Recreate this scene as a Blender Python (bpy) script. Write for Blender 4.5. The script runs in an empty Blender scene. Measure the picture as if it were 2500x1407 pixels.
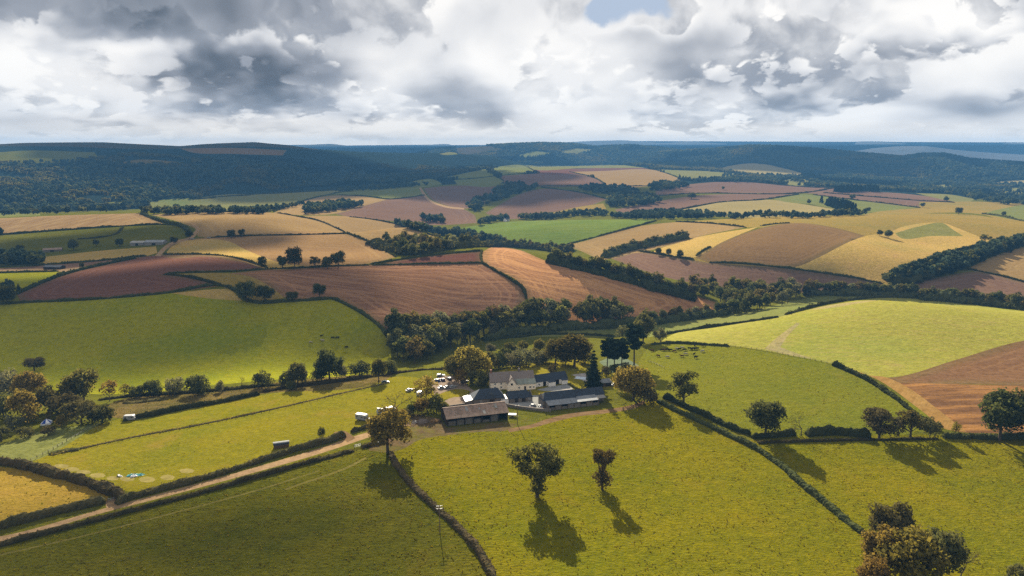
import bpy, bmesh, math, random
import numpy as np
from mathutils import Vector, Matrix
from mathutils.geometry import delaunay_2d_cdt

# ------------------------------------------------------------------ camera, sky, sun, exposure
SC = bpy.context.scene
COL = SC.collection
FPX, CX, CY, CAMZ = 1785.0, 1250.0, 703.5, 120.0     # focal length in photo pixels, image centre, drone height
PITCH = math.atan((CY - 368.0) / FPX)
cam_d = bpy.data.cameras.new('camera')
cam_d.sensor_width = 36.0
cam_d.lens = 36.0 * FPX / 2500.0
cam_d.clip_start = 1.0
cam_d.clip_end = 60000.0
cam = bpy.data.objects.new('camera', cam_d)
cam.location = (0, 0, CAMZ)
cam.rotation_euler = (math.radians(90) - PITCH, 0, 0)
COL.objects.link(cam)
SC.camera = cam

SUN_AZ, SUN_EL = math.radians(-9.0), math.radians(24.5)   # azimuth from +Y, towards +X positive
SUN_DIR = Vector((math.sin(SUN_AZ) * math.cos(SUN_EL), math.cos(SUN_AZ) * math.cos(SUN_EL), math.sin(SUN_EL)))
sun_d = bpy.data.lights.new('sun', 'SUN')
sun_d.energy = 5.0
sun_d.angle = math.radians(0.53)
sun_d.color = (1.0, 0.90, 0.72)
sun = bpy.data.objects.new('sun', sun_d)
sun.rotation_euler = SUN_DIR.to_track_quat('Z', 'Y').to_euler()
sun.location = (0, 400, 900)
COL.objects.link(sun)

SC.view_settings.view_transform = 'Standard'
SC.view_settings.look = 'None'
SC.view_settings.gamma = 1.0
SC.view_settings.exposure = 1.75
SC.view_settings.use_curve_mapping = False
SC.render.engine = 'CYCLES'
SC.cycles.use_denoising = False
SC.cycles.max_bounces = 5
SC.cycles.diffuse_bounces = 2
SC.cycles.glossy_bounces = 2
SC.cycles.transmission_bounces = 3
SC.cycles.transparent_max_bounces = 8
SC.cycles.volume_bounces = 0
SC.cycles.caustics_reflective = False
SC.cycles.caustics_refractive = False


class NT:
    """small helper for writing node trees as expressions"""
    def __init__(self, tree):
        self.t = tree
        self.n = tree.nodes
        self.l = tree.links

    def put(self, sock, v):
        if isinstance(v, bpy.types.NodeSocket):
            self.l.new(v, sock)
        elif v is not None:
            if sock.type == 'RGBA' and len(v) == 3:
                v = (*v, 1.0)
            sock.default_value = v

    def node(self, typ, props=None, out=0, **ins):
        nd = self.n.new(typ)
        for k, v in (props or {}).items():
            setattr(nd, k, v)
        for k, v in ins.items():
            key = int(k[1:]) if (k[0] == 'i' and k[1:].isdigit()) else k.replace('_', ' ')
            self.put(nd.inputs[key], v)
        return nd.outputs[out] if out is not None else nd

    def m(self, op, a, b=None, c=None, clamp=False):
        nd = self.n.new('ShaderNodeMath')
        nd.operation = op
        nd.use_clamp = clamp
        for i, v in enumerate((a, b, c)):
            if v is not None:
                self.put(nd.inputs[i], v)
        return nd.outputs[0]

    def vm(self, op, a, b=None, scale=None):
        nd = self.n.new('ShaderNodeVectorMath')
        nd.operation = op
        self.put(nd.inputs[0], a)
        if b is not None:
            self.put(nd.inputs[1], b)
        if scale is not None:
            self.put(nd.inputs['Scale'], scale)
        return nd.outputs[1] if op in ('DOT_PRODUCT', 'LENGTH') else nd.outputs[0]

    def xyz(self, x, y, z):
        return self.node('ShaderNodeCombineXYZ', i0=x, i1=y, i2=z)

    def sep(self, v):
        nd = self.n.new('ShaderNodeSeparateXYZ')
        self.put(nd.inputs[0], v)
        return nd.outputs

    def noise(self, vec, scale, detail=4.0, rough=0.55, lac=2.0, dist=0.0, dims='3D', out=0):
        return self.node('ShaderNodeTexNoise', {'noise_dimensions': dims}, out=out, Vector=vec, Scale=scale, Detail=detail,
                         Roughness=rough, Lacunarity=lac, Distortion=dist)

    def ramp(self, v, a, b, lo=0.0, hi=1.0, smooth=True):
        nd = self.n.new('ShaderNodeMapRange')
        nd.interpolation_type = 'SMOOTHSTEP' if smooth else 'LINEAR'
        for i, x in enumerate((v, a, b, lo, hi)):
            self.put(nd.inputs[i], x)
        return nd.outputs[0]

    def mix(self, f, a, b, mode='MIX'):
        nd = self.n.new('ShaderNodeMix')
        nd.data_type = 'RGBA'
        nd.blend_type = mode
        self.put(nd.inputs[0], f)
        self.put(nd.inputs[6], a)
        self.put(nd.inputs[7], b)
        return nd.outputs[2]


def build_world():
    w = bpy.data.worlds.new('World')
    SC.world = w
    w.use_nodes = True
    w.node_tree.nodes.clear()
    N = NT(w.node_tree)
    D = N.node('ShaderNodeTexCoord')          # Generated = direction
    x, y, z = N.sep(D)
    zc = N.m('MAXIMUM', z, 0.0)
    sky = N.n.new('ShaderNodeTexSky')
    sky.sky_type = 'NISHITA'
    sky.sun_disc = False
    sky.sun_elevation = SUN_EL
    sky.sun_rotation = SUN_AZ
    sky.altitude = 250.0
    sky.air_density = 1.0
    sky.dust_density = 0.6
    sky.ozone_density = 1.5
    blue = N.vm('MINIMUM', N.vm('SCALE', sky.outputs[0], scale=SKY_STRENGTH), (0.142, 0.168, 0.210))
    # cloud deck: one field of noise round the whole sky, flattened towards the horizon
    hl = N.m('DIVIDE', 6.0, N.m('SQRT', N.m('ADD', N.m('ADD', N.m('MULTIPLY', x, x), N.m('MULTIPLY', y, y)), 0.0004)))
    hx, hy = N.m('MULTIPLY', x, hl), N.m('MULTIPLY', y, hl)

    def deck(dz):
        return N.xyz(hx, hy, N.m('MULTIPLY', N.m('LOGARITHM', N.m('ADD', zc, 0.045 + dz), math.e), 1.5))
    q = deck(0.0)
    wx, wy, wz = N.sep(N.vm('SUBTRACT', N.noise(q, 1.1, 3.0, 0.6, out=1), (0.5, 0.5, 0.5)))
    warp = N.xyz(N.m('MULTIPLY', wx, 0.4), N.m('MULTIPLY', wy, 0.4), N.m('MULTIPLY', wz, 0.5))
    off = CLOUD_OFF
    qa = N.vm('ADD', N.vm('ADD', q, warp), off)
    qb = N.vm('ADD', N.vm('ADD', deck(0.022), warp), off)
    # the big cloud masses in view (direction u = x/y, w = z/y)
    ys = N.m('MAXIMUM', y, 0.05)
    u = N.m('ADD', N.m('DIVIDE', x, ys), N.m('MULTIPLY', wx, 0.15))
    wv = N.m('ADD', N.m('DIVIDE', z, ys), N.m('MULTIPLY', wz, 0.06))
    front = N.ramp(y, 0.1, 0.4)

    def blobs(lst):
        tot = None
        for (u0, w0, a, b, s) in lst:
            e = N.vm('LENGTH', N.vm('MULTIPLY', N.vm('SUBTRACT', uw, (u0, w0, 0)), (1.0 / a, 1.0 / b, 0)))
            g = N.node('ShaderNodeMapRange', {'interpolation_type': 'SMOOTHSTEP'}, i0=e, i1=0.0, i2=1.75, i3=s, i4=0.0)
            tot = g if tot is None else N.m('ADD', tot, g)
        return N.m('MULTIPLY', tot, front)
    uw = N.xyz(u, wv, 0.0)
    thick_bias = blobs(CLOUD_THICK)
    gap_bias = blobs(CLOUD_GAPS)
    n1 = N.noise(qa, 1.5, 8.0, 0.62)
    n2 = N.noise(qb, 1.5, 3.0, 0.58)
    n1b = N.noise(qa, 1.5, 3.0, 0.58)
    T = N.m('SUBTRACT', N.m('SUBTRACT', N.m('MULTIPLY', n1, 1.3), 0.22), gap_bias)
    cover = N.ramp(T, -0.10, 0.14)
    # thin rims of the backlit cloud are white, thick masses grey; undersides darker, upper edges bright
    thick = N.m('ADD', N.m('MULTIPLY', N.m('SUBTRACT', n1, 0.5), 2.4), thick_bias)
    under = N.m('MULTIPLY', N.m('SUBTRACT', n2, n1b), 3.6)
    t = N.m('ADD', N.m('ADD', thick, under), 0.12)
    dark = N.ramp(t, -0.45, 0.85)
    c = N.mix(dark, (0.285, 0.280, 0.275), CLOUD_GREY)
    c = N.mix(N.ramp(t, 0.75, 2.2), c, CLOUD_CORE)
    # heaps of cumulus in front of the deck: crisp bright rims, grey hearts, darker feet
    def heap(off3, sc, level, sharp):
        q4 = N.vm('ADD', N.vm('ADD', q, N.vm('SCALE', warp, scale=0.7)), off3)
        q5 = N.vm('ADD', q4, (0.0, 0.0, 0.22 / sc))
        m4 = N.noise(q4, sc, 8.5, 0.60)
        m5 = N.noise(q5, sc, 3.0, 0.56)
        vo = N.node('ShaderNodeTexVoronoi', {'feature': 'F1'}, Vector=N.vm('ADD', q4, N.vm('SCALE', N.xyz(m4, m5, m4), scale=0.5)), Scale=2.6 * sc, Detail=2.0, Roughness=0.6)
        bil = N.m('MULTIPLY', N.m('SUBTRACT', 0.45, vo), 0.22)
        e = N.m('SUBTRACT', N.m('ADD', m4, bil), N.m('ADD', gap_bias, level))
        up = N.m('SUBTRACT', m5, N.m('ADD', m4, N.m('MULTIPLY', bil, 0.8)))          # more cloud above than here: an underside
        heart = N.m('ADD', N.m("MULTIPLY", e, 4.2), N.m("ADD", N.m('MULTIPLY', up, 5.6), N.m('MULTIPLY', thick_bias, 1.08)))
        fc = N.mix(N.ramp(heart, 0.10, 0.95), CLOUD_WHITE, CLOUD_MID)
        fc = N.mix(N.ramp(heart, 0.72, 1.7), fc, CLOUD_GREY)
        fc = N.mix(N.ramp(heart, 1.3, 2.6), fc, CLOUD_CORE)
        return fc, N.m('MULTIPLY', N.ramp(e, 0.0, sharp), 0.94)
    for off3, sc, level, sharp in HEAPS:
        fc, fa = heap(off3, sc, level, sharp)
        c = N.mix(fa, c, fc)
        cover = N.m('MAXIMUM', cover, fa)
    # towards the horizon the deck thins out into bright haze
    hz = N.ramp(zc, 0.0, 0.05, 0.80, 0.0)
    c = N.mix(hz, c, CLOUD_HORIZON)
    cover = N.m('MAXIMUM', cover, N.ramp(zc, 0.0, 0.045, 1.0, 0.0))
    col = N.mix(cover, blue, c)
    # below the horizon: dull land colour
    col = N.mix(N.ramp(z, -0.02, 0.0), (0.05, 0.055, 0.045), col)
    bg = N.node('ShaderNodeBackground', Color=col, Strength=1.0)
    out = N.n.new('ShaderNodeOutputWorld')
    N.l.new(bg, out.inputs[0])
    w.cycles.sampling_method = 'NONE'


def tx(px, py):
    """photo pixel -> (u, w) of its direction, u = x/y, w = z/y"""
    a, b = (px - CX) / FPX, -(py - CY) / FPX
    Y = math.cos(PITCH) + b * math.sin(PITCH)
    Z = -math.sin(PITCH) + b * math.cos(PITCH)
    return a / Y, Z / Y


def cb(px, py, rx, ry, s):
    u, w = tx(px, py)
    return (u, w, rx / FPX, ry / FPX, s)


SKY_STRENGTH = 0.05
CLOUD_OFF = (3.1, 0.7, 1.9)
HEAPS = [((7.7, 2.1, 5.3), 1.25, 0.36, 0.06), ((1.3, 9.1, 3.7), 0.55, 0.345, 0.05)]
CLOUD_MID = (0.244, 0.243, 0.245)
CLOUD_WHITE, CLOUD_GREY, CLOUD_CORE, CLOUD_HORIZON = (0.322, 0.313, 0.300), (0.104, 0.110, 0.124), (0.034, 0.040, 0.050), (0.400, 0.345, 0.275)
CLOUD_THICK = [cb(250, -25, 560, 105, 1.15), cb(600, 185, 270, 62, 1.05), cb(700, 60, 260, 90, 0.35), cb(680, 255, 260, 22, 0.3),
               cb(1830, 200, 330, 45, 0.55), cb(1800, 110, 260, 60, 0.15), cb(2080, 248, 240, 16, 0.4), cb(2350, 160, 220, 50, 0.2),
               cb(1120, 240, 160, 50, 0.35), cb(1060, 60, 200, 50, 0.25), cb(60, 290, 180, 20, 0.45), cb(2400, 255, 260, 22, 0.3),
               cb(130, 150, 220, 60, -0.45), cb(330, 108, 120, 20, -0.5), cb(200, 230, 260, 40, -0.35), cb(870, 325, 500, 20, -0.4),
               cb(950, 240, 90, 60, -0.4), cb(1330, 120, 220, 80, -0.5), cb(1480, 220, 220, 60, -0.4), cb(2150, 50, 300, 50, -0.4),
               cb(1750, 310, 500, 16, -0.4), cb(2380, 60, 160, 60, -0.25), cb(720, 30, 40, 40, -0.3), cb(1750, 30, 150, 40, -0.4)]
CLOUD_GAPS = [cb(1540, 5, 105, 50, 0.60), cb(1450, 40, 60, 40, 0.22), cb(1600, 60, 50, 35, 0.22)]
build_world()

# ------------------------------------------------------------------ the lie of the land
def pix_dir(px, py):
    a = (np.asarray(px, float) - CX) / FPX
    b = -(np.asarray(py, float) - CY) / FPX
    Y = math.cos(PITCH) + b * math.sin(PITCH)
    Z = -math.sin(PITCH) + b * math.cos(PITCH)
    return a, Y, Z


def vnoise(x, y, seed=0):
    """smooth value noise, numpy"""
    xi, yi = np.floor(x).astype(np.int64), np.floor(y).astype(np.int64)
    fx, fy = x - xi, y - yi
    fx, fy = fx * fx * (3 - 2 * fx), fy * fy * (3 - 2 * fy)

    def h(i, j):
        n = (i * 374761393 + j * 668265263 + seed * 974634777) & 0xFFFFFFFF
        n = ((n ^ (n >> 13)) * 1274126177) & 0xFFFFFFFF
        return ((n ^ (n >> 16)) & 0xFFFF) / 65535.0
    return ((h(xi, yi) * (1 - fx) + h(xi + 1, yi) * fx) * (1 - fy) + (h(xi, yi + 1) * (1 - fx) + h(xi + 1, yi + 1) * fx) * fy) * 2 - 1


def fbm(x, y, oct=4, seed=0):
    t, a = 0.0, 1.0
    for i in range(oct):
        t = t + a * vnoise(x * 2 ** i, y * 2 ** i, seed + i)
        a *= 0.5
    return t


# heights (metres against the farmyard) of points seen in the photograph
CTRL = [(-500, 1450, 0), (300, 1500, 0), (1250, 1700, 3), (2900, 1500, -2), (0, 1300, -1), (600, 1250, 1), (1250, 1250, 2), (1900, 1250, 0.5),
        (2500, 1250, -3), (900, 1050, 0.5), (1250, 1010, 0), (1250, 960, 0), (1100, 930, -1), (1400, 930, 0), (1480, 985, 0), (1080, 1010, 0),
        (1300, 905, -0.5), (1560, 985, 0), (700, 1000, -3), (300, 1000, -7), (0, 1000, -11), (-350, 1000, -13), (0, 1100, -5), (-300, 1150, -6),
        (600, 930, -11), (300, 945, -15), (0, 930, -18), (900, 910, -9), (-300, 900, -18),
        (400, 850, -11), (400, 740, 8), (0, 742, 8), (-300, 745, 8), (800, 730, 5), (900, 850, -15),
        (1000, 880, -17), (1200, 870, -11), (1300, 835, -16), (1500, 805, -20), (1700, 770, -22), (1090, 830, -18),
        (960, 780, 0), (900, 700, 9), (1280, 715, 4), (1150, 625, 21), (1185, 608, 22), (1400, 645, 13), (1600, 700, 0), (1750, 748, -14),
        (700, 690, 14), (500, 632, 15), (300, 700, 12), (100, 710, 9), (-200, 700, 8),
        (0, 662, 4), (200, 645, 5), (450, 604, 8), (450, 548, 18), (650, 530, 25), (200, 560, 6), (0, 610, 0), (-300, 600, 0),
        (0, 535, 10), (250, 525, 12), (0, 508, -22), (400, 508, -18), (700, 500, -8), (-300, 510, -20),
        (1000, 560, 12), (850, 610, 9), (1100, 592, -4), (1000, 604, -14), (940, 585, -2),
        (1200, 590, -16), (1350, 600, -15), (1500, 625, -9), (1350, 560, -2), (1550, 542, 6), (1700, 540, 8),
        (1050, 545, -10), (1200, 536, -16), (1400, 525, -8), (900, 490, 6), (1100, 465, 12), (1180, 495, -8), (1350, 480, 8), (1350, 425, 34), (1500, 415, 38),
        (1650, 430, 30), (1500, 475, 6), (1800, 460, 12), (2000, 462, 10), (1700, 522, -2), (1850, 490, 10), (2100, 505, 4), (2300, 500, 0),
        (1850, 402, 44), (1910, 440, 14), (2300, 470, -8), (2450, 450, -10), (2800, 460, -8), (1230, 410, 36), (1050, 445, 16),
        (1920, 547, 22), (2250, 531, 20), (2500, 545, 14), (2800, 550, 12), (1700, 622, 4), (2000, 640, 8), (2300, 600, 10), (1650, 655, -6), (2000, 692, -9),
        (2200, 702, -9), (2480, 700, -5), (2450, 625, 8), (2850, 640, 6), (1820, 722, -19), (2100, 716, -13), (2480, 742, -11), (2850, 740, -8),
        (2100, 735, 13), (2300, 746, 14), (2500, 768, 11), (2850, 800, 8), (1700, 805, -6), (1900, 765, 3), (1650, 832, -3), (2000, 850, 5),
        (2400, 850, 8), (1700, 880, -1), (2100, 1000, 0), (2450, 950, 5), (2300, 1050, 0), (2850, 1000, 4)]


def ctrl_world():
    pts = []
    for px, py, z in CTRL:
        a, Y, Z = pix_dir(px, py)
        t = (z - CAMZ) / Z
        pts.append((math.atan2(a * t, Y * t), math.log(math.hypot(a * t, Y * t)), z))
    for az in np.radians((-50, -25, 0, 25, 50)):
        pts += [(az, math.log(60), 1.0), (az, math.log(5200), -30.0), (az, math.log(9500), -60.0)]
    for az in np.radians((-58, 58)):
        pts += [(az, math.log(r), 0.0) for r in (150, 400, 1000, 2000)]
    return np.array(pts)


def tps_fit(P):
    n = len(P)
    d2 = ((P[:, None, :2] - P[None, :, :2]) ** 2).sum(-1)
    K = 0.5 * d2 * np.log(np.maximum(d2, 1e-12)) + np.eye(n) * 2e-4
    A = np.zeros((n + 3, n + 3))
    A[:n, :n] = K
    A[:n, n] = 1
    A[:n, n + 1:] = P[:, :2]
    A[n:, :n] = A[:n, n:].T
    return np.linalg.solve(A, np.concatenate([P[:, 2], np.zeros(3)]))


CP = ctrl_world()
TW = tps_fit(CP)

# skylines of the far ridges: photo pixels, distance of the crest, width of the near slope
RIDGES = [
    (dict(sky=[(-500, 352), (0, 352), (60, 349), (250, 347), (340, 352), (440, 357), (500, 352), (620, 347), (700, 354), (770, 364), (860, 370), (1000, 374),
               (1100, 372), (1200, 382), (1300, 405), (1400, 440)],
          rc=[(-500, 3300), (0, 3300), (600, 3500), (1000, 4100), (1300, 4300)], w=[(-500, 1550), (500, 1700), (1000, 1300), (1300, 900)], rough=16.0)),
    (dict(sky=[(900, 410), (1000, 380), (1060, 366), (1150, 359), (1250, 353), (1330, 351), (1400, 353), (1450, 360), (1490, 359), (1540, 357), (1600, 362), (1660, 369),
               (1700, 372), (1800, 400)],
          rc=[(900, 5600), (1700, 5200)], w=[(900, 1500), (1700, 1300)], rough=14.0)),
    (dict(sky=[(1350, 420), (1500, 392), (1640, 370), (1740, 366), (1830, 358), (1900, 360), (2000, 368), (2100, 377), (2200, 386), (2260, 379), (2310, 380), (2370, 394), (2500, 404), (2900, 415)],
          rc=[(1400, 5000), (1900, 4600), (2500, 4000), (2900, 3800)], w=[(1400, 900), (1900, 1300), (2500, 1100), (2900, 1000)], rough=14.0)),
    (dict(sky=[(1700, 385), (1900, 372), (2060, 371), (2130, 362), (2200, 357), (2260, 357), (2330, 366), (2400, 372), (2500, 378), (2900, 380)],
          rc=[(1700, 7000), (2900, 6600)], w=[(1700, 1900), (2900, 1900)], rough=20.0)),
    (dict(sky=[(-500, 370), (500, 368), (690, 359), (760, 353), (810, 351), (860, 357), (900, 360), (1000, 356), (1090, 351), (1112, 356), (1200, 353), (1350, 349), (1440, 344),
               (1520, 342), (1560, 345), (1620, 349), (1680, 345), (1760, 350), (1850, 352), (2000, 349), (2080, 350), (2086, 345), (2150, 345), (2250, 350), (2400, 350),
               (2500, 348), (2900, 350)],
          rc=[(-500, 9000), (2900, 9000)], w=[(-500, 2600), (2900, 2600)], rough=12.0)),
]


def px_az(px):
    return math.atan2((px - CX) / FPX, math.cos(PITCH) + (CY - 368) / FPX * math.sin(PITCH))


for R in RIDGES:
    R['saz'] = np.array([px_az(p[0]) for p in R['sky']])
    R['sel'] = np.array([pix_dir(p[0], p[1])[2] / math.hypot(pix_dir(p[0], p[1])[0], pix_dir(p[0], p[1])[1]) for p in R['sky']])
    for k in ('rc', 'w'):
        R[k + 'a'] = np.array([px_az(p[0]) for p in R[k]])
        R[k + 'v'] = np.array([float(p[1]) for p in R[k]])


def terrain_exact(az, r):
    """height at polar ground coordinates; also which ridge (0 = rolling fields)"""
    az = np.asarray(az, float)
    lr = np.log(np.maximum(r, 30.0))
    z = np.zeros(az.shape)
    sh = az.shape
    A, L = az.ravel(), lr.ravel()
    out = np.empty(A.shape)
    for i in range(0, len(A), 20000):
        a, l = A[i:i + 20000], L[i:i + 20000]
        d2 = (a[:, None] - CP[None, :, 0]) ** 2 + (l[:, None] - CP[None, :, 1]) ** 2
        out[i:i + 20000] = (0.5 * d2 * np.log(np.maximum(d2, 1e-12))) @ TW[:len(CP)] + TW[-3] + TW[-2] * a + TW[-1] * l
    z = out.reshape(sh)
    X, Y = r * np.sin(az), r * np.cos(az)
    z = z + 0.5 * fbm(X / 60.0, Y / 60.0, 3, 5) * np.clip((r - 420) / 300, 0.25, 1.0)
    idx = np.zeros(sh, int)
    for i, R in enumerate(RIDGES):
        rc = np.interp(az, R['rca'], R['rcv'])
        w = np.interp(az, R['wa'], R['wv'])
        zc = CAMZ + rc * np.interp(az, R['saz'], R['sel'])
        d = (rc - r) / w
        front = np.clip(d, 0, 1)
        back = np.clip(-d / 1.2, 0, 1)
        prof = np.where(d > 0, 1 - front ** 1.35 * (1.0 + 0.35 * (1 - front)), 1 - back * back)
        base = -60.0
        env = np.clip(np.minimum(front * 4, 1) * np.minimum((1 - front) * 3, 1), 0, 1)
        zz = base + (zc - base) * prof + R['rough'] * env * fbm(X / 420.0, Y / 420.0, 4, 20 + i)
        zz = np.where(np.abs(d) > 1.0, np.minimum(zz, base), zz)
        take = zz > z
        idx = np.where(take, i + 1, idx)
        z = np.where(take, zz, z)
    return z, idx


GA, GL0, GL1, GN, GM = math.radians(60), math.log(45.0), math.log(9700.0), 700, 1000
_ga, _gl = np.meshgrid(np.linspace(-GA, GA, GN), np.linspace(GL0, GL1, GM), indexing='ij')
GZ, GI = terrain_exact(_ga, np.exp(_gl))


def terrain(az, r):
    """the same land, read from a fine table"""
    az, r = np.broadcast_arrays(np.asarray(az, float), np.asarray(r, float))
    fa = np.clip((az + GA) / (2 * GA) * (GN - 1), 0, GN - 1.001)
    fl = np.clip((np.log(np.maximum(r, 46.0)) - GL0) / (GL1 - GL0) * (GM - 1), 0, GM - 1.001)
    i, j = fa.astype(int), fl.astype(int)
    u, v = fa - i, fl - j
    z = (GZ[i, j] * (1 - u) + GZ[i + 1, j] * u) * (1 - v) + (GZ[i, j + 1] * (1 - u) + GZ[i + 1, j + 1] * u) * v
    return z, GI[np.round(fa).astype(int), np.round(fl).astype(int)]


def hit(px, py, rmin=60.0, rmax=9300.0):
    """first point of the land on the sight line of photo pixels -> az, r"""
    px, py = np.atleast_1d(np.asarray(px, float)), np.atleast_1d(np.asarray(py, float))
    a, Y, Z = pix_dir(px, py)
    az = np.arctan2(a, Y)
    sl = Z / np.hypot(a, Y)
    rs = np.exp(np.linspace(math.log(rmin), math.log(rmax), 700))
    best = np.full(px.shape, rmax)
    lo = np.full(px.shape, rmin)
    done = np.zeros(px.shape, bool)
    prev = rmin
    for i0 in range(0, len(rs), 50):
        todo = ~done
        if not todo.any():
            break
        blk = rs[i0:i0 + 50]
        AZ, RR = np.meshgrid(az[todo], blk, indexing='ij')
        zt, _ = terrain(AZ, RR)
        under = (CAMZ + RR * sl[todo][:, None]) <= zt
        any_ = under.any(1)
        first = under.argmax(1)
        idx = np.nonzero(todo)[0]
        for j in np.nonzero(any_)[0]:
            k = first[j]
            best[idx[j]] = blk[k]
            lo[idx[j]] = blk[k - 1] if k > 0 else prev
            done[idx[j]] = True
        prev = blk[-1]
    hi = best.copy()
    for _ in range(14):
        mid = 0.5 * (lo + hi)
        zt, _ = terrain(az, mid)
        below = (CAMZ + mid * sl) <= zt
        hi = np.where(below, mid, hi)
        lo = np.where(below, lo, mid)
    return az, np.where(done, hi, rmax)


def world(az, r):
    z, _ = terrain(az, r)
    return np.stack([r * np.sin(az), r * np.cos(az), z], -1)


def ground_z(x, y):
    z, _ = terrain(np.arctan2(np.asarray(x, float), np.asarray(y, float)), np.hypot(x, y))
    return z


def U(px, py):
    """photo pixel -> point on the land"""
    az, r = hit(px, py)
    return Vector(world(az, r)[0])


def smooth_line(pts, step=9.0, closed=False, corner=45):
    """Catmull-Rom through the pixels, sharp corners kept"""
    P = [np.array(p, float) for p in pts]
    n = len(P)
    out = []
    rng = range(n if closed else n - 1)

    def tang(i):
        if not closed and (i == 0 or i == n - 1):
            return None
        a, b, c = P[(i - 1) % n], P[i], P[(i + 1) % n]
        v1, v2 = b - a, c - b
        l1, l2 = np.linalg.norm(v1) + 1e-9, np.linalg.norm(v2) + 1e-9
        cs = np.clip(np.dot(v1, v2) / (l1 * l2), -1, 1)
        if math.degrees(math.acos(cs)) > corner:
            return None
        return (v1 / l1 + v2 / l2) * 0.5
    for i in rng:
        p0, p1 = P[i], P[(i + 1) % n]
        L = np.linalg.norm(p1 - p0)
        t0, t1 = tang(i), tang((i + 1) % n)
        m0 = (t0 * L) if t0 is not None else (p1 - p0)
        m1 = (t1 * L) if t1 is not None else (p1 - p0)
        k = max(1, int(round(L / step)))
        for j in range(k):
            t = j / k
            h00, h10, h01, h11 = 2 * t ** 3 - 3 * t ** 2 + 1, t ** 3 - 2 * t ** 2 + t, -2 * t ** 3 + 3 * t ** 2, t ** 3 - t ** 2
            out.append(h00 * p0 + h10 * m0 + h01 * p1 + h11 * m1)
    if not closed:
        out.append(P[-1])
    return np.array(out)

# ------------------------------------------------------------------ materials
MATS = {}


def new_mat(name):
    m = bpy.data.materials.new(name)
    m.use_nodes = True
    m.node_tree.nodes.clear()
    N = NT(m.node_tree)
    out = N.n.new('ShaderNodeOutputMaterial')
    MATS[name] = m
    return m, N, out


def surf(N, out, color, rough=0.9, bump=None, bump_s=0.3, bump_d=0.3, spec=0.2, metal=0.0):
    nrm = None
    if bump is not None:
        nrm = N.node('ShaderNodeBump', Strength=bump_s, Distance=bump_d, Height=bump)
    p = N.node('ShaderNodeBsdfPrincipled', Base_Color=color, Roughness=rough, Metallic=metal)
    p.node.inputs['Specular IOR Level'].default_value = spec
    if nrm is not None:
        N.l.new(nrm, p.node.inputs['Normal'])
    N.l.new(p, out.inputs[0])
    return p


def ground_surf(N, out, color, bump, bump_s, bump_d):
    nrm = N.node('ShaderNodeBump', Strength=bump_s, Distance=bump_d, Height=bump)
    N.l.new(N.node('ShaderNodeBsdfDiffuse', Color=color, Roughness=0.0, Normal=nrm), out.inputs[0])


def pos(N):
    return N.node('ShaderNodeNewGeometry', out=0)


def grass_mat(name, a, b, c=None, scale=1.0, bump=0.9, blot=0.03, dark=None, streak=None, worn=None):
    """pasture: a and b mix in broad drifts, c in fine tufts"""
    m, N, out = new_mat(name)
    P = pos(N)
    x, y, z = N.sep(P)
    P2 = N.xyz(x, y, 0.0)
    big = N.noise(P2, blot, 5, 0.6)
    mid = N.noise(P2, 0.22 * scale, 5, 0.65)
    Pst = N.xyz(N.m('MULTIPLY', x, 0.6), y, 0.0)
    fine = N.noise(Pst, 1.15 * scale, 4, 0.7)
    col = N.mix(N.ramp(big, 0.30, 0.72), a, b)
    col = N.mix(N.m('MULTIPLY', N.ramp(mid, 0.45, 0.75), 0.55), col, c or tuple(v * 0.55 for v in b))
    col = N.mix(N.ramp(fine, 0.30, 0.56, 0.55, 0.0), col, dark or tuple(v * 0.35 for v in b))
    drift = N.noise(P2, 0.0075, 4, 0.6)
    col = N.mix(N.ramp(drift, 0.50, 0.68, 0.0, 0.45), col, (b[0] * 0.72, b[1] * 0.92, b[2]))
    col = N.mix(N.ramp(N.noise(P2, 0.05, 5, 0.7, dist=1.0), 0.54, 0.72, 0.0, 0.4), col, (a[0] * 1.12, a[1] * 0.92, a[2] * 1.8))
    col = N.mix(N.ramp(fine, 0.55, 0.85, 0.0, 0.6), col, tuple(min(1, v * 1.5) for v in a))
    grit = N.noise(P2, 0.30 * scale, 3, 0.75)
    col = N.mix(N.ramp(grit, 0.45, 0.75, 0.0, 0.45), col, tuple(min(1, v * 1.35) for v in a))
    col = N.mix(N.ramp(grit, 0.27, 0.48, 0.35, 0.0), col, tuple(v * 0.55 for v in b))
    if worn:
        wv, ws = worn
        col = N.mix(N.m('MULTIPLY', N.ramp(N.noise(P2, ws, 4, 0.6), 0.56, 0.72), 0.7), col, wv)
    if streak:
        ang, sp, st, sc = streak
        d = N.m('ADD', N.m('ADD', N.m('MULTIPLY', x, math.cos(ang)), N.m('MULTIPLY', y, math.sin(ang))),
                N.m('MULTIPLY', N.noise(P2, 0.012, 2), 30.0))
        lines = N.ramp(N.m('SINE', N.m('MULTIPLY', d, 2 * math.pi / sp)), 0.2, 1.0)
        brk = N.ramp(N.noise(P2, 0.05, 3), 0.35, 0.65)
        col = N.mix(N.m('MULTIPLY', N.m('MULTIPLY', lines, brk), st), col, sc)
    h = N.m('ADD', N.m('MULTIPLY', fine, 0.7), N.m('MULTIPLY', mid, 0.9))
    ground_surf(N, out, col, h, bump, 0.9 / scale)
    return m


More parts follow.
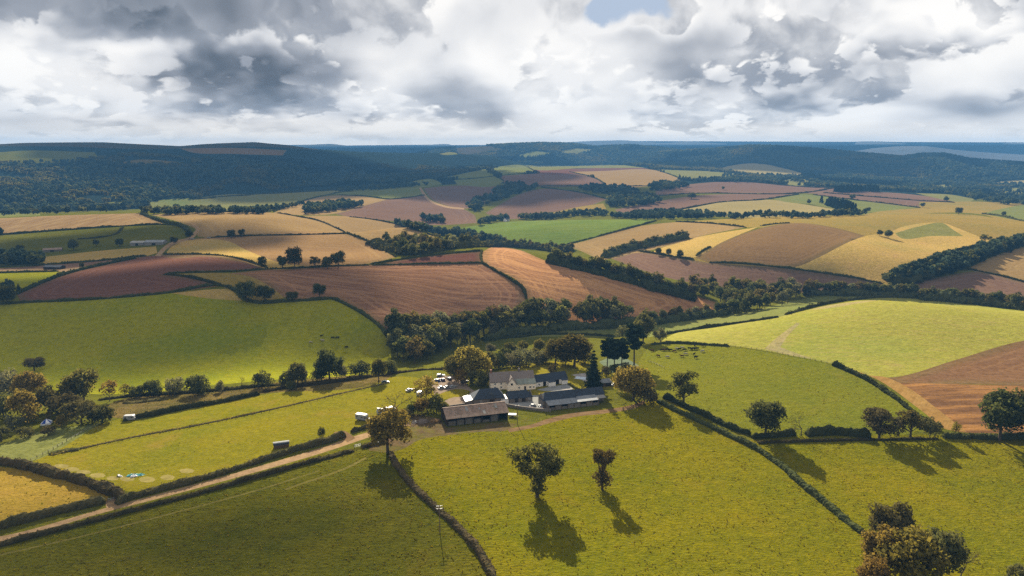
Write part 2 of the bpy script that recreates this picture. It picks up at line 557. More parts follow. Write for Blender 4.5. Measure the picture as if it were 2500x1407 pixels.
def arable_mat(name, a, b, ang=0.0, sp=6.0, strength=0.5, sc=None, warp=40.0, tram=0.0, green=None, bump=0.5):
    """stubble and ploughland: drill rows and tramlines that bend with the ground"""
    m, N, out = new_mat(name)
    P = pos(N)
    x, y, z = N.sep(P)
    P2 = N.xyz(x, y, 0.0)
    big = N.noise(P2, 0.012, 5, 0.6)
    mid = N.noise(P2, 0.10, 5, 0.65)
    fine = N.noise(P2, 0.9, 3, 0.7)
    d = N.m('ADD', N.m('ADD', N.m('MULTIPLY', x, math.cos(ang)), N.m('MULTIPLY', y, math.sin(ang))),
            N.m('MULTIPLY', N.noise(P2, 0.006, 2), warp))
    al = N.m('SUBTRACT', N.m('MULTIPLY', y, math.cos(ang)), N.m('MULTIPLY', x, math.sin(ang)))
    rowco = N.xyz(N.m('MULTIPLY', d, 1.0 / sp), N.m('MULTIPLY', al, 0.012), 0.0)
    rows = N.noise(rowco, 1.0, 3, 0.7, dims='2D')
    col = N.mix(N.ramp(big, 0.3, 0.7), a, b)
    col = N.mix(N.m('MULTIPLY', N.ramp(mid, 0.35, 0.7), 0.45), col, tuple(v * 0.72 for v in a))
    col = N.mix(N.m('MULTIPLY', N.ramp(rows, 0.40, 0.68), strength), col, sc or tuple(min(1, v * 1.55) for v in a))
    if warp >= 20:                                             # headland passes follow the field edge
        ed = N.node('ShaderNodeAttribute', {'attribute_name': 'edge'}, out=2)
        edn = N.m('ADD', ed, N.m('MULTIPLY', N.m('SUBTRACT', mid, 0.5), 5.0))
        hl = N.noise(N.xyz(N.m('MULTIPLY', edn, 0.28), N.m('MULTIPLY', x, 0.004), 0.0), 1.0, 2, 0.6, dims='2D')
        hm = N.m('MULTIPLY', N.ramp(hl, 0.46, 0.66), N.ramp(ed, 26.0, 50.0, 0.75, 0.0))
        col = N.mix(hm, col, sc or tuple(min(1, v * 1.5) for v in a))
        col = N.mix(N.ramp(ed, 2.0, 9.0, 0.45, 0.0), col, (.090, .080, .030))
    if tram:
        fr = N.m('ABSOLUTE', N.m('SINE', N.m('MULTIPLY', d, math.pi / tram)))
        col = N.mix(N.m('MULTIPLY', N.ramp(fr, 0.16, 0.03), 0.85), col, sc or tuple(min(1, v * 1.5) for v in a))
    if green:
        col = N.mix(N.m('MULTIPLY', N.ramp(N.noise(P2, 0.06, 5, 0.65), 0.42, 0.60), 0.9), col, green)
    col = N.mix(N.ramp(fine, 0.32, 0.60, 0.38, 0.0), col, tuple(v * 0.45 for v in a))
    grit = N.noise(P2, 0.32, 3, 0.75)
    col = N.mix(N.ramp(grit, 0.42, 0.75, 0.0, 0.5), col, tuple(min(1, v * 1.5) for v in a))
    col = N.mix(N.ramp(grit, 0.28, 0.50, 0.5, 0.0), col, tuple(v * 0.5 for v in a))
    col = N.mix(N.m('MULTIPLY', N.ramp(N.noise(P2, 0.02, 4, 0.7), 0.40, 0.70), 0.35), col, tuple(v * k for v, k in zip(b, (1.25, 1.2, 0.95))))
    h = N.m('ADD', N.m('MULTIPLY', fine, 0.4), N.m('MULTIPLY', rows, 0.8))
    ground_surf(N, out, col, h, bump, 0.5)
    return m


def rad(d):
    return math.radians(d)


def make_ground_mats():
    g = grass_mat
    g('pasture_gold', (0.129, 0.107, 0.004), (0.086, 0.087, 0.004), (0.098, 0.095, 0.004), 1.0, 1.0, .022, dark=(0.030, 0.036, 0.002))
    g('pasture_rough', (0.089, 0.079, 0.006), (0.051, 0.056, 0.005), (0.059, 0.060, 0.005), 0.8, 1.0, .03, dark=(0.016, 0.020, 0.002))
    g('pasture_cow', (0.119, 0.113, 0.010), (0.091, 0.097, 0.010), (0.095, 0.097, 0.007), 1.0, 0.7, .02, dark=(0.044, 0.052, 0.004))
    g('pasture_deep', (0.194, 0.182, 0.009), (0.148, 0.153, 0.009), None, 1.0, 0.5, .015, dark=(0.084, 0.090, 0.007))
    g('camp_grass', (0.142, 0.120, 0.008), (0.107, 0.101, 0.007), (0.129, 0.106, 0.007), 1.0, 0.5, .03, worn=((0.164, 0.112, 0.020), .035))
    g('lawn', (0.160, 0.130, 0.011), (0.138, 0.118, 0.011), None, 1.2, 0.3, .05)
    g('meadow', (0.097, 0.092, 0.010), (0.067, 0.069, 0.009), None, 0.8, 0.6, .02)
    g('meadow_pale', (0.144, 0.130, 0.037), (0.114, 0.113, 0.034), None, 0.6, 0.4, .01)
    g('meadow_bright', (0.125, 0.125, 0.035), (0.104, 0.115, 0.030), None, 0.6, 0.4, .01)
    g('winter_crop', (0.208, 0.195, 0.036), (0.185, 0.177, 0.029), (0.208, 0.167, 0.047), 0.6, 0.4, .012, streak=(rad(78), 7.0, .35, (0.229, 0.167, 0.060)))
    g('crop_thin', (.235, .190, .075), (.210, .170, .070), None, 0.6, 0.4, .03)
    g('path_grass', (0.118, 0.099, 0.027), (0.093, 0.083, 0.018), None, 1.0, 0.4, .06)
    g('green_rows', (0.079, 0.111, 0.019), (0.117, 0.144, 0.028), None, 0.6, 0.4, .010, streak=(rad(70), 16.0, .5, (0.048, 0.079, 0.012)))
    g('grass_yellow', (0.201, 0.137, 0.033), (0.165, 0.123, 0.031), None, 0.7, 0.4, .010)
    g('grass_olive', (0.318, 0.211, 0.061), (0.251, 0.179, 0.048), (0.288, 0.188, 0.076), 0.7, 0.5, .012)
    g('grass_dull', (.150, .140, .040), (.120, .115, .030), None, 0.7, 0.5, .03)
    g('rough_bank', (0.123, 0.087, 0.028), (0.070, 0.057, 0.016), (0.049, 0.030, 0.014), 0.7, 1.0, .06)
    g('tan_grass', (0.200, 0.129, 0.022), (0.162, 0.119, 0.014), (0.206, 0.124, 0.026), 1.0, 0.6, .03)
    g('wood_floor', (.016, .026, .022), (.012, .020, .018), None, 0.3, 0.9, .01)  # blue-green cast puts distance haze into the floor colour
    g('heath', (0.061, 0.044, 0.026), (0.041, 0.040, 0.019), None, 0.3, 0.9, .006)
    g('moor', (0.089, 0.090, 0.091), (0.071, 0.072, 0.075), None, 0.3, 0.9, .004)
    a = arable_mat
    a('stubble_brown', (0.150, 0.075, 0.044), (0.127, 0.066, 0.039), rad(80), 5.0, .85, (0.266, 0.146, 0.076), 60, 24)
    a('stubble_warm', (0.230, 0.117, 0.056), (0.198, 0.097, 0.053), rad(72), 6.0, .85, (0.403, 0.215, 0.090), 80, 26)
    a('plough_red', (0.105, 0.049, 0.035), (0.087, 0.041, 0.028), rad(84), 4.0, .3, (0.134, 0.068, 0.044), 30)
    a('plough_dark', (0.082, 0.035, 0.025), (0.068, 0.031, 0.023), rad(84), 4.0, .3, (0.102, 0.049, 0.033), 30)
    a('plough_mauve', (0.118, 0.069, 0.048), (0.099, 0.059, 0.043), rad(75), 9.0, .35, (0.147, 0.092, 0.059), 50)
    a('stubble_tan', (0.192, 0.126, 0.053), (0.167, 0.107, 0.047), rad(60), 7.0, .45, (0.226, 0.154, 0.066), 50, 0)
    a('stubble_stripe', (0.162, 0.104, 0.050), (0.147, 0.092, 0.047), rad(8), 11.0, .75, (0.235, 0.163, 0.078), 40, 0)
    a('stubble_green', (0.182, 0.107, 0.047), (0.162, 0.100, 0.046), rad(85), 6.0, .45, (0.220, 0.145, 0.066), 60, 0)
    a('stubble_dome', (0.122, 0.073, 0.033), (0.107, 0.065, 0.030), rad(45), 5.0, .4, (0.154, 0.095, 0.041), 30, 0)
    a('straw_pale', (0.197, 0.156, 0.065), (0.176, 0.141, 0.056), rad(85), 12.0, .4, (0.221, 0.182, 0.081), 40, 0)
    a('harvested', (0.122, 0.066, 0.034), (0.111, 0.059, 0.032), rad(86), 8.0, .35, (0.164, 0.094, 0.047), 40, 0)
    a('harvest_rows', (0.107, 0.056, 0.028), (0.117, 0.059, 0.029), rad(87), 8.5, 1.0, (0.276, 0.137, 0.044), 16, 0)
    a('straw_edge', (0.197, 0.114, 0.037), (0.172, 0.099, 0.033), rad(-40), 5.0, .7, (0.246, 0.152, 0.053), 10, 0)
    a('dirt', (0.123, 0.076, 0.038), (0.098, 0.061, 0.031), rad(80), 2.5, .6, (0.172, 0.114, 0.059), 6, 0, bump=0.8)
    a('mud', (.085, .052, .034), (.062, .044, .022), rad(75), 5.0, .35, (.130, .082, .050), 20, 0, green=(.085, .082, .012), bump=1.0)
    a('lane_gravel', (0.230, 0.152, 0.083), (0.204, 0.133, 0.072), rad(15), 2.0, .3, (0.283, 0.194, 0.108), 3, 0, bump=0.3)
    a('yard_gravel', (0.186, 0.141, 0.107), (0.167, 0.126, 0.099), rad(15), 3.0, .3, (0.211, 0.168, 0.128), 3, 0, bump=0.3)
    a('worn_patch', (.185, .150, .050), (.165, .140, .042), rad(0), 2.0, .3, (.215, .165, .070), 3, 0, bump=0.2)
    a('slab_grey', (.200, .200, .195), (.180, .178, .172), rad(15), 3.0, .3, (.24, .24, .23), 3, 0, bump=0.2)
    a('slab_pale', (0.300, 0.276, 0.252), (0.276, 0.252, 0.234), rad(15), 3.0, .2, (0.330, 0.312, 0.288), 2, 0, bump=0.2)
    a('court_green', (0.098, 0.120, 0.076), (0.091, 0.112, 0.072), rad(0), 3.0, .15, (0.130, 0.144, 0.096), 2, 0, bump=0.1)


make_ground_mats()

# ------------------------------------------------------------------ fields, yards and lanes: pieces of one sheet of land
# (name, label, material, outline in photo pixels that is carried onto the land)
FIELDS = [
    ('pasture', 'deep green sloping pasture in cloud shade across the valley', 'pasture_deep', [(-800, 745), (0, 742), (200, 733), (430, 716), (600, 735), (700, 737), (800, 730), (850, 750), (935, 808), (952, 840), (955, 880), (900, 908), (700, 925), (550, 938), (300, 962), (150, 955), (0, 905), (-800, 900)]),
    ('pasture', 'dry yellow corner of the green valley pasture below its hedge', 'grass_olive', [(418, 716), (537, 706), (560, 707), (592, 735), (510, 729)]),
    ('stubble_field', 'striped tan stubble field at the edge of the dark wooded valley', 'stubble_stripe', [(-800, 545), (0, 533), (130, 527), (300, 522), (345, 522), (385, 540), (405, 548), (300, 553), (150, 563), (0, 574), (-800, 590)]),
    ('pasture', 'narrow olive pasture strip under the striped stubble field', 'meadow', [(-800, 592), (0, 574), (150, 563), (300, 553), (310, 556), (285, 572), (250, 580), (190, 584), (160, 595), (60, 608), (0, 614), (-800, 625)]),
    ('pasture', 'green paddock above the grey farm sheds beside the bend in the lane', 'meadow', [(190, 586), (285, 570), (300, 556), (440, 552), (458, 572), (440, 579), (330, 592), (250, 600), (195, 600)]),
    ('pasture', 'thin yellow-green field strip next to the winding pale lane', 'grass_olive', [(105, 628), (240, 613), (381, 602), (384, 618), (357, 625), (230, 638), (112, 646), (104, 640)]),
    ('ploughed_field', 'narrow pinkish ploughed strip beside the winding lane', 'plough_mauve', [(-800, 670), (0, 655), (110, 648), (357, 626), (300, 640), (200, 656), (150, 661), (0, 665), (-800, 680)]),
    ('pasture', 'small green wedge of pasture beside the red ploughed field', 'pasture_deep', [(-800, 690), (0, 668), (140, 664), (135, 680), (60, 708), (0, 716), (-800, 735)]),
    ('ploughed_field', 'large red ploughed field above the green valley pasture', 'plough_red', [(41, 718), (160, 670), (265, 646), (357, 626), (401, 624), (510, 626), (578, 636), (640, 650), (653, 658), (425, 668), (401, 671), (476, 681), (544, 698), (408, 715), (204, 732), (51, 739)]),
    ('pasture', 'yellow grass wedge between red plough and brown stubble', 'grass_yellow', [(432, 669), (544, 667), (612, 675), (666, 702), (694, 728), (612, 735), (575, 715), (530, 695), (476, 680)]),
    ('stubble_field', 'broad brown stubble field on the hillside above the dark wood', 'stubble_brown', [(560, 668), (660, 658), (830, 650), (930, 646), (1170, 644), (1200, 652), (1250, 685), (1282, 712), (1283, 730), (1250, 770), (1100, 800), (1000, 815), (935, 803), (890, 770), (825, 731), (700, 728), (660, 700), (612, 676)]),
    ('ploughed_field', 'small dark red ploughed strip on the hilltop', 'plough_dark', [(900, 649), (1000, 632), (1100, 620), (1176, 614), (1178, 643), (1024, 646)]),
    ('stubble_field', 'warm brown domed stubble field with curving rows', 'stubble_warm', [(1177, 617), (1194, 606), (1221, 604), (1272, 612), (1330, 636), (1432, 658), (1500, 677), (1670, 714), (1772, 746), (1740, 757), (1640, 780), (1500, 800), (1400, 790), (1300, 760), (1286, 725), (1270, 692), (1220, 662), (1180, 645)]),
    ('stubble_field', 'tan stubble field with a pale far edge beyond the lane bend', 'stubble_tan', [(367, 524), (530, 518), (680, 521), (782, 541), (847, 570), (600, 577), (510, 580), (483, 578), (476, 558), (442, 544)]),
    ('stubble_field', 'brown combed stubble field below the tan one', 'stubble_green', [(510, 580), (847, 572), (905, 592), (968, 628), (900, 644), (830, 649), (660, 657), (578, 634), (500, 624), (405, 620), (420, 598), (470, 584)]),
    ('pasture', 'pale green grassy sweep beside the winding lane and four trees', 'grass_olive', [(403, 620), (425, 598), (510, 584), (560, 590), (600, 610), (680, 640), (770, 652), (660, 658), (578, 635), (480, 624)]),
    ('stubble_field', 'golden tan stubble tongue running down to the valley trees', 'stubble_tan', [(740, 528), (820, 527), (900, 533), (960, 545), (1040, 570), (1095, 590), (1125, 597), (960, 600), (905, 592), (850, 570), (785, 541)]),
    ('ploughed_field', 'mauve ploughed field below the bright green strip', 'plough_mauve', [(820, 523), (932, 488), (1031, 477), (1051, 490), (1092, 506), (1133, 511), (1160, 526), (1165, 545), (1060, 550), (956, 540), (854, 530)]),
    ('ploughed_field', 'mauve ploughed field beside the slanting belt of trees', 'plough_mauve', [(1034, 460), (1100, 454), (1215, 455), (1225, 480), (1165, 505), (1133, 510), (1092, 503), (1055, 488)]),
    ('ploughed_field', 'reddish mauve ploughed slope under the slanting belt of trees', 'plough_mauve', [(1185, 520), (1272, 473), (1327, 461), (1412, 470), (1483, 487), (1432, 505), (1330, 522), (1276, 534), (1205, 530)]),
    ('pasture', 'small yellow patch below the reddish mauve slope', 'grass_yellow', [(1330, 524), (1415, 505), (1473, 497), (1480, 510), (1391, 524)]),
    ('pasture', 'long pale green field under the dark wooded hill', 'meadow_pale', [(450, 502), (473, 488), (680, 473), (850, 464), (782, 481), (666, 512), (560, 516), (450, 516)]),
    ('pasture', 'small pale green field at the foot of the wooded hill', 'meadow_bright', [(335, 504), (385, 490), (460, 484), (467, 492), (440, 507), (380, 508)]),
    ('pasture', 'tiny green field between hedges at the foot of the wooded hill', 'meadow_bright', [(210, 505), (250, 496), (308, 492), (298, 506), (220, 508)]),
    ('pasture', 'dim green field at the valley edge above the striped stubble', 'meadow_bright', [(-100, 525), (0, 519), (100, 509), (98, 526), (0, 531), (-100, 535)]),
    ('pasture', 'bright green strip below the dark wooded slope', 'meadow_bright', [(815, 470), (900, 464), (1004, 458), (1027, 457), (1038, 476), (949, 487), (905, 481), (837, 477)]),
    ('stubble_field', 'pale tan field around the little dark copse', 'stubble_tan', [(668, 520), (700, 505), (760, 485), (850, 477), (945, 488), (900, 500), (820, 522), (740, 526)]),
    ('pasture', 'triangular green field under the wooded ridge', 'meadow_bright', [(1063, 438), (1130, 424), (1187, 413), (1212, 430), (1140, 438)]),
    ('pasture', 'square green field on the crest by the wooded ridge', 'meadow_bright', [(1190, 414), (1225, 406), (1278, 404), (1310, 421), (1225, 429)]),
    ('pasture', 'green field just above the belt of trees', 'meadow_bright', [(1108, 440), (1208, 431), (1230, 442), (1210, 454), (1119, 452)]),
    ('pasture', 'small green strip beside the wooded slope', 'meadow_bright', [(985, 447), (1060, 438), (1080, 450), (1020, 457)]),
    ('ploughed_field', 'dusky ploughed field high on the central hill', 'plough_mauve', [(1218, 430), (1310, 424), (1381, 420), (1459, 439), (1480, 454), (1310, 456), (1235, 449)]),
    ('ploughed_field', 'dark narrow ploughed strip along the top of the central hill', 'plough_red', [(1293, 412), (1415, 412), (1568, 410), (1600, 417), (1466, 419), (1313, 423)]),
    ('pasture', 'thin pale green strip along the top of the central hill', 'meadow_pale', [(1279, 404), (1415, 405), (1459, 402), (1517, 403), (1575, 410), (1415, 411), (1293, 412)]),
    ('stubble_field', 'tan stubble field dappled with shade on the central hill', 'stubble_tan', [(1391, 420), (1466, 418), (1602, 416), (1667, 439), (1585, 455), (1483, 454), (1459, 438)]),
    ('pasture', 'pale green field on the crest next to the tan stubble', 'meadow_pale', [(1605, 414), (1660, 416), (1740, 419), (1815, 427), (1840, 432), (1760, 437), (1690, 440), (1660, 436)]),
    ('pasture', 'rounded pale yellow hill field below the wooded ridge', 'straw_pale', [(1740, 414), (1800, 402), (1847, 399), (1888, 405), (1963, 424), (1956, 431), (1861, 431), (1779, 419)]),
    ('pasture', 'small yellow-green field under the rounded hill field', 'meadow_pale', [(1900, 443), (1940, 437), (1970, 439), (1992, 450), (1930, 453)]),
    ('ploughed_field', 'long mauve ploughed band beyond the valley', 'plough_mauve', [(1600, 462), (1667, 452), (1762, 444), (1840, 446), (1960, 455), (2045, 458), (2035, 468), (1956, 472), (1700, 472), (1600, 478)]),
    ('ploughed_field', 'mauve ploughed band sloping down to the grey-green copse', 'plough_mauve', [(1500, 512), (1560, 500), (1700, 478), (1956, 473), (1900, 482), (1860, 488), (1750, 495), (1650, 514), (1520, 526)]),
    ('stubble_field', 'pale straw field curving round the far hillside', 'straw_pale', [(1650, 514), (1769, 493), (1881, 488), (1956, 498), (2058, 514), (2000, 528), (1860, 532), (1786, 530), (1684, 520)]),
    ('pasture', 'bright yellow-green field behind the dark fir clump', 'meadow_bright', [(1885, 486), (1949, 475), (1997, 478), (2160, 497), (2245, 507), (2194, 512), (2126, 521), (2092, 527), (2024, 507), (1973, 499), (1922, 494)]),
    ('ploughed_field', 'mauve ploughed wedge under the long dark fir belt', 'plough_mauve', [(1983, 476), (2010, 469), (2143, 469), (2235, 476), (2316, 489), (2335, 495), (2245, 493), (2243, 508), (2160, 498)]),
    ('pasture', 'yellow strip of pasture beside the mauve wedge', 'meadow_pale', [(2235, 472), (2316, 475), (2381, 486), (2364, 494), (2316, 490)]),
    ('pasture', 'wide yellow-green slope with one round tree on its crest', 'grass_yellow', [(2245, 494), (2398, 493), (2500, 498), (3350, 505), (3350, 530), (2500, 556), (2398, 524), (2160, 527), (2092, 530), (2126, 520), (2245, 508)]),
    ('pasture', 'fresh green field at the valley end of the yellow slope', 'meadow_bright', [(2398, 521), (2500, 500), (3350, 470), (3350, 550), (2500, 540), (2415, 525)]),
    ('pasture', 'golden yellow grass along the crest of the great hill', 'grass_yellow', [(1640, 543), (1854, 531), (2092, 526), (2364, 524), (2500, 542), (3350, 545), (3350, 580), (2500, 590), (2330, 610), (2240, 650), (2165, 692), (2100, 690), (1950, 662), (1850, 652), (1700, 640), (1690, 630), (1760, 598), (1860, 556), (1800, 555), (1680, 547)]),
    ('pasture', 'pale olive lower slope of the great hill with two trees', 'grass_olive', [(1936, 652), (1990, 633), (2075, 590), (2115, 576), (2170, 568), (2200, 555), (2302, 545), (2345, 560), (2420, 590), (2260, 645), (2175, 695), (2130, 692), (2000, 668)]),
    ('pasture', 'darker ungrazed square on the crest of the great hill', 'grass_dull', [(2185, 570), (2240, 554), (2302, 545), (2325, 560), (2352, 577), (2270, 577), (2200, 582)]),
    ('stubble_field', 'dome of brown stubble on the flank of the great hill', 'stubble_dome', [(1698, 629), (1762, 592), (1854, 558), (1922, 546), (1973, 546), (2058, 561), (2112, 576), (2075, 590), (1990, 633), (1938, 653), (1820, 645), (1732, 641)]),
    ('pasture', 'olive grass strip beside the brown dome', 'grass_olive', [(1600, 612), (1650, 592), (1740, 572), (1850, 555), (1762, 592), (1700, 627), (1670, 632), (1590, 616)]),
    ('stubble_field', 'tan stubble field behind the curved tree belt', 'stubble_tan', [(1380, 599), (1500, 567), (1570, 551), (1650, 543), (1730, 545), (1817, 556), (1700, 580), (1670, 590), (1500, 630), (1470, 634), (1420, 614)]),
    ('pasture', 'fresh green crop field with fine parallel rows', 'green_rows', [(1085, 562), (1228, 543), (1364, 538), (1602, 536), (1500, 567), (1381, 598), (1296, 596), (1211, 600), (1143, 585)]),
    ('ploughed_field', 'purple-brown ploughed field below the brown dome', 'plough_mauve', [(1493, 632), (1560, 617), (1640, 628), (1740, 643), (1939, 658), (2092, 681), (2158, 693), (2100, 710), (1950, 715), (1780, 705), (1680, 690), (1580, 665)]),
    ('stubble_field', 'tan field in front of the dark hillside plantation', 'stubble_tan', [(2361, 657), (2415, 631), (2500, 604), (3350, 560), (3350, 720), (2500, 687), (2432, 670), (2374, 662)]),
    ('ploughed_field', 'pinkish ploughed field above the near wooded hedgerow', 'plough_mauve', [(2180, 695), (2296, 677), (2374, 664), (2432, 672), (2500, 689), (3350, 725), (3350, 750), (2500, 728), (2398, 722), (2245, 718)]),
    ('pasture', 'bright green strip behind the near striped hill field', 'meadow_bright', [(1262, 824), (1330, 806), (1534, 798), (1650, 787), (1786, 770), (1939, 735), (1990, 726), (2140, 724), (2024, 738), (1922, 770), (1854, 782), (1650, 812), (1600, 822), (1500, 822)]),
    ('pasture', 'dull green meadow between the wood and the farm garden', 'meadow', [(1060, 880), (1174, 832), (1262, 825), (1500, 823), (1560, 828), (1560, 850), (1430, 880), (1200, 890)]),
    ('crop_field', 'large bright striped field of young corn on the near hill', 'winter_crop', [(1600, 840), (1650, 814), (1902, 774), (1990, 753), (2143, 728), (2245, 730), (2500, 760), (3450, 830), (3450, 780), (2500, 832), (2330, 881), (2194, 920), (2140, 920), (2034, 889), (1888, 860), (1779, 844), (1640, 838)]),
    ('ploughed_field', 'brown harrowed part of the near hill field', 'harvested', [(2160, 922), (2194, 920), (2330, 880), (2500, 832), (3450, 760), (3450, 960), (2500, 942), (2330, 938), (2230, 945)]),
    ('stubble_field', 'stubble with bold golden straw rows behind the field corner', 'harvest_rows', [(2180, 935), (2330, 938), (2500, 942), (3450, 960), (3450, 1060), (2500, 1058), (2420, 1058), (2330, 1052), (2290, 1032), (2230, 975)]),
    ('field_margin', 'orange straw strip beside the hedge of the near hill field', 'straw_edge', [(2034, 888), (2110, 915), (2165, 922), (2230, 955), (2290, 1000), (2360, 1055), (2300, 1045), (2230, 988), (2140, 926)]),
    ('pasture', 'grazed pasture with the herd of cattle beside the farm', 'pasture_cow', [(1585, 850), (1640, 839), (1779, 846), (1888, 862), (2034, 890), (2140, 935), (2235, 992), (2300, 1045), (2200, 1062), (1900, 1068), (1820, 1055), (1760, 1020), (1640, 978), (1600, 960), (1560, 925), (1560, 885)]),
    ('camp_field', 'sunlit yellow-green camping field with the caravan and motorhome', 'camp_grass', [(80, 1125), (250, 1035), (440, 1000), (640, 965), (860, 935), (1000, 920), (1090, 940), (1080, 965), (1000, 990), (960, 1010), (850, 1060), (700, 1095), (500, 1165), (330, 1200), (200, 1170)]),
    ('pasture', 'small sunny paddock behind the post fence of the camping field', 'meadow_bright', [(-800, 1060), (0, 1085), (80, 1058), (250, 1033), (78, 1126), (0, 1128), (-800, 1115)]),
    ('field_margin', 'rough brown bank between two hedges above the camping field', 'rough_bank', [(235, 1000), (300, 975), (420, 960), (620, 940), (900, 915), (960, 915), (940, 930), (640, 962), (430, 1000), (280, 1020)]),
    ('pasture', 'dry tan grass field in the corner by the lane', 'tan_grass', [(-800, 1150), (0, 1140), (150, 1165), (265, 1205), (262, 1225), (100, 1264), (0, 1288), (-800, 1340)]),
    ('pasture', 'rough dark tussocky pasture in front of the lane', 'pasture_rough', [(-1100, 1420), (0, 1322), (300, 1242), (600, 1168), (860, 1095), (945, 1100), (985, 1150), (1060, 1240), (1160, 1330), (1215, 1420), (1250, 1560), (-1100, 1700)]),
    ('pasture', 'golden green pasture with the two lone trees before the farm', 'pasture_gold', [(945, 1100), (985, 1060), (1250, 1050), (1340, 1022), (1560, 985), (1620, 975), (1730, 1040), (1850, 1100), (1960, 1180), (2110, 1300), (2260, 1440), (2300, 1700), (1250, 1700), (1215, 1410), (1160, 1330), (1060, 1240), (985, 1150)]),
    ('pasture', 'golden green pasture striped by long tree shadows beyond the hedge', 'pasture_gold', [(1830, 1075), (1900, 1068), (2350, 1062), (2500, 1060), (3450, 1050), (3450, 1700), (2300, 1700), (2260, 1440), (2110, 1300), (1960, 1180), (1880, 1115)]),
    ('field_margin', 'thin brown wheel track fanning across the bright crop', 'crop_thin', [(1866, 852), (1895, 826), (1945, 788), (1953, 790), (1922, 822), (1905, 848), (1960, 868), (1990, 878), (1930, 868)]),
    ('field_margin', 'thin brown strip under the hedge on the crop crest', 'crop_thin', [(1975, 757), (2010, 748), (2080, 738), (2160, 731), (2090, 742), (2030, 752)]),
    ('path', 'pale trodden footpath across the rough front pasture', 'path_grass', [(695, 1194), (740, 1178), (800, 1158), (850, 1138), (892, 1116), (896, 1119), (853, 1142), (801, 1162), (741, 1182), (697, 1197)]),
    ('path', 'faint wheel track along the rough front pasture beside the lane', 'path_grass', [(-20, 1358), (200, 1308), (420, 1252), (640, 1192), (780, 1148), (781, 1150), (641, 1195), (421, 1255), (200, 1311), (-20, 1361)]),
    # yards, lawns, tracks
    ('farm_mud', 'muddy trampled ground in front of the brown barn', 'mud', [(960, 1030), (1000, 1012), (1075, 1022), (1090, 1045), (1240, 1032), (1262, 1036), (1240, 1050), (1180, 1054), (1100, 1062), (1020, 1076), (985, 1096), (950, 1105), (900, 1100), (905, 1080)]),
    ('lawn', 'sunny garden lawn around the farmhouse', 'lawn', [(1195, 915), (1260, 893), (1350, 882), (1420, 878), (1470, 905), (1510, 915), (1520, 950), (1440, 950), (1420, 975), (1330, 975), (1190, 940)]),
    ('lawn', 'bright lawn strip between car park and barns', 'lawn', [(1062, 972), (1090, 957), (1125, 950), (1147, 954), (1140, 962), (1085, 975)]),
    ('farmyard', 'pale gravel drive and car park by the farmhouse', 'yard_gravel', [(1050, 930), (1095, 917), (1130, 922), (1150, 950), (1185, 960), (1250, 985), (1235, 1000), (1080, 996), (1076, 985), (1100, 972), (1142, 965), (1150, 956), (1125, 950), (1088, 956), (1062, 968)]),
    ('farmyard', 'dark concrete yard between the slate barns', 'slab_grey', [(1230, 978), (1310, 965), (1345, 972), (1345, 1003), (1300, 1002), (1235, 990)]),
    ('terrace', 'grey patio behind the slate barn', 'slab_grey', [(1310, 952), (1335, 946), (1385, 938), (1400, 950), (1345, 956)]),
    ('terrace', 'pale paving slab beside the grey patio', 'slab_pale', [(1368, 950), (1393, 947), (1402, 957), (1380, 958)]),
    ('pool_terrace', 'pale stone terrace around the covered swimming pool', 'slab_pale', [(1396, 915), (1428, 911), (1446, 930), (1436, 936)]),
    ('tennis_court', 'green tennis court half hidden by the pines', 'court_green', [(1462, 884), (1505, 868), (1560, 892), (1540, 905), (1498, 912)]),
    ('farm_track', 'curving brown dirt track in front of the farm', 'dirt', [(1240, 1047), (1300, 1036), (1330, 1025), (1400, 1008), (1470, 1001), (1545, 988), (1572, 978), (1576, 984), (1555, 995), (1475, 1010), (1405, 1018), (1340, 1034), (1300, 1045), (1243, 1056)]),
    ('lane', 'pale gravel farm lane between two banks of hedge', 'lane_gravel', [(-800, 1388), (0, 1310), (260, 1240), (400, 1203), (600, 1148), (800, 1088), (860, 1067), (900, 1055), (960, 1042), (1000, 1030), (1010, 1038), (965, 1052), (905, 1067), (865, 1080), (800, 1102), (600, 1160), (400, 1214), (260, 1250), (0, 1322), (-800, 1402)]),
    ('gateway', 'worn gateway from the lane into the camping field', 'dirt', [(815, 1056), (840, 1052), (868, 1070), (848, 1080)]),
    ('gateway', 'worn gateway from the lane into the tan corner field', 'lane_gravel', [(255, 1224), (290, 1215), (300, 1232), (262, 1245)]),
    ('bare_patch', 'pale worn tent circle farthest up the brown hedge in the camping field corner', 'worn_patch', [(169.0, 1138.0), (163.4, 1141.5), (150.0, 1143.0), (136.6, 1141.5), (131.0, 1138.0), (136.6, 1134.5), (150.0, 1133.0), (163.4, 1134.5)]),
    ('bare_patch', 'pale worn tent circle second down the brown hedge in the camping field corner', 'worn_patch', [(194.0, 1146.0), (188.7, 1149.9), (176.0, 1151.5), (163.3, 1149.9), (158.0, 1146.0), (163.3, 1142.1), (176.0, 1140.5), (188.7, 1142.1)]),
    ('bare_patch', 'pale worn tent circle third down the brown hedge in the camping field corner', 'worn_patch', [(223.0, 1153.0), (217.4, 1156.9), (204.0, 1158.5), (190.6, 1156.9), (185.0, 1153.0), (190.6, 1149.1), (204.0, 1147.5), (217.4, 1149.1)]),
    ('bare_patch', 'pale worn tent circle fourth down the brown hedge in the camping field corner', 'worn_patch', [(258.0, 1161.0), (252.1, 1165.2), (238.0, 1167.0), (223.9, 1165.2), (218.0, 1161.0), (223.9, 1156.8), (238.0, 1155.0), (252.1, 1156.8)]),
    ('bare_patch', 'pale worn tent circle fifth down the brown hedge in the camping field corner', 'worn_patch', [(291.0, 1168.0), (286.3, 1171.9), (275.0, 1173.5), (263.7, 1171.9), (259.0, 1168.0), (263.7, 1164.1), (275.0, 1162.5), (286.3, 1164.1)]),
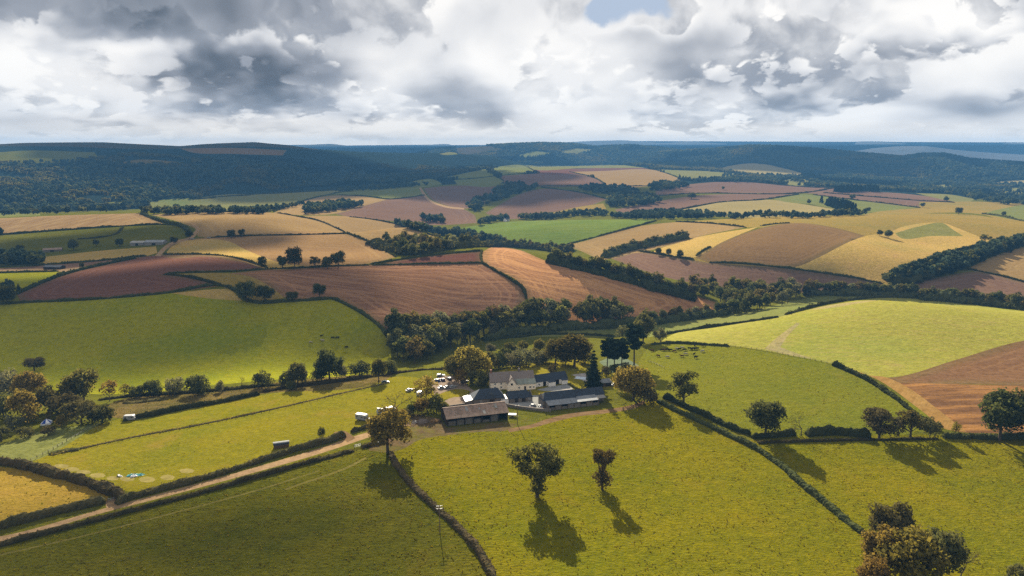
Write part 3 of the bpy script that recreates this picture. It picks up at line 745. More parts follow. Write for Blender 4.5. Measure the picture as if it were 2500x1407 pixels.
    ('bare_patch', 'pale worn tent circle in front of the teal tarpaulin in the camping field corner', 'worn_patch', [(330.0, 1169.0), (324.4, 1173.9), (311.0, 1176.0), (297.6, 1173.9), (292.0, 1169.0), (297.6, 1164.1), (311.0, 1162.0), (324.4, 1164.1)]),
    ('bare_patch', 'pale worn tent circle in the angle of the two hedges in the camping field corner', 'worn_patch', [(380.0, 1171.0), (373.8, 1176.3), (359.0, 1178.5), (344.2, 1176.3), (338.0, 1171.0), (344.2, 1165.7), (359.0, 1163.5), (373.8, 1165.7)]),
    ('bare_patch', 'pale worn tent circle beside the thin stake in the camping field corner', 'worn_patch', [(427.0, 1166.0), (421.7, 1170.9), (409.0, 1173.0), (396.3, 1170.9), (391.0, 1166.0), (396.3, 1161.1), (409.0, 1159.0), (421.7, 1161.1)]),
    ('bare_patch', 'pale worn tent circle half hidden by the lane hedge in the camping field corner', 'worn_patch', [(475.0, 1150.0), (469.4, 1154.2), (456.0, 1156.0), (442.6, 1154.2), (437.0, 1150.0), (442.6, 1145.8), (456.0, 1144.0), (469.4, 1145.8)]),
    ('road', 'winding pale lane crossing the far fields', 'lane_gravel', [(378, 625), (388, 614), (402, 601), (425, 588), (460, 580), (480, 560), (466, 546), (476, 545), (489, 560), (470, 583), (430, 594), (410, 606), (398, 618), (392, 626)]),
    ('road', 'thin pale track along the top edge of the red ploughed field', 'dirt', [(392, 622), (510, 624), (578, 632), (640, 647), (652, 656), (638, 651), (578, 635), (510, 627), (395, 625)]),
    ('road', 'pale farm road at the edge of the red ploughed field', 'lane_gravel', [(-200, 664), (0, 659), (110, 656), (150, 657), (200, 652), (172, 668), (152, 664), (110, 661), (0, 664), (-200, 670)]),
    ('road', 'pale track climbing between two mauve fields', 'lane_gravel', [(1028, 458), (1036, 470), (1050, 487), (1090, 503), (1133, 508), (1133, 512), (1088, 507), (1044, 489), (1030, 472), (1023, 459)]),
    # the far hills
    ('hill_field', 'pale fields high on the wooded hill', 'meadow', [(-100, 376), (0, 372), (60, 368), (230, 372), (238, 382), (180, 394), (0, 400), (-100, 404)]),
    ('hill_field', 'tan fields below the bare hilltop', 'stubble_dome', [(440, 363), (560, 361), (700, 367), (690, 380), (560, 376), (470, 373)]),
    ('heath', 'brown heath on the long bare hilltop', 'heath', [(-200, 345), (1000, 345), (760, 366), (700, 361), (560, 358), (440, 363), (330, 364), (150, 358), (-200, 360)]),
    ('hill_clearing', 'sandy clearing in the wooded hillside', 'rough_bank', [(285, 398), (340, 390), (440, 396), (350, 403)]),
    ('hill_field', 'small bright field on the far ridge', 'meadow_pale', [(1072, 376), (1108, 372), (1118, 377), (1085, 379)]),
    ('hill_field', 'sunlit fields on the far ridge', 'meadow_bright', [(1262, 381), (1300, 370), (1345, 373), (1330, 381), (1285, 386)]),
    ('hill_field', 'sunlit strips near the top of the far ridge', 'meadow_pale', [(1365, 368), (1400, 363), (1452, 365), (1440, 371), (1400, 377), (1375, 375)]),
    ('heath', 'brown heath on the far ridge', 'heath', [(1100, 362), (1150, 357), (1200, 358), (1240, 368), (1190, 374), (1110, 372)]),
    ('hill_field', 'pale field between trees in the far valley', 'meadow_pale', [(2255, 457), (2300, 451), (2335, 453), (2320, 463), (2270, 466)]),
    ('hill_field', 'pale field beyond the hedgerow in the far valley', 'meadow_pale', [(2420, 470), (2450, 461), (2520, 458), (2520, 478), (2450, 480)]),
    ('hill_field', 'thin pale field under the wooded ridge end', 'straw_pale', [(2430, 446), (2470, 441), (2520, 441), (2520, 448), (2450, 449)]),
]


def tag(o, label=None, cat=None, group=None, kind=None):
    if label:
        o['label'] = label
    if cat:
        o['category'] = cat
    if group:
        o['group'] = group
    if kind:
        o['kind'] = kind
    return o


def link_mesh(name, verts, faces, mats, parent=None, smooth=False, midx=None):
    me = bpy.data.meshes.new(name)
    me.from_pydata([tuple(v) for v in verts], [], [tuple(int(i) for i in f) for f in faces])
    for m in (mats if isinstance(mats, (list, tuple)) else [mats]):
        me.materials.append(MATS[m] if isinstance(m, str) else m)
    if smooth:
        me.polygons.foreach_set('use_smooth', [True] * len(me.polygons))
    if midx is not None:
        me.polygons.foreach_set('material_index', midx)
    me.update()
    o = bpy.data.objects.new(name, me)
    COL.objects.link(o)
    if parent is not None:
        o.parent = parent
    return o


def in_poly(px, py, poly):
    x0, y0 = poly[:, 0], poly[:, 1]
    x1, y1 = np.roll(x0, -1), np.roll(y0, -1)
    res = np.zeros(px.shape, bool)
    for a, b, c, d in zip(x0, y0, x1, y1):
        if b == d:
            continue
        cr = (b > py) != (d > py)
        res ^= cr & (px < (c - a) * (py - b) / (d - b) + a)
    return res


WOOD_CLASS = -1
LAND = {}


def build_land():
    rnd = np.random.RandomState(3)
    pts, edges, polys = [], [], []
    for f in FIELDS:
        P = smooth_line(f[3], 10.0, True)
        P[:, 1] = np.maximum(P[:, 1], 348)
        az, r = hit(P[:, 0], P[:, 1])
        q = np.stack([az, np.log(r)], -1)
        polys.append(q)
        n0 = len(pts)
        pts += [tuple(v) for v in q]
        edges += [(n0 + i, n0 + (i + 1) % len(q)) for i in range(len(q))]
    # rows of the sheet: tight where the land faces the camera
    rr, v = [], 45.0
    while v < 9600:
        rr.append(v)
        v *= 1.0 + 9.0 / (FPX * (120.0 / v + 0.14)) * (1.0 if v > 130 else 4.0)
    da = 9.5 / FPX
    na = int(rad(47) / da)
    g = []
    for i, r in enumerate(rr):
        off = 0.5 * (i % 2)
        for j in range(-na, na + 1):
            g.append(((j + off) * da + rnd.uniform(-.15, .15) * da, math.log(r)))
    for a_ in np.radians(np.linspace(50, 178, 24)):          # land to the sides and behind the camera, coarse
        for r in np.exp(np.linspace(math.log(45), math.log(9600), 40)):
            g += [(a_, math.log(r)), (-a_, math.log(r))]
    pts += g
    vo, eo, fo, *_ = delaunay_2d_cdt([Vector(p) for p in pts], edges, [], 0, 1e-6)
    V = np.array([(p[0], p[1]) for p in vo])
    F = np.array([f for f in fo if len(f) == 3], int)
    C = V[F].mean(1)
    cls = np.full(len(F), -2, int)
    for i, q in enumerate(polys):
        bb = (C[:, 0] > q[:, 0].min()) & (C[:, 0] < q[:, 0].max()) & (C[:, 1] > q[:, 1].min()) & (C[:, 1] < q[:, 1].max())
        idx = np.nonzero(bb)[0]
        if len(idx):
            ins = in_poly(C[idx, 0], C[idx, 1], q)
            cls[idx[ins]] = i
    # close hairline gaps between neighbouring fields
    ekey = {}
    nb = [[] for _ in range(len(F))]
    for fi, f in enumerate(F):
        for a, b in ((f[0], f[1]), (f[1], f[2]), (f[2], f[0])):
            k = (a, b) if a < b else (b, a)
            if k in ekey:
                nb[fi].append(ekey[k])
                nb[ekey[k]].append(fi)
            else:
                ekey[k] = fi
    inner = C[:, 1] < math.log(2600)
    for _ in range(1):
        new = cls.copy()
        for fi in np.nonzero((cls == -2) & inner)[0]:
            c = [cls[k] for k in nb[fi] if cls[k] >= 0 and FIELDS[cls[k]][2] not in ('lane_gravel', 'dirt', 'yard_gravel', 'slab_pale', 'slab_grey', 'court_green', 'mud')]
            if len(c) >= 2:
                new[fi] = c[0]
        cls = new
    r = np.exp(V[:, 1])
    z, ridge = terrain(V[:, 0], r)
    W = np.stack([r * np.sin(V[:, 0]), r * np.cos(V[:, 0]), z], -1)
    fr = ridge[F].max(1)
    cls[(cls == -2) & (fr > 0)] = -3
    cls[(cls == -2) & (C[:, 1] > math.log(2300))] = -3
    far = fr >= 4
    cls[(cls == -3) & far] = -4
    LAND['V'], LAND['F'], LAND['C'], LAND['cls'], LAND['W'] = V, F, C, cls, W

    import mathutils

    def piece(name, label, mat, mask, outline=None):
        ff = F[mask]
        used, inv = np.unique(ff, return_inverse=True)
        o = link_mesh(name, W[used], inv.reshape(-1, 3), mat, smooth=True)
        if outline is not None:                                  # metres to the edge of the field, for headlands
            q = np.concatenate([outline + (np.roll(outline, -1, 0) - outline) * t for t in (0, .25, .5, .75)])
            rr_ = np.exp(q[:, 1])
            kd = mathutils.kdtree.KDTree(len(q))
            for i_, (a_, b_) in enumerate(zip(rr_ * np.sin(q[:, 0]), rr_ * np.cos(q[:, 0]))):
                kd.insert((a_, b_, 0), i_)
            kd.balance()
            dist = [kd.find((v_[0], v_[1], 0))[2] for v_ in W[used]]
            o.data.attributes.new('edge', 'FLOAT', 'POINT').data.foreach_set('value', np.array(dist, np.float32))
        return tag(o, label, None, None, 'structure')
    for i, f in enumerate(FIELDS):
        if (cls == i).any():
            piece(f[0], f[1], f[2], cls == i, polys[i])
    piece('ground', 'dull green meadow and verges between the fields', 'meadow', cls == -2)
    piece('hills', 'dark wooded hillsides around the valley', 'wood_floor', cls == -3)
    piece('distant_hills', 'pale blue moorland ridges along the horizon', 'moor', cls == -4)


build_land()

# ------------------------------------------------------------------ foliage and bark
def leaf_mat(name, a, b, trans=0.35, var=0.25):
    m, N, out = new_mat(name)
    P = pos(N)
    oi = N.n.new('ShaderNodeObjectInfo')
    n = N.noise(P, 0.35, 2, 0.6)
    fine = N.noise(P, 2.5, 2, 0.6)
    col = N.mix(N.ramp(n, 0.3, 0.7), a, b)
    col = N.mix(N.ramp(fine, 0.35, 0.65, 0.0, 0.45), col, tuple(v * 1.5 for v in a))
    hs = N.node('ShaderNodeHueSaturation', Hue=N.ramp(oi.outputs['Random'], 0, 1, 0.5 - 0.025, 0.5 + 0.02, False), Saturation=1.0,
                Value=N.ramp(N.m('FRACT', N.m('MULTIPLY', oi.outputs['Random'], 7.31)), 0, 1, 1 - var, 1 + var, False), Fac=1.0, Color=col)
    d = N.node('ShaderNodeBsdfDiffuse', Color=hs)
    t = N.node('ShaderNodeBsdfTranslucent', Color=N.mix(0.5, hs, (1.0, 0.85, 0.25), 'MULTIPLY'))
    N.l.new(N.node('ShaderNodeMixShader', i0=trans, i1=d, i2=t), out.inputs[0])
    return m


leaf_mat('leaf_oak', (.112, .100, .026), (.066, .072, .022), 0.5)
leaf_mat('leaf_dark', (.080, .082, .028), (.052, .062, .026), 0.45)
leaf_mat('leaf_gold', (.190, .145, .034), (.110, .094, .026), 0.5)
leaf_mat('leaf_brown', (.092, .082, .030), (.062, .058, .024), 0.28)
leaf_mat('leaf_wood_gold', (.120, .100, .028), (.080, .074, .024), 0.38)
leaf_mat('leaf_grey', (.150, .148, .076), (.098, .102, .054), 0.42)
leaf_mat('leaf_pine', (.022, .032, .018), (.016, .024, .015), 0.1)
leaf_mat('leaf_far', (.046, .062, .040), (.032, .050, .036), 0.3, 0.55)  # bluish tint: haze of far hills painted into the leaf colour
leaf_mat('leaf_hedge', (.064, .052, .024), (.044, .042, .018), 0.22)
leaf_mat('leaf_hedge_green', (.050, .052, .019), (.036, .042, .016), 0.22)


def bark_mat():
    m, N, out = new_mat('bark')
    P = pos(N)
    n = N.noise(N.vm('MULTIPLY', P, (1, 1, .3)), 4.0, 4, 0.6)
    surf(N, out, N.mix(n, (.050, .038, .028), (.095, .078, .060)), 0.95, n, 0.6, 0.05, 0.1)


bark_mat()
RNG = np.random.RandomState(11)


class Geo:
    def __init__(self):
        self.v, self.f = [], []

    def tube(self, pts, radii, sides=6, cap=False):
        base = sum(len(a) for a in self.v)
        pts = [np.asarray(p, float) for p in pts]
        ring = []
        for i, p in enumerate(pts):
            d = pts[min(i + 1, len(pts) - 1)] - pts[max(i - 1, 0)]
            d = d / (np.linalg.norm(d) + 1e-9)
            u = np.cross(d, (0.3, 0.9, 0.31) if abs(d[2]) > 0.9 else (0, 0, 1.0))
            u /= np.linalg.norm(u) + 1e-9
            w = np.cross(d, u)
            for k in range(sides):
                a = 2 * math.pi * k / sides
                ring.append(p + radii[i] * (math.cos(a) * u + math.sin(a) * w))
        self.v.append(np.array(ring))
        for i in range(len(pts) - 1):
            for k in range(sides):
                k2 = (k + 1) % sides
                self.f.append((base + i * sides + k, base + i * sides + k2, base + (i + 1) * sides + k2, base + (i + 1) * sides + k))
        if cap:
            self.f.append(tuple(base + (len(pts) - 1) * sides + k for k in range(sides)))

    def leaves(self, P, size, out=None, rng=RNG):
        n = len(P)
        base = sum(len(a) for a in self.v)
        nrm = rng.normal(size=(n, 3))
        if out is not None:
            nrm = nrm * 0.6 + out
        nrm /= np.linalg.norm(nrm, axis=1)[:, None] + 1e-9
        t = np.cross(nrm, rng.normal(size=(n, 3)))
        t /= np.linalg.norm(t, axis=1)[:, None] + 1e-9
        b = np.cross(nrm, t)
        s = np.asarray(size).reshape(-1, 1) * rng.uniform(0.6, 1.35, (n, 1))
        q = np.stack([P - t * s - b * s * .55, P + t * s * .2 - b * s, P + t * s + b * s * .5, P - t * s * .25 + b * s], 1).reshape(-1, 3)
        self.v.append(q)
        self.f += [(base + 4 * i, base + 4 * i + 1, base + 4 * i + 2, base + 4 * i + 3) for i in range(n)]

    def mesh(self, name, mat, smooth=False):
        V = np.concatenate(self.v) if self.v else np.zeros((0, 3))
        me = bpy.data.meshes.new(name)
        me.from_pydata(V.tolist(), [], self.f)
        me.materials.append(MATS[mat])
        if smooth:
            me.polygons.foreach_set('use_smooth', [True] * len(me.polygons))
        me.update()
        return me


def sphere_pts(n, rng):
    p = rng.normal(size=(n, 3))
    return p / (np.linalg.norm(p, axis=1)[:, None] + 1e-9)


def crown_clusters(rng, n, rx, rz, zc, rmin, rmax, shape=None):
    """lumps of a crown: centres inside an uneven egg"""
    out = []
    lob = rng.uniform(0.72, 1.12, 8)
    while len(out) < n:
        d = sphere_pts(1, rng)[0]
        if d[2] < -0.75:
            continue
        a = (math.atan2(d[1], d[0]) / (2 * math.pi) * 8) % 8
        k = lob[int(a) % 8]
        rad_ = rng.uniform(0.45, 1.0) ** 0.6 * k
        c = np.array([d[0] * rx * rad_, d[1] * rx * rad_, zc + d[2] * rz * rad_])
        if shape:
            w = shape((c[2] - (zc - rz)) / (2 * rz))
            c[:2] *= w
        out.append((c, rng.uniform(rmin, rmax)))
    return out


def tree_proto(kind, seed, leaf, n_leaf, leaf_s, H=14.0, rx=6.0, base=3.0, ncl=26, cr=(1.4, 2.4), trunk_r=0.45, shape=None, limbs=9, flat=1.0, extra=None, sub=0):
    rng = np.random.RandomState(seed)
    zc, rz = (H + base) / 2, (H - base) / 2
    cl = crown_clusters(rng, ncl, rx - cr[0] * .6, rz - cr[0] * .6, zc, cr[0], cr[1], shape)
    if extra:
        cl += [(np.array(c, float), r) for c, r in extra]
    g = Geo()
    tot = sum(r * r for _, r in cl)
    for c, r in cl:
        k = max(3, int(n_leaf * r * r / tot))
        d = sphere_pts(k, rng)
        d[:, 2] = np.abs(d[:, 2]) * np.where(rng.rand(k) < 0.72, 1, -1)
        P = c + d * (r * rng.uniform(0.55, 1.12, (k, 1))) * np.array([1, 1, flat])
        g.leaves(P, leaf_s, d, rng)
    crown = g.mesh('crown', leaf)
    t = Geo()
    lean = rng.normal(size=2) * 0.25
    top = np.array([lean[0], lean[1], base + (H - base) * 0.55])
    pts = [np.array([0, 0, -0.6]), np.array([0.02, 0, 0.3]), top * np.array([.3, .3, .4]), top]
    t.tube(pts, [trunk_r * 1.5, trunk_r * 1.05, trunk_r * .8, trunk_r * .35], 7)
    order = sorted(range(len(cl)), key=lambda i: -cl[i][1])[:limbs]
    for i in order:
        c = cl[i][0]
        s = rng.uniform(.3, .75)
        p0 = pts[1] + (top - pts[1]) * s
        mid = (p0 + c) / 2 + np.array([0, 0, -0.08 * np.linalg.norm(c - p0)])
        t.tube([p0, mid, c], [trunk_r * .42, trunk_r * .28, trunk_r * .08], 5)
    return {'crown': crown, 'trunk': t.mesh('trunk', 'bark', True), 'H': H, 'R': rx}


def pine_proto(seed, leaf='leaf_pine', n_leaf=3000, H=18.0):
    rng = np.random.RandomState(seed)
    g, t = Geo(), Geo()
    t.tube([(0, 0, -.6), (0, 0, 1), (.2, .1, H * .5), (.1, 0, H * .97)], [.45, .36, .27, .08], 7)
    for i in range(17):
        z = H * (0.42 + 0.56 * (i / 16.0) ** 0.85)
        a = i * 2.4 + rng.uniform(-.4, .4)
        L = (2.6 + 1.6 * math.sin(math.pi * min(1, (z / H - .4) / .6))) * rng.uniform(.6, 1.1)
        c = np.array([math.cos(a) * L, math.sin(a) * L, z + .25 * L])
        t.tube([(.1, 0, z - .6), c * np.array([.5, .5, 1]), c], [.13, .09, .03], 5)
        k = n_leaf // 17
        d = sphere_pts(k, rng)
        g.leaves(c * np.array([.75, .75, 1]) + d * np.array([2.2, 2.2, 1.1]) * rng.uniform(.3, 1, (k, 1)), .42, d, rng)
    return {'crown': g.mesh('crown', leaf), 'trunk': t.mesh('trunk', 'bark', True), 'H': H + .6, 'R': 4.0}


def fir_proto(seed, leaf='leaf_pine', n_leaf=2800, H=16.0, R=3.6, ragged=.5):
    rng = np.random.RandomState(seed)
    g, t = Geo(), Geo()
    t.tube([(0, 0, -.6), (0, 0, 1), (0, 0, H * .95)], [.4, .34, .05], 7)
    tiers = 11
    for i in range(tiers):
        f = i / (tiers - 1)
        z = H * (.10 + .86 * f)
        L = R * (1 - f) ** .8 + .25
        for b in range(7):
            a = b * 2 * math.pi / 7 + i * .5 + rng.uniform(-.2, .2)
            l = L * rng.uniform(1 - ragged, 1.1)
            k = max(3, int(n_leaf * (1 - f * .8) / (tiers * 7 * .6)))
            s = rng.uniform(.15, 1, (k, 1))
            P = np.array([math.cos(a), math.sin(a), -.28]) * l * s + np.array([0, 0, z]) + rng.normal(size=(k, 3)) * np.array([.28, .28, .16]) * (.5 + L * .25)
            g.leaves(P, .30 + .1 * (1 - f), None, rng)
    return {'crown': g.mesh('crown', leaf), 'trunk': t.mesh('trunk', 'bark', True), 'H': H, 'R': R}


def bare_proto(seed, H=11.0, leaf='leaf_brown', n_leaf=260, spread=.75):
    rng = np.random.RandomState(seed)
    g, t = Geo(), Geo()
    tips = []

    def grow(p, d, L, r, lev):
        q = p + d * L
        mid = (p + q) / 2 + rng.normal(size=3) * L * .06
        t.tube([p, mid, q], [r, r * .8, r * .55], 5 if lev < 2 else 4)
        if lev >= 4:
            tips.append(q)
            return
        for k in range(3 if lev < 3 else 2):
            nd = d + rng.normal(size=3) * spread * (0.75 if lev else .6) + np.array([0, 0, .16])
            nd /= np.linalg.norm(nd)
            grow(q, nd, L * rng.uniform(.62, .82), r * .55, lev + 1)
    grow(np.array([0, 0, -.4]), np.array([0, 0, 1.0]), H * .30, .02 * H + .06, 0)
    tips = np.array(tips)
    idx = rng.randint(0, len(tips), n_leaf)
    g.leaves(tips[idx] + rng.normal(size=(n_leaf, 3)) * .45, .16, None, rng)
    return {'crown': g.mesh('crown', leaf), 'trunk': t.mesh('trunk', 'bark', False), 'H': float(tips[:, 2].max()), 'R': float(np.abs(tips[:, :2]).max())}


PROTO = {}


def make_protos():
    T = tree_proto
    P = PROTO
    P['oak'] = [T('oak', s, 'leaf_oak', 3800, .36, 14, 6.8, 1.4, 36, (1.7, 2.7)) for s in (1, 2, 3)]
    P['oak_dark'] = [T('oak', s, 'leaf_dark', 3800, .36, 14, 6.6, 1.2, 36, (1.7, 2.6)) for s in (4, 5)]
    P['oak_gold'] = [T('oak', s, 'leaf_gold', 3600, .34, 13, 6.6, 1.2, 34, (1.6, 2.5)) for s in (6, 7)]
    P['oak_brown'] = [T('oak', s, 'leaf_brown', 3400, .32, 13, 6.6, 1.2, 34, (1.5, 2.4), limbs=14) for s in (8, 9)]
    P['open'] = [T('open', s, 'leaf_oak', 2400, .30, 13, 6.6, 2.0, 30, (1.1, 1.9), limbs=20) for s in (10, 12)]
    P['lone'] = [T('lone', 13, 'leaf_oak', 5200, .34, 17, 8.6, 7.0, 46, (1.5, 2.4), .6, limbs=18,
                   extra=[((0, 0, 1.9), 2.0), ((1.2, .6, 3.4), 2.4), ((-1.2, -.4, 4.2), 2.3), ((-.4, -1.4, 3.0), 1.8), ((.9, -.5, 5.8), 2.0), ((2.4, 0, 6.0), 1.6), ((-.3, .8, 6.6), 1.8)])]
    P['slim'] = [T('slim', 14, 'leaf_wood_gold', 2600, .26, 13, 4.1, 7.6, 26, (.9, 1.5), .38, limbs=18,
                   extra=[((0, 0, 1.9), 1.7), ((1.2, 0, 3.0), 1.9), ((-1.2, .5, 3.5), 1.8), ((.5, -.8, 4.4), 1.7), ((-.3, .6, 5.2), 1.5), ((0, .2, 6.4), 1.2)])]
    P['bush'] = [T('bush', s, 'leaf_oak', 1300, .28, 6, 4.0, -.4, 18, (1.2, 1.9), .2) for s in (15, 16)]
    P['bush_dark'] = [T('bush', s, 'leaf_dark', 1300, .28, 6, 4.0, -.4, 18, (1.2, 1.9), .2) for s in (17, 18)]
    P['bush_grey'] = [T('bush', s, 'leaf_grey', 1400, .28, 7, 4.2, -.4, 18, (1.2, 1.9), .2) for s in (19, 20)]
    P['bush_gold'] = [T('bush', s, 'leaf_gold', 1500, .28, 8, 4.2, -.4, 20, (1.2, 2.0), .2) for s in (21, 22)]
    P['bush_brown'] = [T('bush', s, 'leaf_brown', 1500, .27, 7, 4.2, -.4, 20, (1.1, 1.8), .2) for s in (23, 24)]
    P['pale'] = [T('pale', 25, 'leaf_gold', 700, .26, 10, 3.6, 1.8, 18, (.8, 1.4), .16, limbs=16)]
    P['pine'] = [pine_proto(s) for s in (26, 27)]
    P['fir'] = [fir_proto(28, R=4.2), fir_proto(29, R=3.4)]
    P['bare'] = [bare_proto(30), bare_proto(31, spread=.9)]
    # trees of the woods: fewer, larger leaf clumps
    P['wood'] = [T('wood', s, l, 900, .60, 15, 5.6, 1.2, 18, (1.8, 2.8), .35, limbs=4) for s, l in ((40, 'leaf_dark'), (41, 'leaf_oak'), (42, 'leaf_oak'), (43, 'leaf_dark'), (44, 'leaf_grey'), (52, 'leaf_wood_gold'), (53, 'leaf_dark'))]
    P['far'] = [T('far', s, l, 130, 1.45, 11, 5.0, .2, 9, (1.8, 2.8), .3, limbs=2) for s, l in ((45, 'leaf_far'), (46, 'leaf_far'), (47, 'leaf_dark'), (48, 'leaf_far'))]
    P['far_olive'] = [T('far', 51, 'leaf_oak', 130, 1.45, 11, 5.0, .2, 9, (1.8, 2.8), .3, limbs=2)]  # lighter crowns: tree variety, plus sunlit patches put into the colour
    # the 'far' fir needs big sprays
    rng = np.random.RandomState(50)
    g, t = Geo(), Geo()
    t.tube([(0, 0, -.5), (0, 0, 10)], [.3, .05], 5)
    d = sphere_pts(130, rng)
    zz = rng.uniform(0, 1, (130, 1)) ** 1.3
    g.leaves(np.concatenate([d[:, :2] * (3.2 * (1 - zz) + .3), 1.0 + 11.5 * zz], 1), 1.1, None, rng)
    P['far_fir'] = [{'crown': g.mesh('crown', 'leaf_pine'), 'trunk': t.mesh('trunk', 'bark'), 'H': 13.0, 'R': 3.3}]


make_protos()


def scale_at(p):
    """photo pixels per metre for an upright thing standing at point p"""
    f = Vector((0, math.cos(PITCH), -math.sin(PITCH)))
    d = Vector(p) - Vector((0, 0, CAMZ))
    depth = d.dot(f)
    up = math.cos(math.atan2(-d.z, math.hypot(d.x, d.y)))
    return FPX / depth, FPX / depth * up


def empty(name, loc, rz=0.0, sc=(1, 1, 1)):
    e = bpy.data.objects.new(name, None)
    e.empty_display_size = 0.5
    e.location = loc
    e.rotation_euler = (0, 0, rz)
    e.scale = sc
    COL.objects.link(e)
    return e


NTREE = 0


def plant(kind, p, h, label, name, cat='tree', group=None, wide=1.0, var=None, rz=None):
    global NTREE
    NTREE += 1
    pr = PROTO[kind]
    pr = pr[(NTREE if var is None else var) % len(pr)]
    s = h / pr['H']
    e = empty(name, p, RNG.uniform(0, 6.28) if rz is None else rz, (s * wide, s * wide, s))
    tag(e, label, cat, group)
    for part in ('trunk', 'crown'):
        o = bpy.data.objects.new(part, pr[part])
        COL.objects.link(o)
        o.parent = e
    return e


def hedge(label, pts, w=2.2, h=1.8, mat='leaf_hedge', name='hedge', cat='hedge', group=None, leafy=1.0):
    if name == 'hedge':
        w, h = w * .85, h * .88
    P = smooth_line(pts, 4.0)
    az, r = hit(P[:, 0], P[:, 1])
    ok = np.concatenate([[True], np.abs(np.diff(np.log(r))) < 0.12])
    W = world(az[ok], r[ok])
    d = np.concatenate([[0], np.cumsum(np.linalg.norm(np.diff(W[:, :2], axis=0), axis=1))])
    rm = float(np.median(r))
    step = max(0.7, rm / 520.0)
    n = max(4, int(d[-1] / step))
    s = np.linspace(0, d[-1], n)
    cx, cy = np.interp(s, d, W[:, 0]), np.interp(s, d, W[:, 1])
    tx_, ty_ = np.gradient(cx), np.gradient(cy)
    tl = np.hypot(tx_, ty_) + 1e-9
    nx, ny = -ty_ / tl, tx_ / tl
    k = abs(hash(label)) % 1000
    k = sum(ord(ch) * (i + 1) for i, ch in enumerate(label)) % 997
    wv = w * (1 + .30 * fbm(s / 6.0, s * 0 + k, 3))
    hv = h * (1 + .24 * fbm(s / 5.0, s * 0 + k + 50, 3) + .30 * fbm(s / 22.0, s * 0 + k + 90, 2)) * np.clip(np.minimum(s, s[-1] - s) / step * .35 + .45, 0, 1)
    prof = [(-.5, -.25), (-.52, .35), (-.42, .78), (-.15, 1.0), (.15, 1.02), (.42, .78), (.52, .35), (.5, -.25)]
    V = np.zeros((n, len(prof), 3))
    rng = np.random.RandomState(k)
    for j, (a, b) in enumerate(prof):
        jit = rng.normal(size=n) * .07 * w
        V[:, j, 0] = cx + nx * (a * wv + jit)
        V[:, j, 1] = cy + ny * (a * wv + jit)
        V[:, j, 2] = b * hv + rng.normal(size=n) * .06 * h * (b > 0)
    V[:, :, 2] += ground_z(cx, cy)[:, None]
    F = []
    m = len(prof)
    for i in range(n - 1):
        for j in range(m - 1):
            F.append((i * m + j, i * m + j + 1, (i + 1) * m + j + 1, (i + 1) * m + j))
    F.append(tuple(range(m - 1, -1, -1)))
    F.append(tuple((n - 1) * m + j for j in range(m)))
    g = Geo()
    g.v.append(V.reshape(-1, 3))
    g.f += F
    nl = int(min(9000, leafy * d[-1] * (7.0 if rm < 450 else 2.4 if rm < 900 else 0.9)))
    if nl:
        ii = rng.randint(0, n, nl)
        jj = rng.choice(np.arange(1, m - 1), nl)
        sz = np.clip(rm / 1300.0, .22, 1.1)
        g.leaves(V[ii, jj] + rng.normal(size=(nl, 3)) * np.array([.25, .25, .18]) * (sz / .22) ** .5, sz, None, rng)
    o = bpy.data.objects.new(name, g.mesh(name, mat))
    COL.objects.link(o)
    return tag(o, label, cat, group)

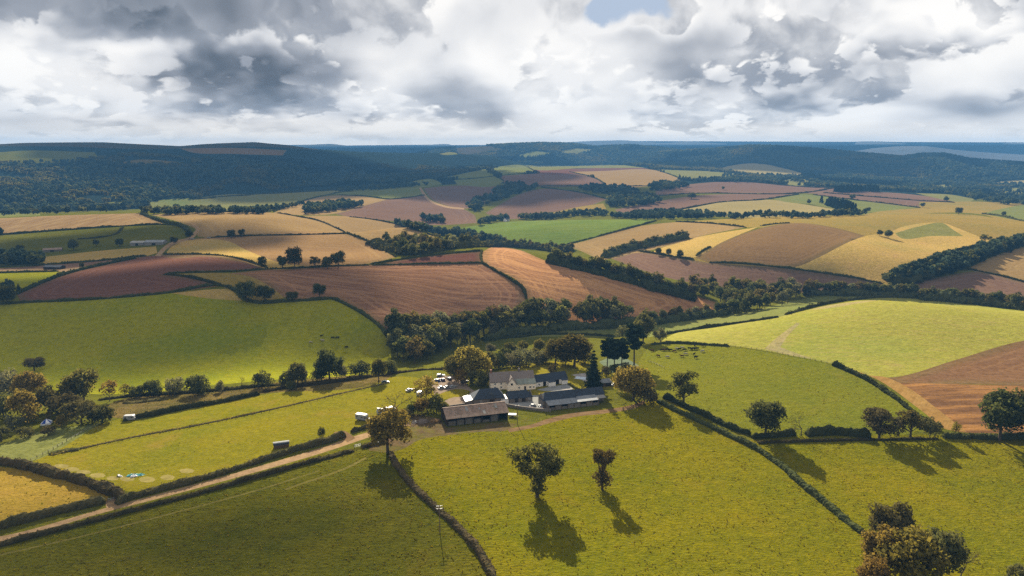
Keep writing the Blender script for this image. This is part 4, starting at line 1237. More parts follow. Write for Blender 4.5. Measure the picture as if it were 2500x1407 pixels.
# ------------------------------------------------------------------ hedges
def build_hedges():
    H = hedge
    HG = 'leaf_hedge_green'
    # round the camping field, the lane and the front pastures
    H('long clipped hedge along the near side of the lane', [(-150, 1368), (0, 1332), (260, 1265), (500, 1202), (700, 1146), (862, 1101)], 2.4, 1.45)
    H('short clipped hedge on the near side of the lane beside the golden oak', [(884, 1094), (915, 1085), (940, 1080)], 2.4, 1.6)
    H('clipped hedge between the tan corner field and the lane', [(-150, 1326), (0, 1290), (130, 1256), (258, 1226)], 3.0, 2.4)
    H('long clipped hedge between the lane and the camping field', [(283, 1232), (330, 1215), (500, 1170), (700, 1108), (800, 1080), (843, 1066)], 2.8, 2.2)
    H('stub of hedge between the camping field gateway and the golden oak', [(858, 1056), (885, 1048), (910, 1040)], 2.6, 2.2)
    H('thick brown hedge between the tan corner field and the camping field', [(-150, 1108), (0, 1132), (100, 1152), (200, 1180), (280, 1208), (300, 1222)], 3.8, 2.8)
    H('curving brown hedge running from the golden oak to the picture bottom', [(953, 1106), (970, 1140), (1010, 1190), (1062, 1240), (1110, 1282), (1150, 1325), (1182, 1370), (1205, 1418), (1225, 1490)], 2.4, 1.9)
    H('long dark hedge bank slanting from the farm to the bottom trees', [(1606, 982), (1680, 1018), (1760, 1056), (1850, 1100), (1905, 1138), (1960, 1188), (2040, 1252), (2112, 1310)], 2.4, 2.0, HG)
    H('taller green hedge just above the slanting dark bank', [(1622, 972), (1690, 1002), (1760, 1035), (1800, 1052), (1832, 1062)], 2.6, 2.8, HG)
    H('hedge between the big dark oak and the bare sapling', [(1835, 1070), (1880, 1068), (1940, 1062)], 2.6, 2.6, HG)
    H('dark hedge between the bare sapling and the round brown tree', [(1968, 1064), (2040, 1062), (2125, 1068)], 3.2, 3.4, HG)
    H('low bank of hedge along the foot of the shaded pasture hedge', [(1850, 1082), (1990, 1078), (2120, 1075), (2290, 1072)], 1.8, 1.0)
    H('hedge below the golden straw rows', [(2300, 1068), (2400, 1070), (2500, 1072), (2750, 1075)], 3.0, 2.8, HG)
    H('black-green clipped hedge between cattle pasture and the straw strip', [(2035, 892), (2100, 920), (2160, 955), (2220, 1000), (2265, 1035), (2290, 1052)], 2.6, 2.2, HG)
    H('clipped hedge above the herd of cattle', [(1590, 842), (1640, 839), (1720, 842), (1779, 846)], 2.2, 1.8, HG)
    H('clipped hedge behind the bright crop, farmward half', [(1600, 824), (1650, 813), (1750, 798), (1854, 782), (1900, 775)], 2.6, 2.0, HG)
    H('clipped hedge curving over the crest of the bright crop', [(1918, 769), (1990, 749), (2060, 736), (2140, 727), (2240, 729)], 2.6, 2.2, HG)
    H('dark hedge across the meadow behind the garden trees', [(1174, 828), (1262, 824), (1330, 817), (1420, 818), (1500, 823)], 2.4, 1.8, HG)
    H('thick hedge at the back of the camping field beside the caravan', [(300, 1028), (360, 1018), (430, 1003), (540, 983), (632, 964)], 3.0, 2.2, HG)
    H('rough hedge behind the camping field towards the car park', [(645, 958), (700, 948), (800, 937), (900, 922), (960, 914)], 2.6, 1.6)
    H('low hedge beyond the car park', [(945, 915), (1000, 908), (1050, 903), (1095, 903)], 2.4, 1.5)
    H('ridge of long grass across the camping field', [(125, 1112), (300, 1073), (500, 1035), (700, 992), (850, 957), (950, 935)], 1.2, .45, 'leaf_gold', 'grass_ridge', 'grass bank')
    H('brown bracken heap at the end of the grass ridge', [(120, 1110), (150, 1103), (195, 1098)], 2.6, .9, 'leaf_brown', 'bracken_patch', 'bracken')
    H('low brown bramble bank between the two valley hedges', [(300, 985), (350, 982), (400, 975)], 3.5, .9, 'leaf_brown', 'bramble_bank', 'brambles')
    H('scrubby hedge at the foot of the big valley pasture', [(240, 978), (330, 968), (430, 962), (560, 952), (640, 944), (760, 936), (900, 922)], 2.6, 1.6)
    H('garden hedge beside the pool terrace', [(1388, 938), (1400, 946), (1420, 960), (1428, 965)], 1.2, 1.4, HG)
    # the valley and the hills
    H('thick dark undergrowth along the belt beside the domed stubble', [(1338, 640), (1400, 655), (1500, 677), (1600, 706), (1700, 732)], 11.0, 6.5, 'leaf_dark', 'thicket', 'thicket', None, 2.5)
    H('thick dark undergrowth behind the crest of the bright crop', [(1960, 716), (2050, 719), (2140, 721), (2240, 725)], 10.0, 6.0, 'leaf_dark', 'thicket', 'thicket', None, 2.5)
    H('thick dark undergrowth behind the crop at the picture edge', [(2245, 729), (2330, 736), (2420, 746), (2500, 757), (2620, 770)], 12.0, 6.5, 'leaf_dark', 'thicket', 'thicket', None, 2.5)
    H('thick dark undergrowth of the curved belt', [(1475, 631), (1520, 617), (1600, 599), (1680, 583)], 10.0, 6.0, 'leaf_dark', 'thicket', 'thicket', None, 2.5)
    H('thick dark undergrowth along the edge of the valley wood', [(1180, 830), (1330, 806), (1500, 797), (1640, 784), (1780, 767)], 9.0, 5.0, 'leaf_dark', 'thicket', 'thicket', None, 2.5)
    H('thick dark undergrowth of the hillside plantation', [(2170, 690), (2230, 672), (2290, 650), (2400, 616), (2500, 592), (2600, 570)], 26.0, 6.0, 'leaf_dark', 'thicket', 'thicket', None, 2.5)
    H('thick dark undergrowth of the valley copse behind the hilltop strip', [(912, 594), (950, 608), (1010, 620), (1090, 608), (1180, 602)], 18.0, 6.0, 'leaf_dark', 'thicket', 'thicket', None, 2.5)
    H('thick dark undergrowth in the valley behind the domed stubble', [(1190, 602), (1250, 602), (1300, 607), (1350, 614), (1400, 615)], 14.0, 6.0, 'leaf_dark', 'thicket', 'thicket', None, 2.5)
    H('dark hedge along the top of the shaded valley pasture', [(-150, 748), (0, 743), (51, 740), (204, 733), (408, 716), (544, 699), (575, 712), (610, 737), (700, 737), (815, 730)], 2.6, 2.2, HG)
    H('hedge dropping from the brown stubble corner to the dark wood', [(815, 730), (870, 757), (935, 805), (950, 835)], 2.6, 2.0, HG)
    H('hedge between red plough and yellow wedge', [(401, 671), (440, 674), (476, 681), (544, 699)], 2.2, 1.8, HG)
    H('hedge between red plough and the brown stubble', [(405, 670), (425, 668), (560, 664), (653, 658)], 2.0, 1.6, HG)
    H('hedge along the track above the red plough', [(401, 622), (510, 623), (578, 631), (653, 654)], 2.0, 1.6, HG)
    H('long hedge between the brown and combed stubble fields', [(653, 658), (740, 655), (830, 650), (900, 648)], 2.0, 1.6, HG)
    H('hedge along the lower edge of the dark red hilltop strip', [(910, 648), (1024, 646), (1178, 643)], 2.0, 1.6, HG)
    H('hedge along the upper edge of the dark red hilltop strip', [(905, 646), (1000, 631), (1100, 619), (1176, 613)], 2.0, 1.6, HG)
    H('short hedge closing the end of the dark red strip', [(1176, 613), (1174, 628), (1178, 643)], 2.0, 1.6, HG)
    H('hedge winding down between the two brown stubble fields', [(1178, 643), (1200, 656), (1250, 686), (1278, 708), (1285, 730)], 2.6, 2.2, HG)
    H('hedge between the tan and the combed stubble', [(510, 581), (600, 577), (720, 574), (847, 571)], 2.0, 1.8, HG)
    H('hedge down the end of the tan stubble', [(680, 521), (730, 530), (782, 541), (847, 570)], 2.0, 1.8, HG)
    H('hedge between combed stubble and the golden tongue', [(847, 570), (880, 582), (905, 592), (968, 628)], 2.0, 1.8, HG)
    H('dark overgrown hedge beside the lane bend', [(345, 522), (385, 538), (420, 547), (455, 560), (466, 575)], 6.0, 4.0, HG)
    H('hedge under the striped stubble', [(-150, 582), (0, 574), (150, 563), (300, 553), (405, 549), (440, 551)], 2.4, 2.4, HG)
    H('hedge between the olive strip and the green paddock', [(190, 585), (250, 580), (285, 571), (302, 556)], 2.4, 2.2, HG)
    H('hedge between the yellow strip and the pink plough', [(0, 653), (112, 647), (230, 639), (357, 626)], 2.2, 1.8, HG)
    H('hedge along the farm road beside the red plough', [(41, 719), (100, 692), (165, 669), (265, 645), (330, 632)], 3.4, 2.2, HG)
    H('hedge above the small green wedge', [(-100, 672), (0, 667), (140, 663)], 2.2, 1.8, HG)
    H('hedge under the brown dome on the great hill', [(1732, 641), (1820, 645), (1939, 657), (2010, 667)], 2.2, 1.8, HG)
    H('hedge under the pale olive slope', [(2010, 667), (2092, 680), (2130, 688), (2155, 693)], 2.2, 1.8, HG)
    H('broken hedge up the side of the brown dome', [(1700, 625), (1715, 614), (1735, 604)], 2.4, 2.0, HG)
    H('hedge at the top of the purple ploughed field', [(1560, 614), (1600, 620), (1640, 627), (1692, 634)], 2.2, 2.0, HG)
    H('hedge behind the tan stubble on the hill shoulder', [(1650, 542), (1730, 546), (1800, 553), (1822, 556)], 2.4, 2.0, HG)
    H('hedge piece at the top of the brown dome', [(1860, 552), (1895, 547), (1928, 545)], 2.2, 1.6, HG)
    H('hedge between the tan plantation field and the pink plough', [(2361, 658), (2432, 671), (2500, 688), (2650, 705)], 2.2, 1.8, HG)
    H('hedge between the green rows and the tan stubble', [(1381, 598), (1440, 583), (1500, 567), (1602, 540)], 2.6, 2.2, HG)
    H('hedge along the golden tongue down to the valley', [(854, 530), (900, 535), (960, 546), (1040, 570), (1100, 592)], 2.2, 1.8, HG)
    H('hedge round the far side of the pale tan field', [(668, 518), (700, 505), (760, 486), (850, 466)], 2.6, 2.6, HG)
    H('hedge below the bright green strip', [(830, 477), (905, 481), (949, 487), (1037, 477)], 2.6, 2.4, HG)
    H('hedge between triangular and lower green fields', [(1063, 438), (1140, 438), (1212, 430), (1310, 422)], 3.0, 2.6, HG)
    H('hedge climbing between the two crest fields', [(1187, 413), (1212, 430), (1230, 443)], 3.0, 2.6, HG)
    H('hedge at the end of the square crest field', [(1278, 404), (1296, 413), (1312, 422)], 3.0, 2.6, HG)
    H('long straight hedge under the dusky ploughed field', [(1235, 452), (1310, 455), (1480, 454), (1585, 455)], 3.0, 2.6, HG)
    H('hedge between dusky plough and dappled tan field', [(1391, 420), (1459, 438), (1481, 454)], 3.0, 2.6, HG)
    H('hedge at the valley end of the dappled tan field', [(1602, 416), (1640, 428), (1667, 439)], 3.0, 2.6, HG)
    H('hedge along the reddish mauve slope', [(1320, 458), (1412, 470), (1483, 487)], 3.0, 2.6, HG)
    H('hedge between the two mauve bands', [(1600, 479), (1700, 473), (1956, 472), (2040, 459)], 3.0, 2.6, HG)
    H('hedge slanting across the long mauve band', [(1840, 446), (1960, 457), (2045, 460)], 3.0, 2.4, HG)
    H('long hedge above the pale straw field', [(1500, 525), (1650, 513), (1760, 494), (1860, 488), (1950, 475)], 3.0, 2.4, HG)
    H('hedge along the bright yellow-green field', [(1985, 476), (2070, 487), (2160, 497), (2245, 508)], 3.0, 2.4, HG)
    H('hedge across the mauve wedge', [(2010, 471), (2140, 482), (2240, 490), (2330, 495)], 3.0, 2.4, HG)
    H('hedge at the foot of the fresh green field', [(2398, 523), (2440, 528), (2500, 541), (2600, 555)], 2.8, 2.4, HG)
    H('hedge under the long pale field', [(452, 517), (560, 518), (660, 517)], 3.0, 2.6, HG)
    H('hedge at the edge of the dark hillside above the long pale field', [(473, 487), (680, 472), (850, 462)], 4.0, 3.4, HG)


build_hedges()

# ------------------------------------------------------------------ trees that stand alone or can be told apart
# (prototype, px, py of the foot, height in pixels, width factor, label, name)
TREES = [
    ('lone', 1312, 1214, 122, 1.0, 'round-topped dark oak in the front pasture, larger of the two lone trees', 'oak_tree'),
    ('slim', 1470, 1196, 95, 1.0, 'thin half-bare tree in the front pasture, smaller of the two lone trees', 'thin_tree'),
    ('oak_gold', 947, 1106, 104, 1.0, 'golden brown oak at the junction of lane and curving hedge', 'oak_tree'),
    ('bare', 968, 1012, 52, 1.3, 'leafless tree next to the parked camper vans', 'bare_tree'),
    ('pale', 1040, 990, 76, 1.2, 'sandy gold thin-leaved tree beside the car park', 'birch_tree'),
    ('bush_gold', 1030, 1012, 42, .9, 'yellow-green shrub under the sandy gold tree', 'shrub'),
    ('bush', 1065, 1006, 40, .9, 'green shrub by the corner of the brown barn', 'shrub'),
    ('oak_dark', 1868, 1068, 90, 1.05, 'big dark oak at the corner of the slanting hedge', 'oak_tree'),
    ('bare', 1956, 1064, 55, .9, 'slender bare sapling in the hedge beside the big dark oak', 'bare_tree'),
    ('oak_brown', 2146, 1072, 72, 1.2, 'round brown tree on the hedge below the cattle pasture', 'field_maple'),
    ('open', 2222, 1070, 68, 1.15, 'pale green round tree beside the round brown tree', 'ash_tree'),
    ('bush_brown', 2270, 1068, 52, .8, 'small ragged tree at the corner of the straw field', 'thorn_tree'),
    ('pale', 2332, 1068, 42, .8, 'thin sapling in the hedge below the straw rows', 'sapling'),
    ('oak_dark', 2440, 1076, 115, 1.0, 'tall dark oak before the straw rows', 'oak_tree'),
    ('oak_dark', 2512, 1076, 120, 1.0, 'tall dark oak at the picture edge before the straw rows', 'oak_tree'),
    ('open', 1668, 990, 80, 1.1, 'spreading open-crowned oak on the slanting hedge near the farm', 'oak_tree'),
    ('bare', 1604, 982, 58, 1.1, 'bare purple-brown tree at the top of the slanting hedge', 'bare_tree'),
    ('oak_gold', 1546, 976, 82, 1.1, 'golden spreading tree beside the end of the long slate barn', 'oak_tree'),
    ('bush_brown', 1572, 985, 40, 1.3, 'brown thicket under the golden spreading tree', 'thicket'),
    ('bush_gold', 1518, 956, 34, .9, 'pale gold bush behind the end of the long slate barn', 'shrub'),
    # bottom corner clump
    ('oak_brown', 2165, 1345, 118, .9, 'brown ragged tree, rearmost of the bottom corner clump', 'thorn_tree'),
    ('oak_gold', 2225, 1440, 138, 1.05, 'largest tree of the bottom corner clump, broad and olive gold', 'oak_tree'),
    ('oak_gold', 2150, 1410, 115, .9, 'golden leaved tree at the hedge end of the bottom corner clump', 'hazel_tree'),
    ('oak_dark', 2295, 1425, 128, .85, 'dark upright tree on the outer side of the bottom corner clump', 'oak_tree'),
    ('oak_gold', 2130, 1455, 90, .8, 'yellow shrubby tree lowest in the bottom corner clump', 'hazel_tree'),
    ('bare', 2345, 1425, 85, .9, 'bare twiggy sapling beside the bottom corner clump', 'bare_tree'),
    ('bush_brown', 2490, 1425, 45, 1.0, 'brown bush at the bottom edge in the corner pasture', 'shrub'),
    # round the house
    ('oak_gold', 1150, 930, 82, 1.15, 'big yellow-green tree by the car park', 'lime_tree'),
    ('oak', 1112, 926, 58, 1.05, 'green tree on the car park side of the yellow-green tree', 'lime_tree'),
    ('oak_dark', 1190, 915, 58, .9, 'dark bushy tree behind the farmhouse chimney end', 'holly_tree'),
    ('bush_brown', 1168, 945, 40, 1.0, 'brown-green bush against the farmhouse gable', 'shrub'),
    ('bush_dark', 1217, 898, 38, 1.0, 'dark evergreen bush behind the farmhouse', 'shrub'),
    ('bush_grey', 1250, 896, 36, 1.2, 'grey-green willow clump nearest the dark evergreen bush', 'willow_shrub'),
    ('bush_grey', 1285, 894, 40, 1.2, 'silvery willow clump behind the farmhouse roof', 'willow_shrub'),
    ('bush_grey', 1312, 890, 34, 1.1, 'silvery willow clump beside the garden oak', 'willow_shrub'),
    ('oak', 1315, 872, 45, .8, 'round green tree beyond the willow clumps', 'ash_tree'),
    ('open', 1278, 868, 38, .9, 'olive tree beyond the willow clumps', 'ash_tree'),
    ('bush_dark', 1232, 885, 34, .9, 'dark round bush between the willows and the evergreen', 'shrub'),
    ('oak', 1402, 896, 80, 1.25, 'broad brown-green oak with low trunk on the garden lawn', 'oak_tree'),
    ('oak', 1356, 892, 64, 1.0, 'green tree beside the broad garden oak', 'ash_tree'),
    ('bush_brown', 1347, 912, 22, .9, 'small brown bush behind the dark slate annexe', 'shrub'),
    ('fir', 1448, 948, 92, .95, 'tall black-green fir in the garden by the pool', 'fir_tree'),
    ('pine', 1482, 906, 74, 1.0, 'tall dark pine of the garden row, nearest the fir', 'pine_tree'),
    ('pine', 1500, 910, 80, 1.0, 'tall dark pine in the middle of the garden row', 'pine_tree'),
    ('pine', 1517, 908, 76, 1.0, 'tall dark pine on the pasture side of the garden row', 'pine_tree'),
    ('pine', 1548, 892, 95, 1.1, 'largest dark pine by the cattle pasture', 'pine_tree'),
    ('bush_dark', 1500, 915, 24, .9, 'dark bush at the foot of the garden pines', 'shrub'),
    ('oak_dark', 1570, 838, 70, .8, 'tall bluish tree beyond the pines', 'poplar_tree'),
    ('bush_dark', 1532, 826, 32, 1.2, 'dark flat-topped tree behind the pines', 'thorn_tree'),
    ('bush_grey', 1612, 834, 32, .85, 'small round pale tree at the end of the clipped hedge', 'apple_tree'),
    # along the valley hedge, camping field side
    ('oak_dark', 805, 928, 74, 1.0, 'tall round dark tree in the valley hedge', 'ash_tree'),
    ('bush_grey', 835, 926, 38, .7, 'pale willow beside the tall round valley tree', 'willow_tree'),
    ('oak_dark', 727, 944, 56, .95, 'dark oak in the valley hedge above the grass bank', 'oak_tree'),
    ('bush_dark', 700, 942, 32, .9, 'dark bush beside the valley hedge oak', 'shrub'),
    ('bush_dark', 780, 932, 30, 1.0, 'dark bush between the two tall valley trees', 'shrub'),
    ('bush_dark', 877, 918, 36, 1.3, 'wide dark bush in the valley hedge', 'shrub'),
    ('oak', 925, 932, 56, .8, 'pale-edged green tree near the end of the valley hedge', 'willow_tree'),
    ('bush_dark', 955, 912, 32, 1.0, 'dark bush beside the last valley hedge tree', 'shrub'),
    ('bush_dark', 640, 946, 36, 1.0, 'conical dark bush alone on the valley hedge', 'shrub'),
    ('bush_dark', 713, 952, 22, .9, 'low dark bush on the rough hedge', 'shrub'),
    ('bare', 590, 948, 28, .8, 'tiny bare tree on the valley hedge', 'bare_tree'),
    ('oak', 206, 990, 88, 1.0, 'tall round green tree above the rough bank', 'oak_tree'),
    ('pale', 268, 980, 56, 1.1, 'thin pale birch beside the tall round green tree', 'birch_tree'),
    ('pale', 305, 972, 38, 1.0, 'small pale birch at the end of the valley hedge', 'birch_tree'),
    ('oak_brown', 84, 905, 34, 1.5, 'flat brown oak at the edge of the valley pasture', 'oak_tree'),
    ('bush_dark', 488, 962, 46, 1.05, 'big dark bush with pale top in the valley hedge', 'shrub'),
    ('bush_grey', 424, 962, 40, .95, 'pale silvery willow in the valley hedge', 'willow_tree'),
    ('bush_dark', 378, 966, 38, 1.0, 'dark bush beside the silvery willow', 'shrub'),
    ('bush_dark', 335, 970, 28, 1.1, 'low dark bush in the valley hedge nearest the birches', 'shrub'),
    ('bush_grey', 536, 958, 26, .7, 'little pale tree beside the big pale-topped bush', 'willow_tree'),
    # overgrown corner at the left
    ('bush_grey', 22, 965, 62, 1.0, 'grey-green willow at the picture edge in the overgrown corner', 'willow_tree'),
    ('oak_gold', 75, 975, 68, 1.0, 'olive gold tree at the back of the overgrown corner', 'sallow_tree'),
    ('bush_gold', 62, 1030, 76, 1.0, 'yellow-brown sallow in the middle of the overgrown corner', 'sallow_tree'),
    ('bush_brown', 130, 1005, 66, 1.05, 'russet sallow behind the striped tent', 'sallow_tree'),
    ('bush_brown', 165, 1020, 60, 1.1, 'dark russet thicket above the striped tent', 'thicket'),
    ('bush_dark', 10, 1020, 56, .9, 'dark bush at the picture edge in the overgrown corner', 'shrub'),
    ('bush_brown', 200, 1035, 58, 1.1, 'dark brown bramble thicket beside the caravan hedge', 'thicket'),
    ('bush_dark', 250, 1032, 40, 1.1, 'dark low thicket between brambles and caravan', 'thicket'),
    ('bush_grey', 35, 1048, 34, 1.0, 'small grey bush left of the striped tent', 'shrub'),
    ('bush_gold', 150, 1045, 34, .7, 'yellow bush right behind the striped tent', 'shrub'),
    ('bush_brown', 60, 1068, 24, 1.4, 'low brown bramble in front of the small grey bush', 'thicket'),
    ('bush_brown', 118, 1062, 24, 1.2, 'low brown bramble in front of the striped tent', 'thicket'),
    ('bush_brown', 5, 1078, 36, 1.2, 'brown bramble at the picture edge below the thickets', 'thicket'),
    ('bush_dark', 785, 1068, 24, .6, 'little dark holly standing on the camping field hedge', 'holly_tree'),
    ('bush', 1200, 902, 34, 1.0, 'green shrub behind the chimney end of the farmhouse', 'shrub'),
    ('bush_grey', 1268, 886, 30, 1.1, 'grey willow clump at the back of the silvery row', 'willow_shrub'),
    ('bush', 1298, 880, 30, 1.0, 'olive shrub behind the silvery willows', 'shrub'),
    ('bush_gold', 1128, 938, 40, 1.0, 'yellow-green shrub under the big yellow-green tree', 'shrub'),
    ('bush_gold', 1100, 915, 30, 1.0, 'yellow shrub at the far corner of the car park', 'shrub'),
    ('bush', 1332, 884, 32, 1.0, 'green shrub between willows and the garden oak', 'shrub'),
    ('bush_dark', 1380, 890, 30, 1.1, 'dark shrub under the broad garden oak', 'shrub'),
    ('bush', 1428, 886, 34, 1.0, 'green shrub on the pool side of the garden oak', 'shrub'),
    ('bush_brown', 1476, 918, 24, .9, 'brown shrub at the foot of the first pine', 'shrub'),
    ('bush', 1530, 915, 28, 1.0, 'green shrub on the pasture side of the pines', 'shrub'),
    ('bush', 1250, 862, 26, 1.2, 'olive bush in the meadow towards the valley wood', 'shrub'),
    ('bush_grey', 1200, 862, 22, 1.2, 'pale bush in the meadow towards the valley wood', 'shrub'),
    ('bush_dark', 1010, 1010, 24, 1.2, 'dark bush on the yard side of the leafless tree', 'shrub'),
    ('bush_brown', 990, 1020, 22, 1.3, 'brown brambles below the leafless tree', 'thicket'),
    ('bush', 1080, 1010, 30, .9, 'green bush against the corner of the brown barn', 'shrub'),
    ('bare', 1197, 985, 26, .7, 'small pale sapling between brown barn and slate barn', 'sapling'),
    # across the valley
    ('oak_dark', 603, 738, 52, .95, 'taller of two round trees at the top of the valley pasture', 'oak_tree'),
    ('oak_dark', 648, 740, 44, 1.0, 'lower of two round trees at the top of the valley pasture', 'oak_tree'),
    ('oak_dark', 713, 735, 24, 1.3, 'small round tree between the pasture top trees', 'thorn_tree'),
    ('oak_dark', 780, 729, 38, .8, 'upright tree at the corner of the brown stubble', 'oak_tree'),
    ('oak_dark', 641, 652, 26, .9, 'small round tree at the end of the track hedge', 'oak_tree'),
    ('oak_dark', 690, 657, 32, .9, 'bushy tree beside the tallest of the combed stubble trees', 'oak_tree'),
    ('oak_dark', 720, 657, 54, .75, 'tallest tree below the combed stubble field', 'elm_tree'),
    ('open', 770, 654, 28, 1.1, 'open flat-topped tree below the combed stubble', 'thorn_tree'),
    ('oak', 800, 657, 32, 1.0, 'rounded tree in the row below the combed stubble', 'oak_tree'),
    ('oak_dark', 826, 655, 42, .8, 'dark upright tree ending the row below the combed stubble', 'oak_tree'),
    ('oak_dark', 18, 742, 46, 1.0, 'dark tree at the picture edge below the red plough', 'oak_tree'),
    ('fir', 46, 712, 20, 1.4, 'small dark conical tree by the green wedge', 'fir_tree'),
    ('oak_dark', 565, 581, 20, 1.1, 'dark tree on the tan stubble hedge nearest the lane', 'oak_tree'),
    ('oak_dark', 590, 579, 20, .9, 'dark leaning tree second on the tan stubble hedge', 'oak_tree'),
    ('oak_dark', 462, 584, 24, .8, 'dark tree at the lane bend', 'oak_tree'),
    ('oak_dark', 2168, 582, 20, 1.1, 'larger of two dark trees on the crest of the great hill', 'oak_tree'),
    ('oak_dark', 2148, 576, 15, 1.1, 'smaller of two dark trees on the crest of the great hill', 'oak_tree'),
    ('open', 2405, 592, 20, 1.4, 'flat spreading tree above the hillside plantation', 'thorn_tree'),
    ('oak_dark', 1660, 632, 22, .9, 'round tree at the top of the purple plough', 'oak_tree'),
    ('oak', 1608, 624, 20, .9, 'first round tree in the row above the purple plough', 'oak_tree'),
    ('oak', 1632, 626, 20, .8, 'second round tree in the row above the purple plough', 'oak_tree'),
    ('oak_dark', 1575, 612, 14, .9, 'small tree by the end of the curved tree belt', 'oak_tree'),
    ('oak_dark', 2340, 524, 18, 1.0, 'round tree alone on the crest of the yellow-green slope', 'oak_tree'),
    ('oak_dark', 2252, 507, 12, 1.1, 'small tree at the corner of the mauve wedge', 'oak_tree'),
    ('oak_dark', 1975, 499, 13, .9, 'small tree on the bright yellow-green field', 'oak_tree'),
    ('oak_dark', 2081, 488, 14, 1.0, 'small tree in the mauve wedge', 'oak_tree'),
    ('oak_dark', 2310, 493, 14, 1.0, 'small tree on the yellow strip', 'oak_tree'),
    ('oak_dark', 2118, 519, 13, 1.1, 'small tree beside the dark fir clump', 'oak_tree'),
    ('oak_dark', 1688, 486, 16, 1.6, 'dark bushy tree alone in the far mauve band', 'oak_tree'),
    ('oak_dark', 1765, 464, 9, 1.0, 'tiny tree on the hedge of the long mauve band', 'oak_tree'),
    ('oak_dark', 2450, 527, 11, 1.1, 'dark tree on the fresh green field hedge', 'oak_tree'),
    ('oak_dark', 50, 618, 20, 1.0, 'dark tree above the farm clump at the picture edge', 'oak_tree'),
    ('oak_dark', 180, 612, 28, 1.0, 'dark tree behind the small brown shed', 'oak_tree'),
    ('oak_dark', 235, 602, 18, .8, 'dark tree beside the shed tree', 'oak_tree'),
    ('oak_dark', 292, 602, 20, 1.0, 'dark tree at the end of the grey farm sheds', 'oak_tree'),
    ('oak_dark', 425, 598, 20, .9, 'dark tree beside the lane by the grey sheds', 'oak_tree'),
    ('oak_dark', 200, 655, 14, .9, 'little tree where lane and pink plough meet', 'thorn_tree'),
]


def build_trees():
    for kind, px, py, hp, wide, label, name in TREES:
        if not name:
            continue
        p = U(px, py)
        _, s = scale_at(p)
        bush = any(k in name for k in ('shrub', 'thicket'))
        plant(kind, p, hp / s, label, name, 'bush' if bush else 'tree', None, wide)


build_trees()


# ------------------------------------------------------------------ woods and belts
def poly_points(poly, n, rng, sep=None):
    """n spread-out pixels inside a photo outline"""
    P = np.array(poly, float)
    out = []
    tries = 0
    d2 = 0.0
    sep = sep or 0.0
    while len(out) < n and tries < 80 * n:
        tries += 1
        x, y = rng.uniform(P[:, 0].min(), P[:, 0].max()), rng.uniform(P[:, 1].min(), P[:, 1].max())
        if not in_poly(np.array([x]), np.array([y]), P)[0]:
            continue
        if sep and any((x - a) ** 2 + (2.5 * (y - b)) ** 2 < sep * sep for a, b in out):
            sep *= 0.998
            continue
        out.append((x, y))
    return out


def line_points(pts, n, rng, jit=3.0):
    P = smooth_line(pts, 4.0)
    d = np.concatenate([[0], np.cumsum(np.linalg.norm(np.diff(P, axis=0), axis=1))])
    s = (np.arange(n) + rng.uniform(.2, .8, n)) / n * d[-1]
    return [(np.interp(v, d, P[:, 0]), np.interp(v, d, P[:, 1]) + rng.uniform(-jit, jit)) for v in s]


ENDS = {
    'tree in the valley wood': ['at the green pasture end', 'above the car park', 'behind the yellow-green tree', 'behind the farmhouse', 'behind the garden oak', 'towards the pines', 'at its thin stubble end'],
    'tree in the belt beside the domed stubble': ['hilltop end', 'upper part', 'middle part', 'lower end'],
    'tree in the wood at the stubble tip': ['stubble side', 'middle towards stubble', 'middle towards crop', 'crop crest side'],
    'tree in the belt behind the crop crest': ['wood end', 'middle', 'outer end'],
    'tree in the belt under the pink plough': ['crop crest end', 'middle', 'picture edge end'],
    'tree in the copse behind the red strip': ['golden tongue end', 'middle', 'domed stubble end'],
    'tree in the valley belt behind the dome': ['copse end', 'middle', 'far belt end'],
    'tree in the curved belt under tan stubble': ['domed stubble end', 'middle', 'purple plough end'],
}


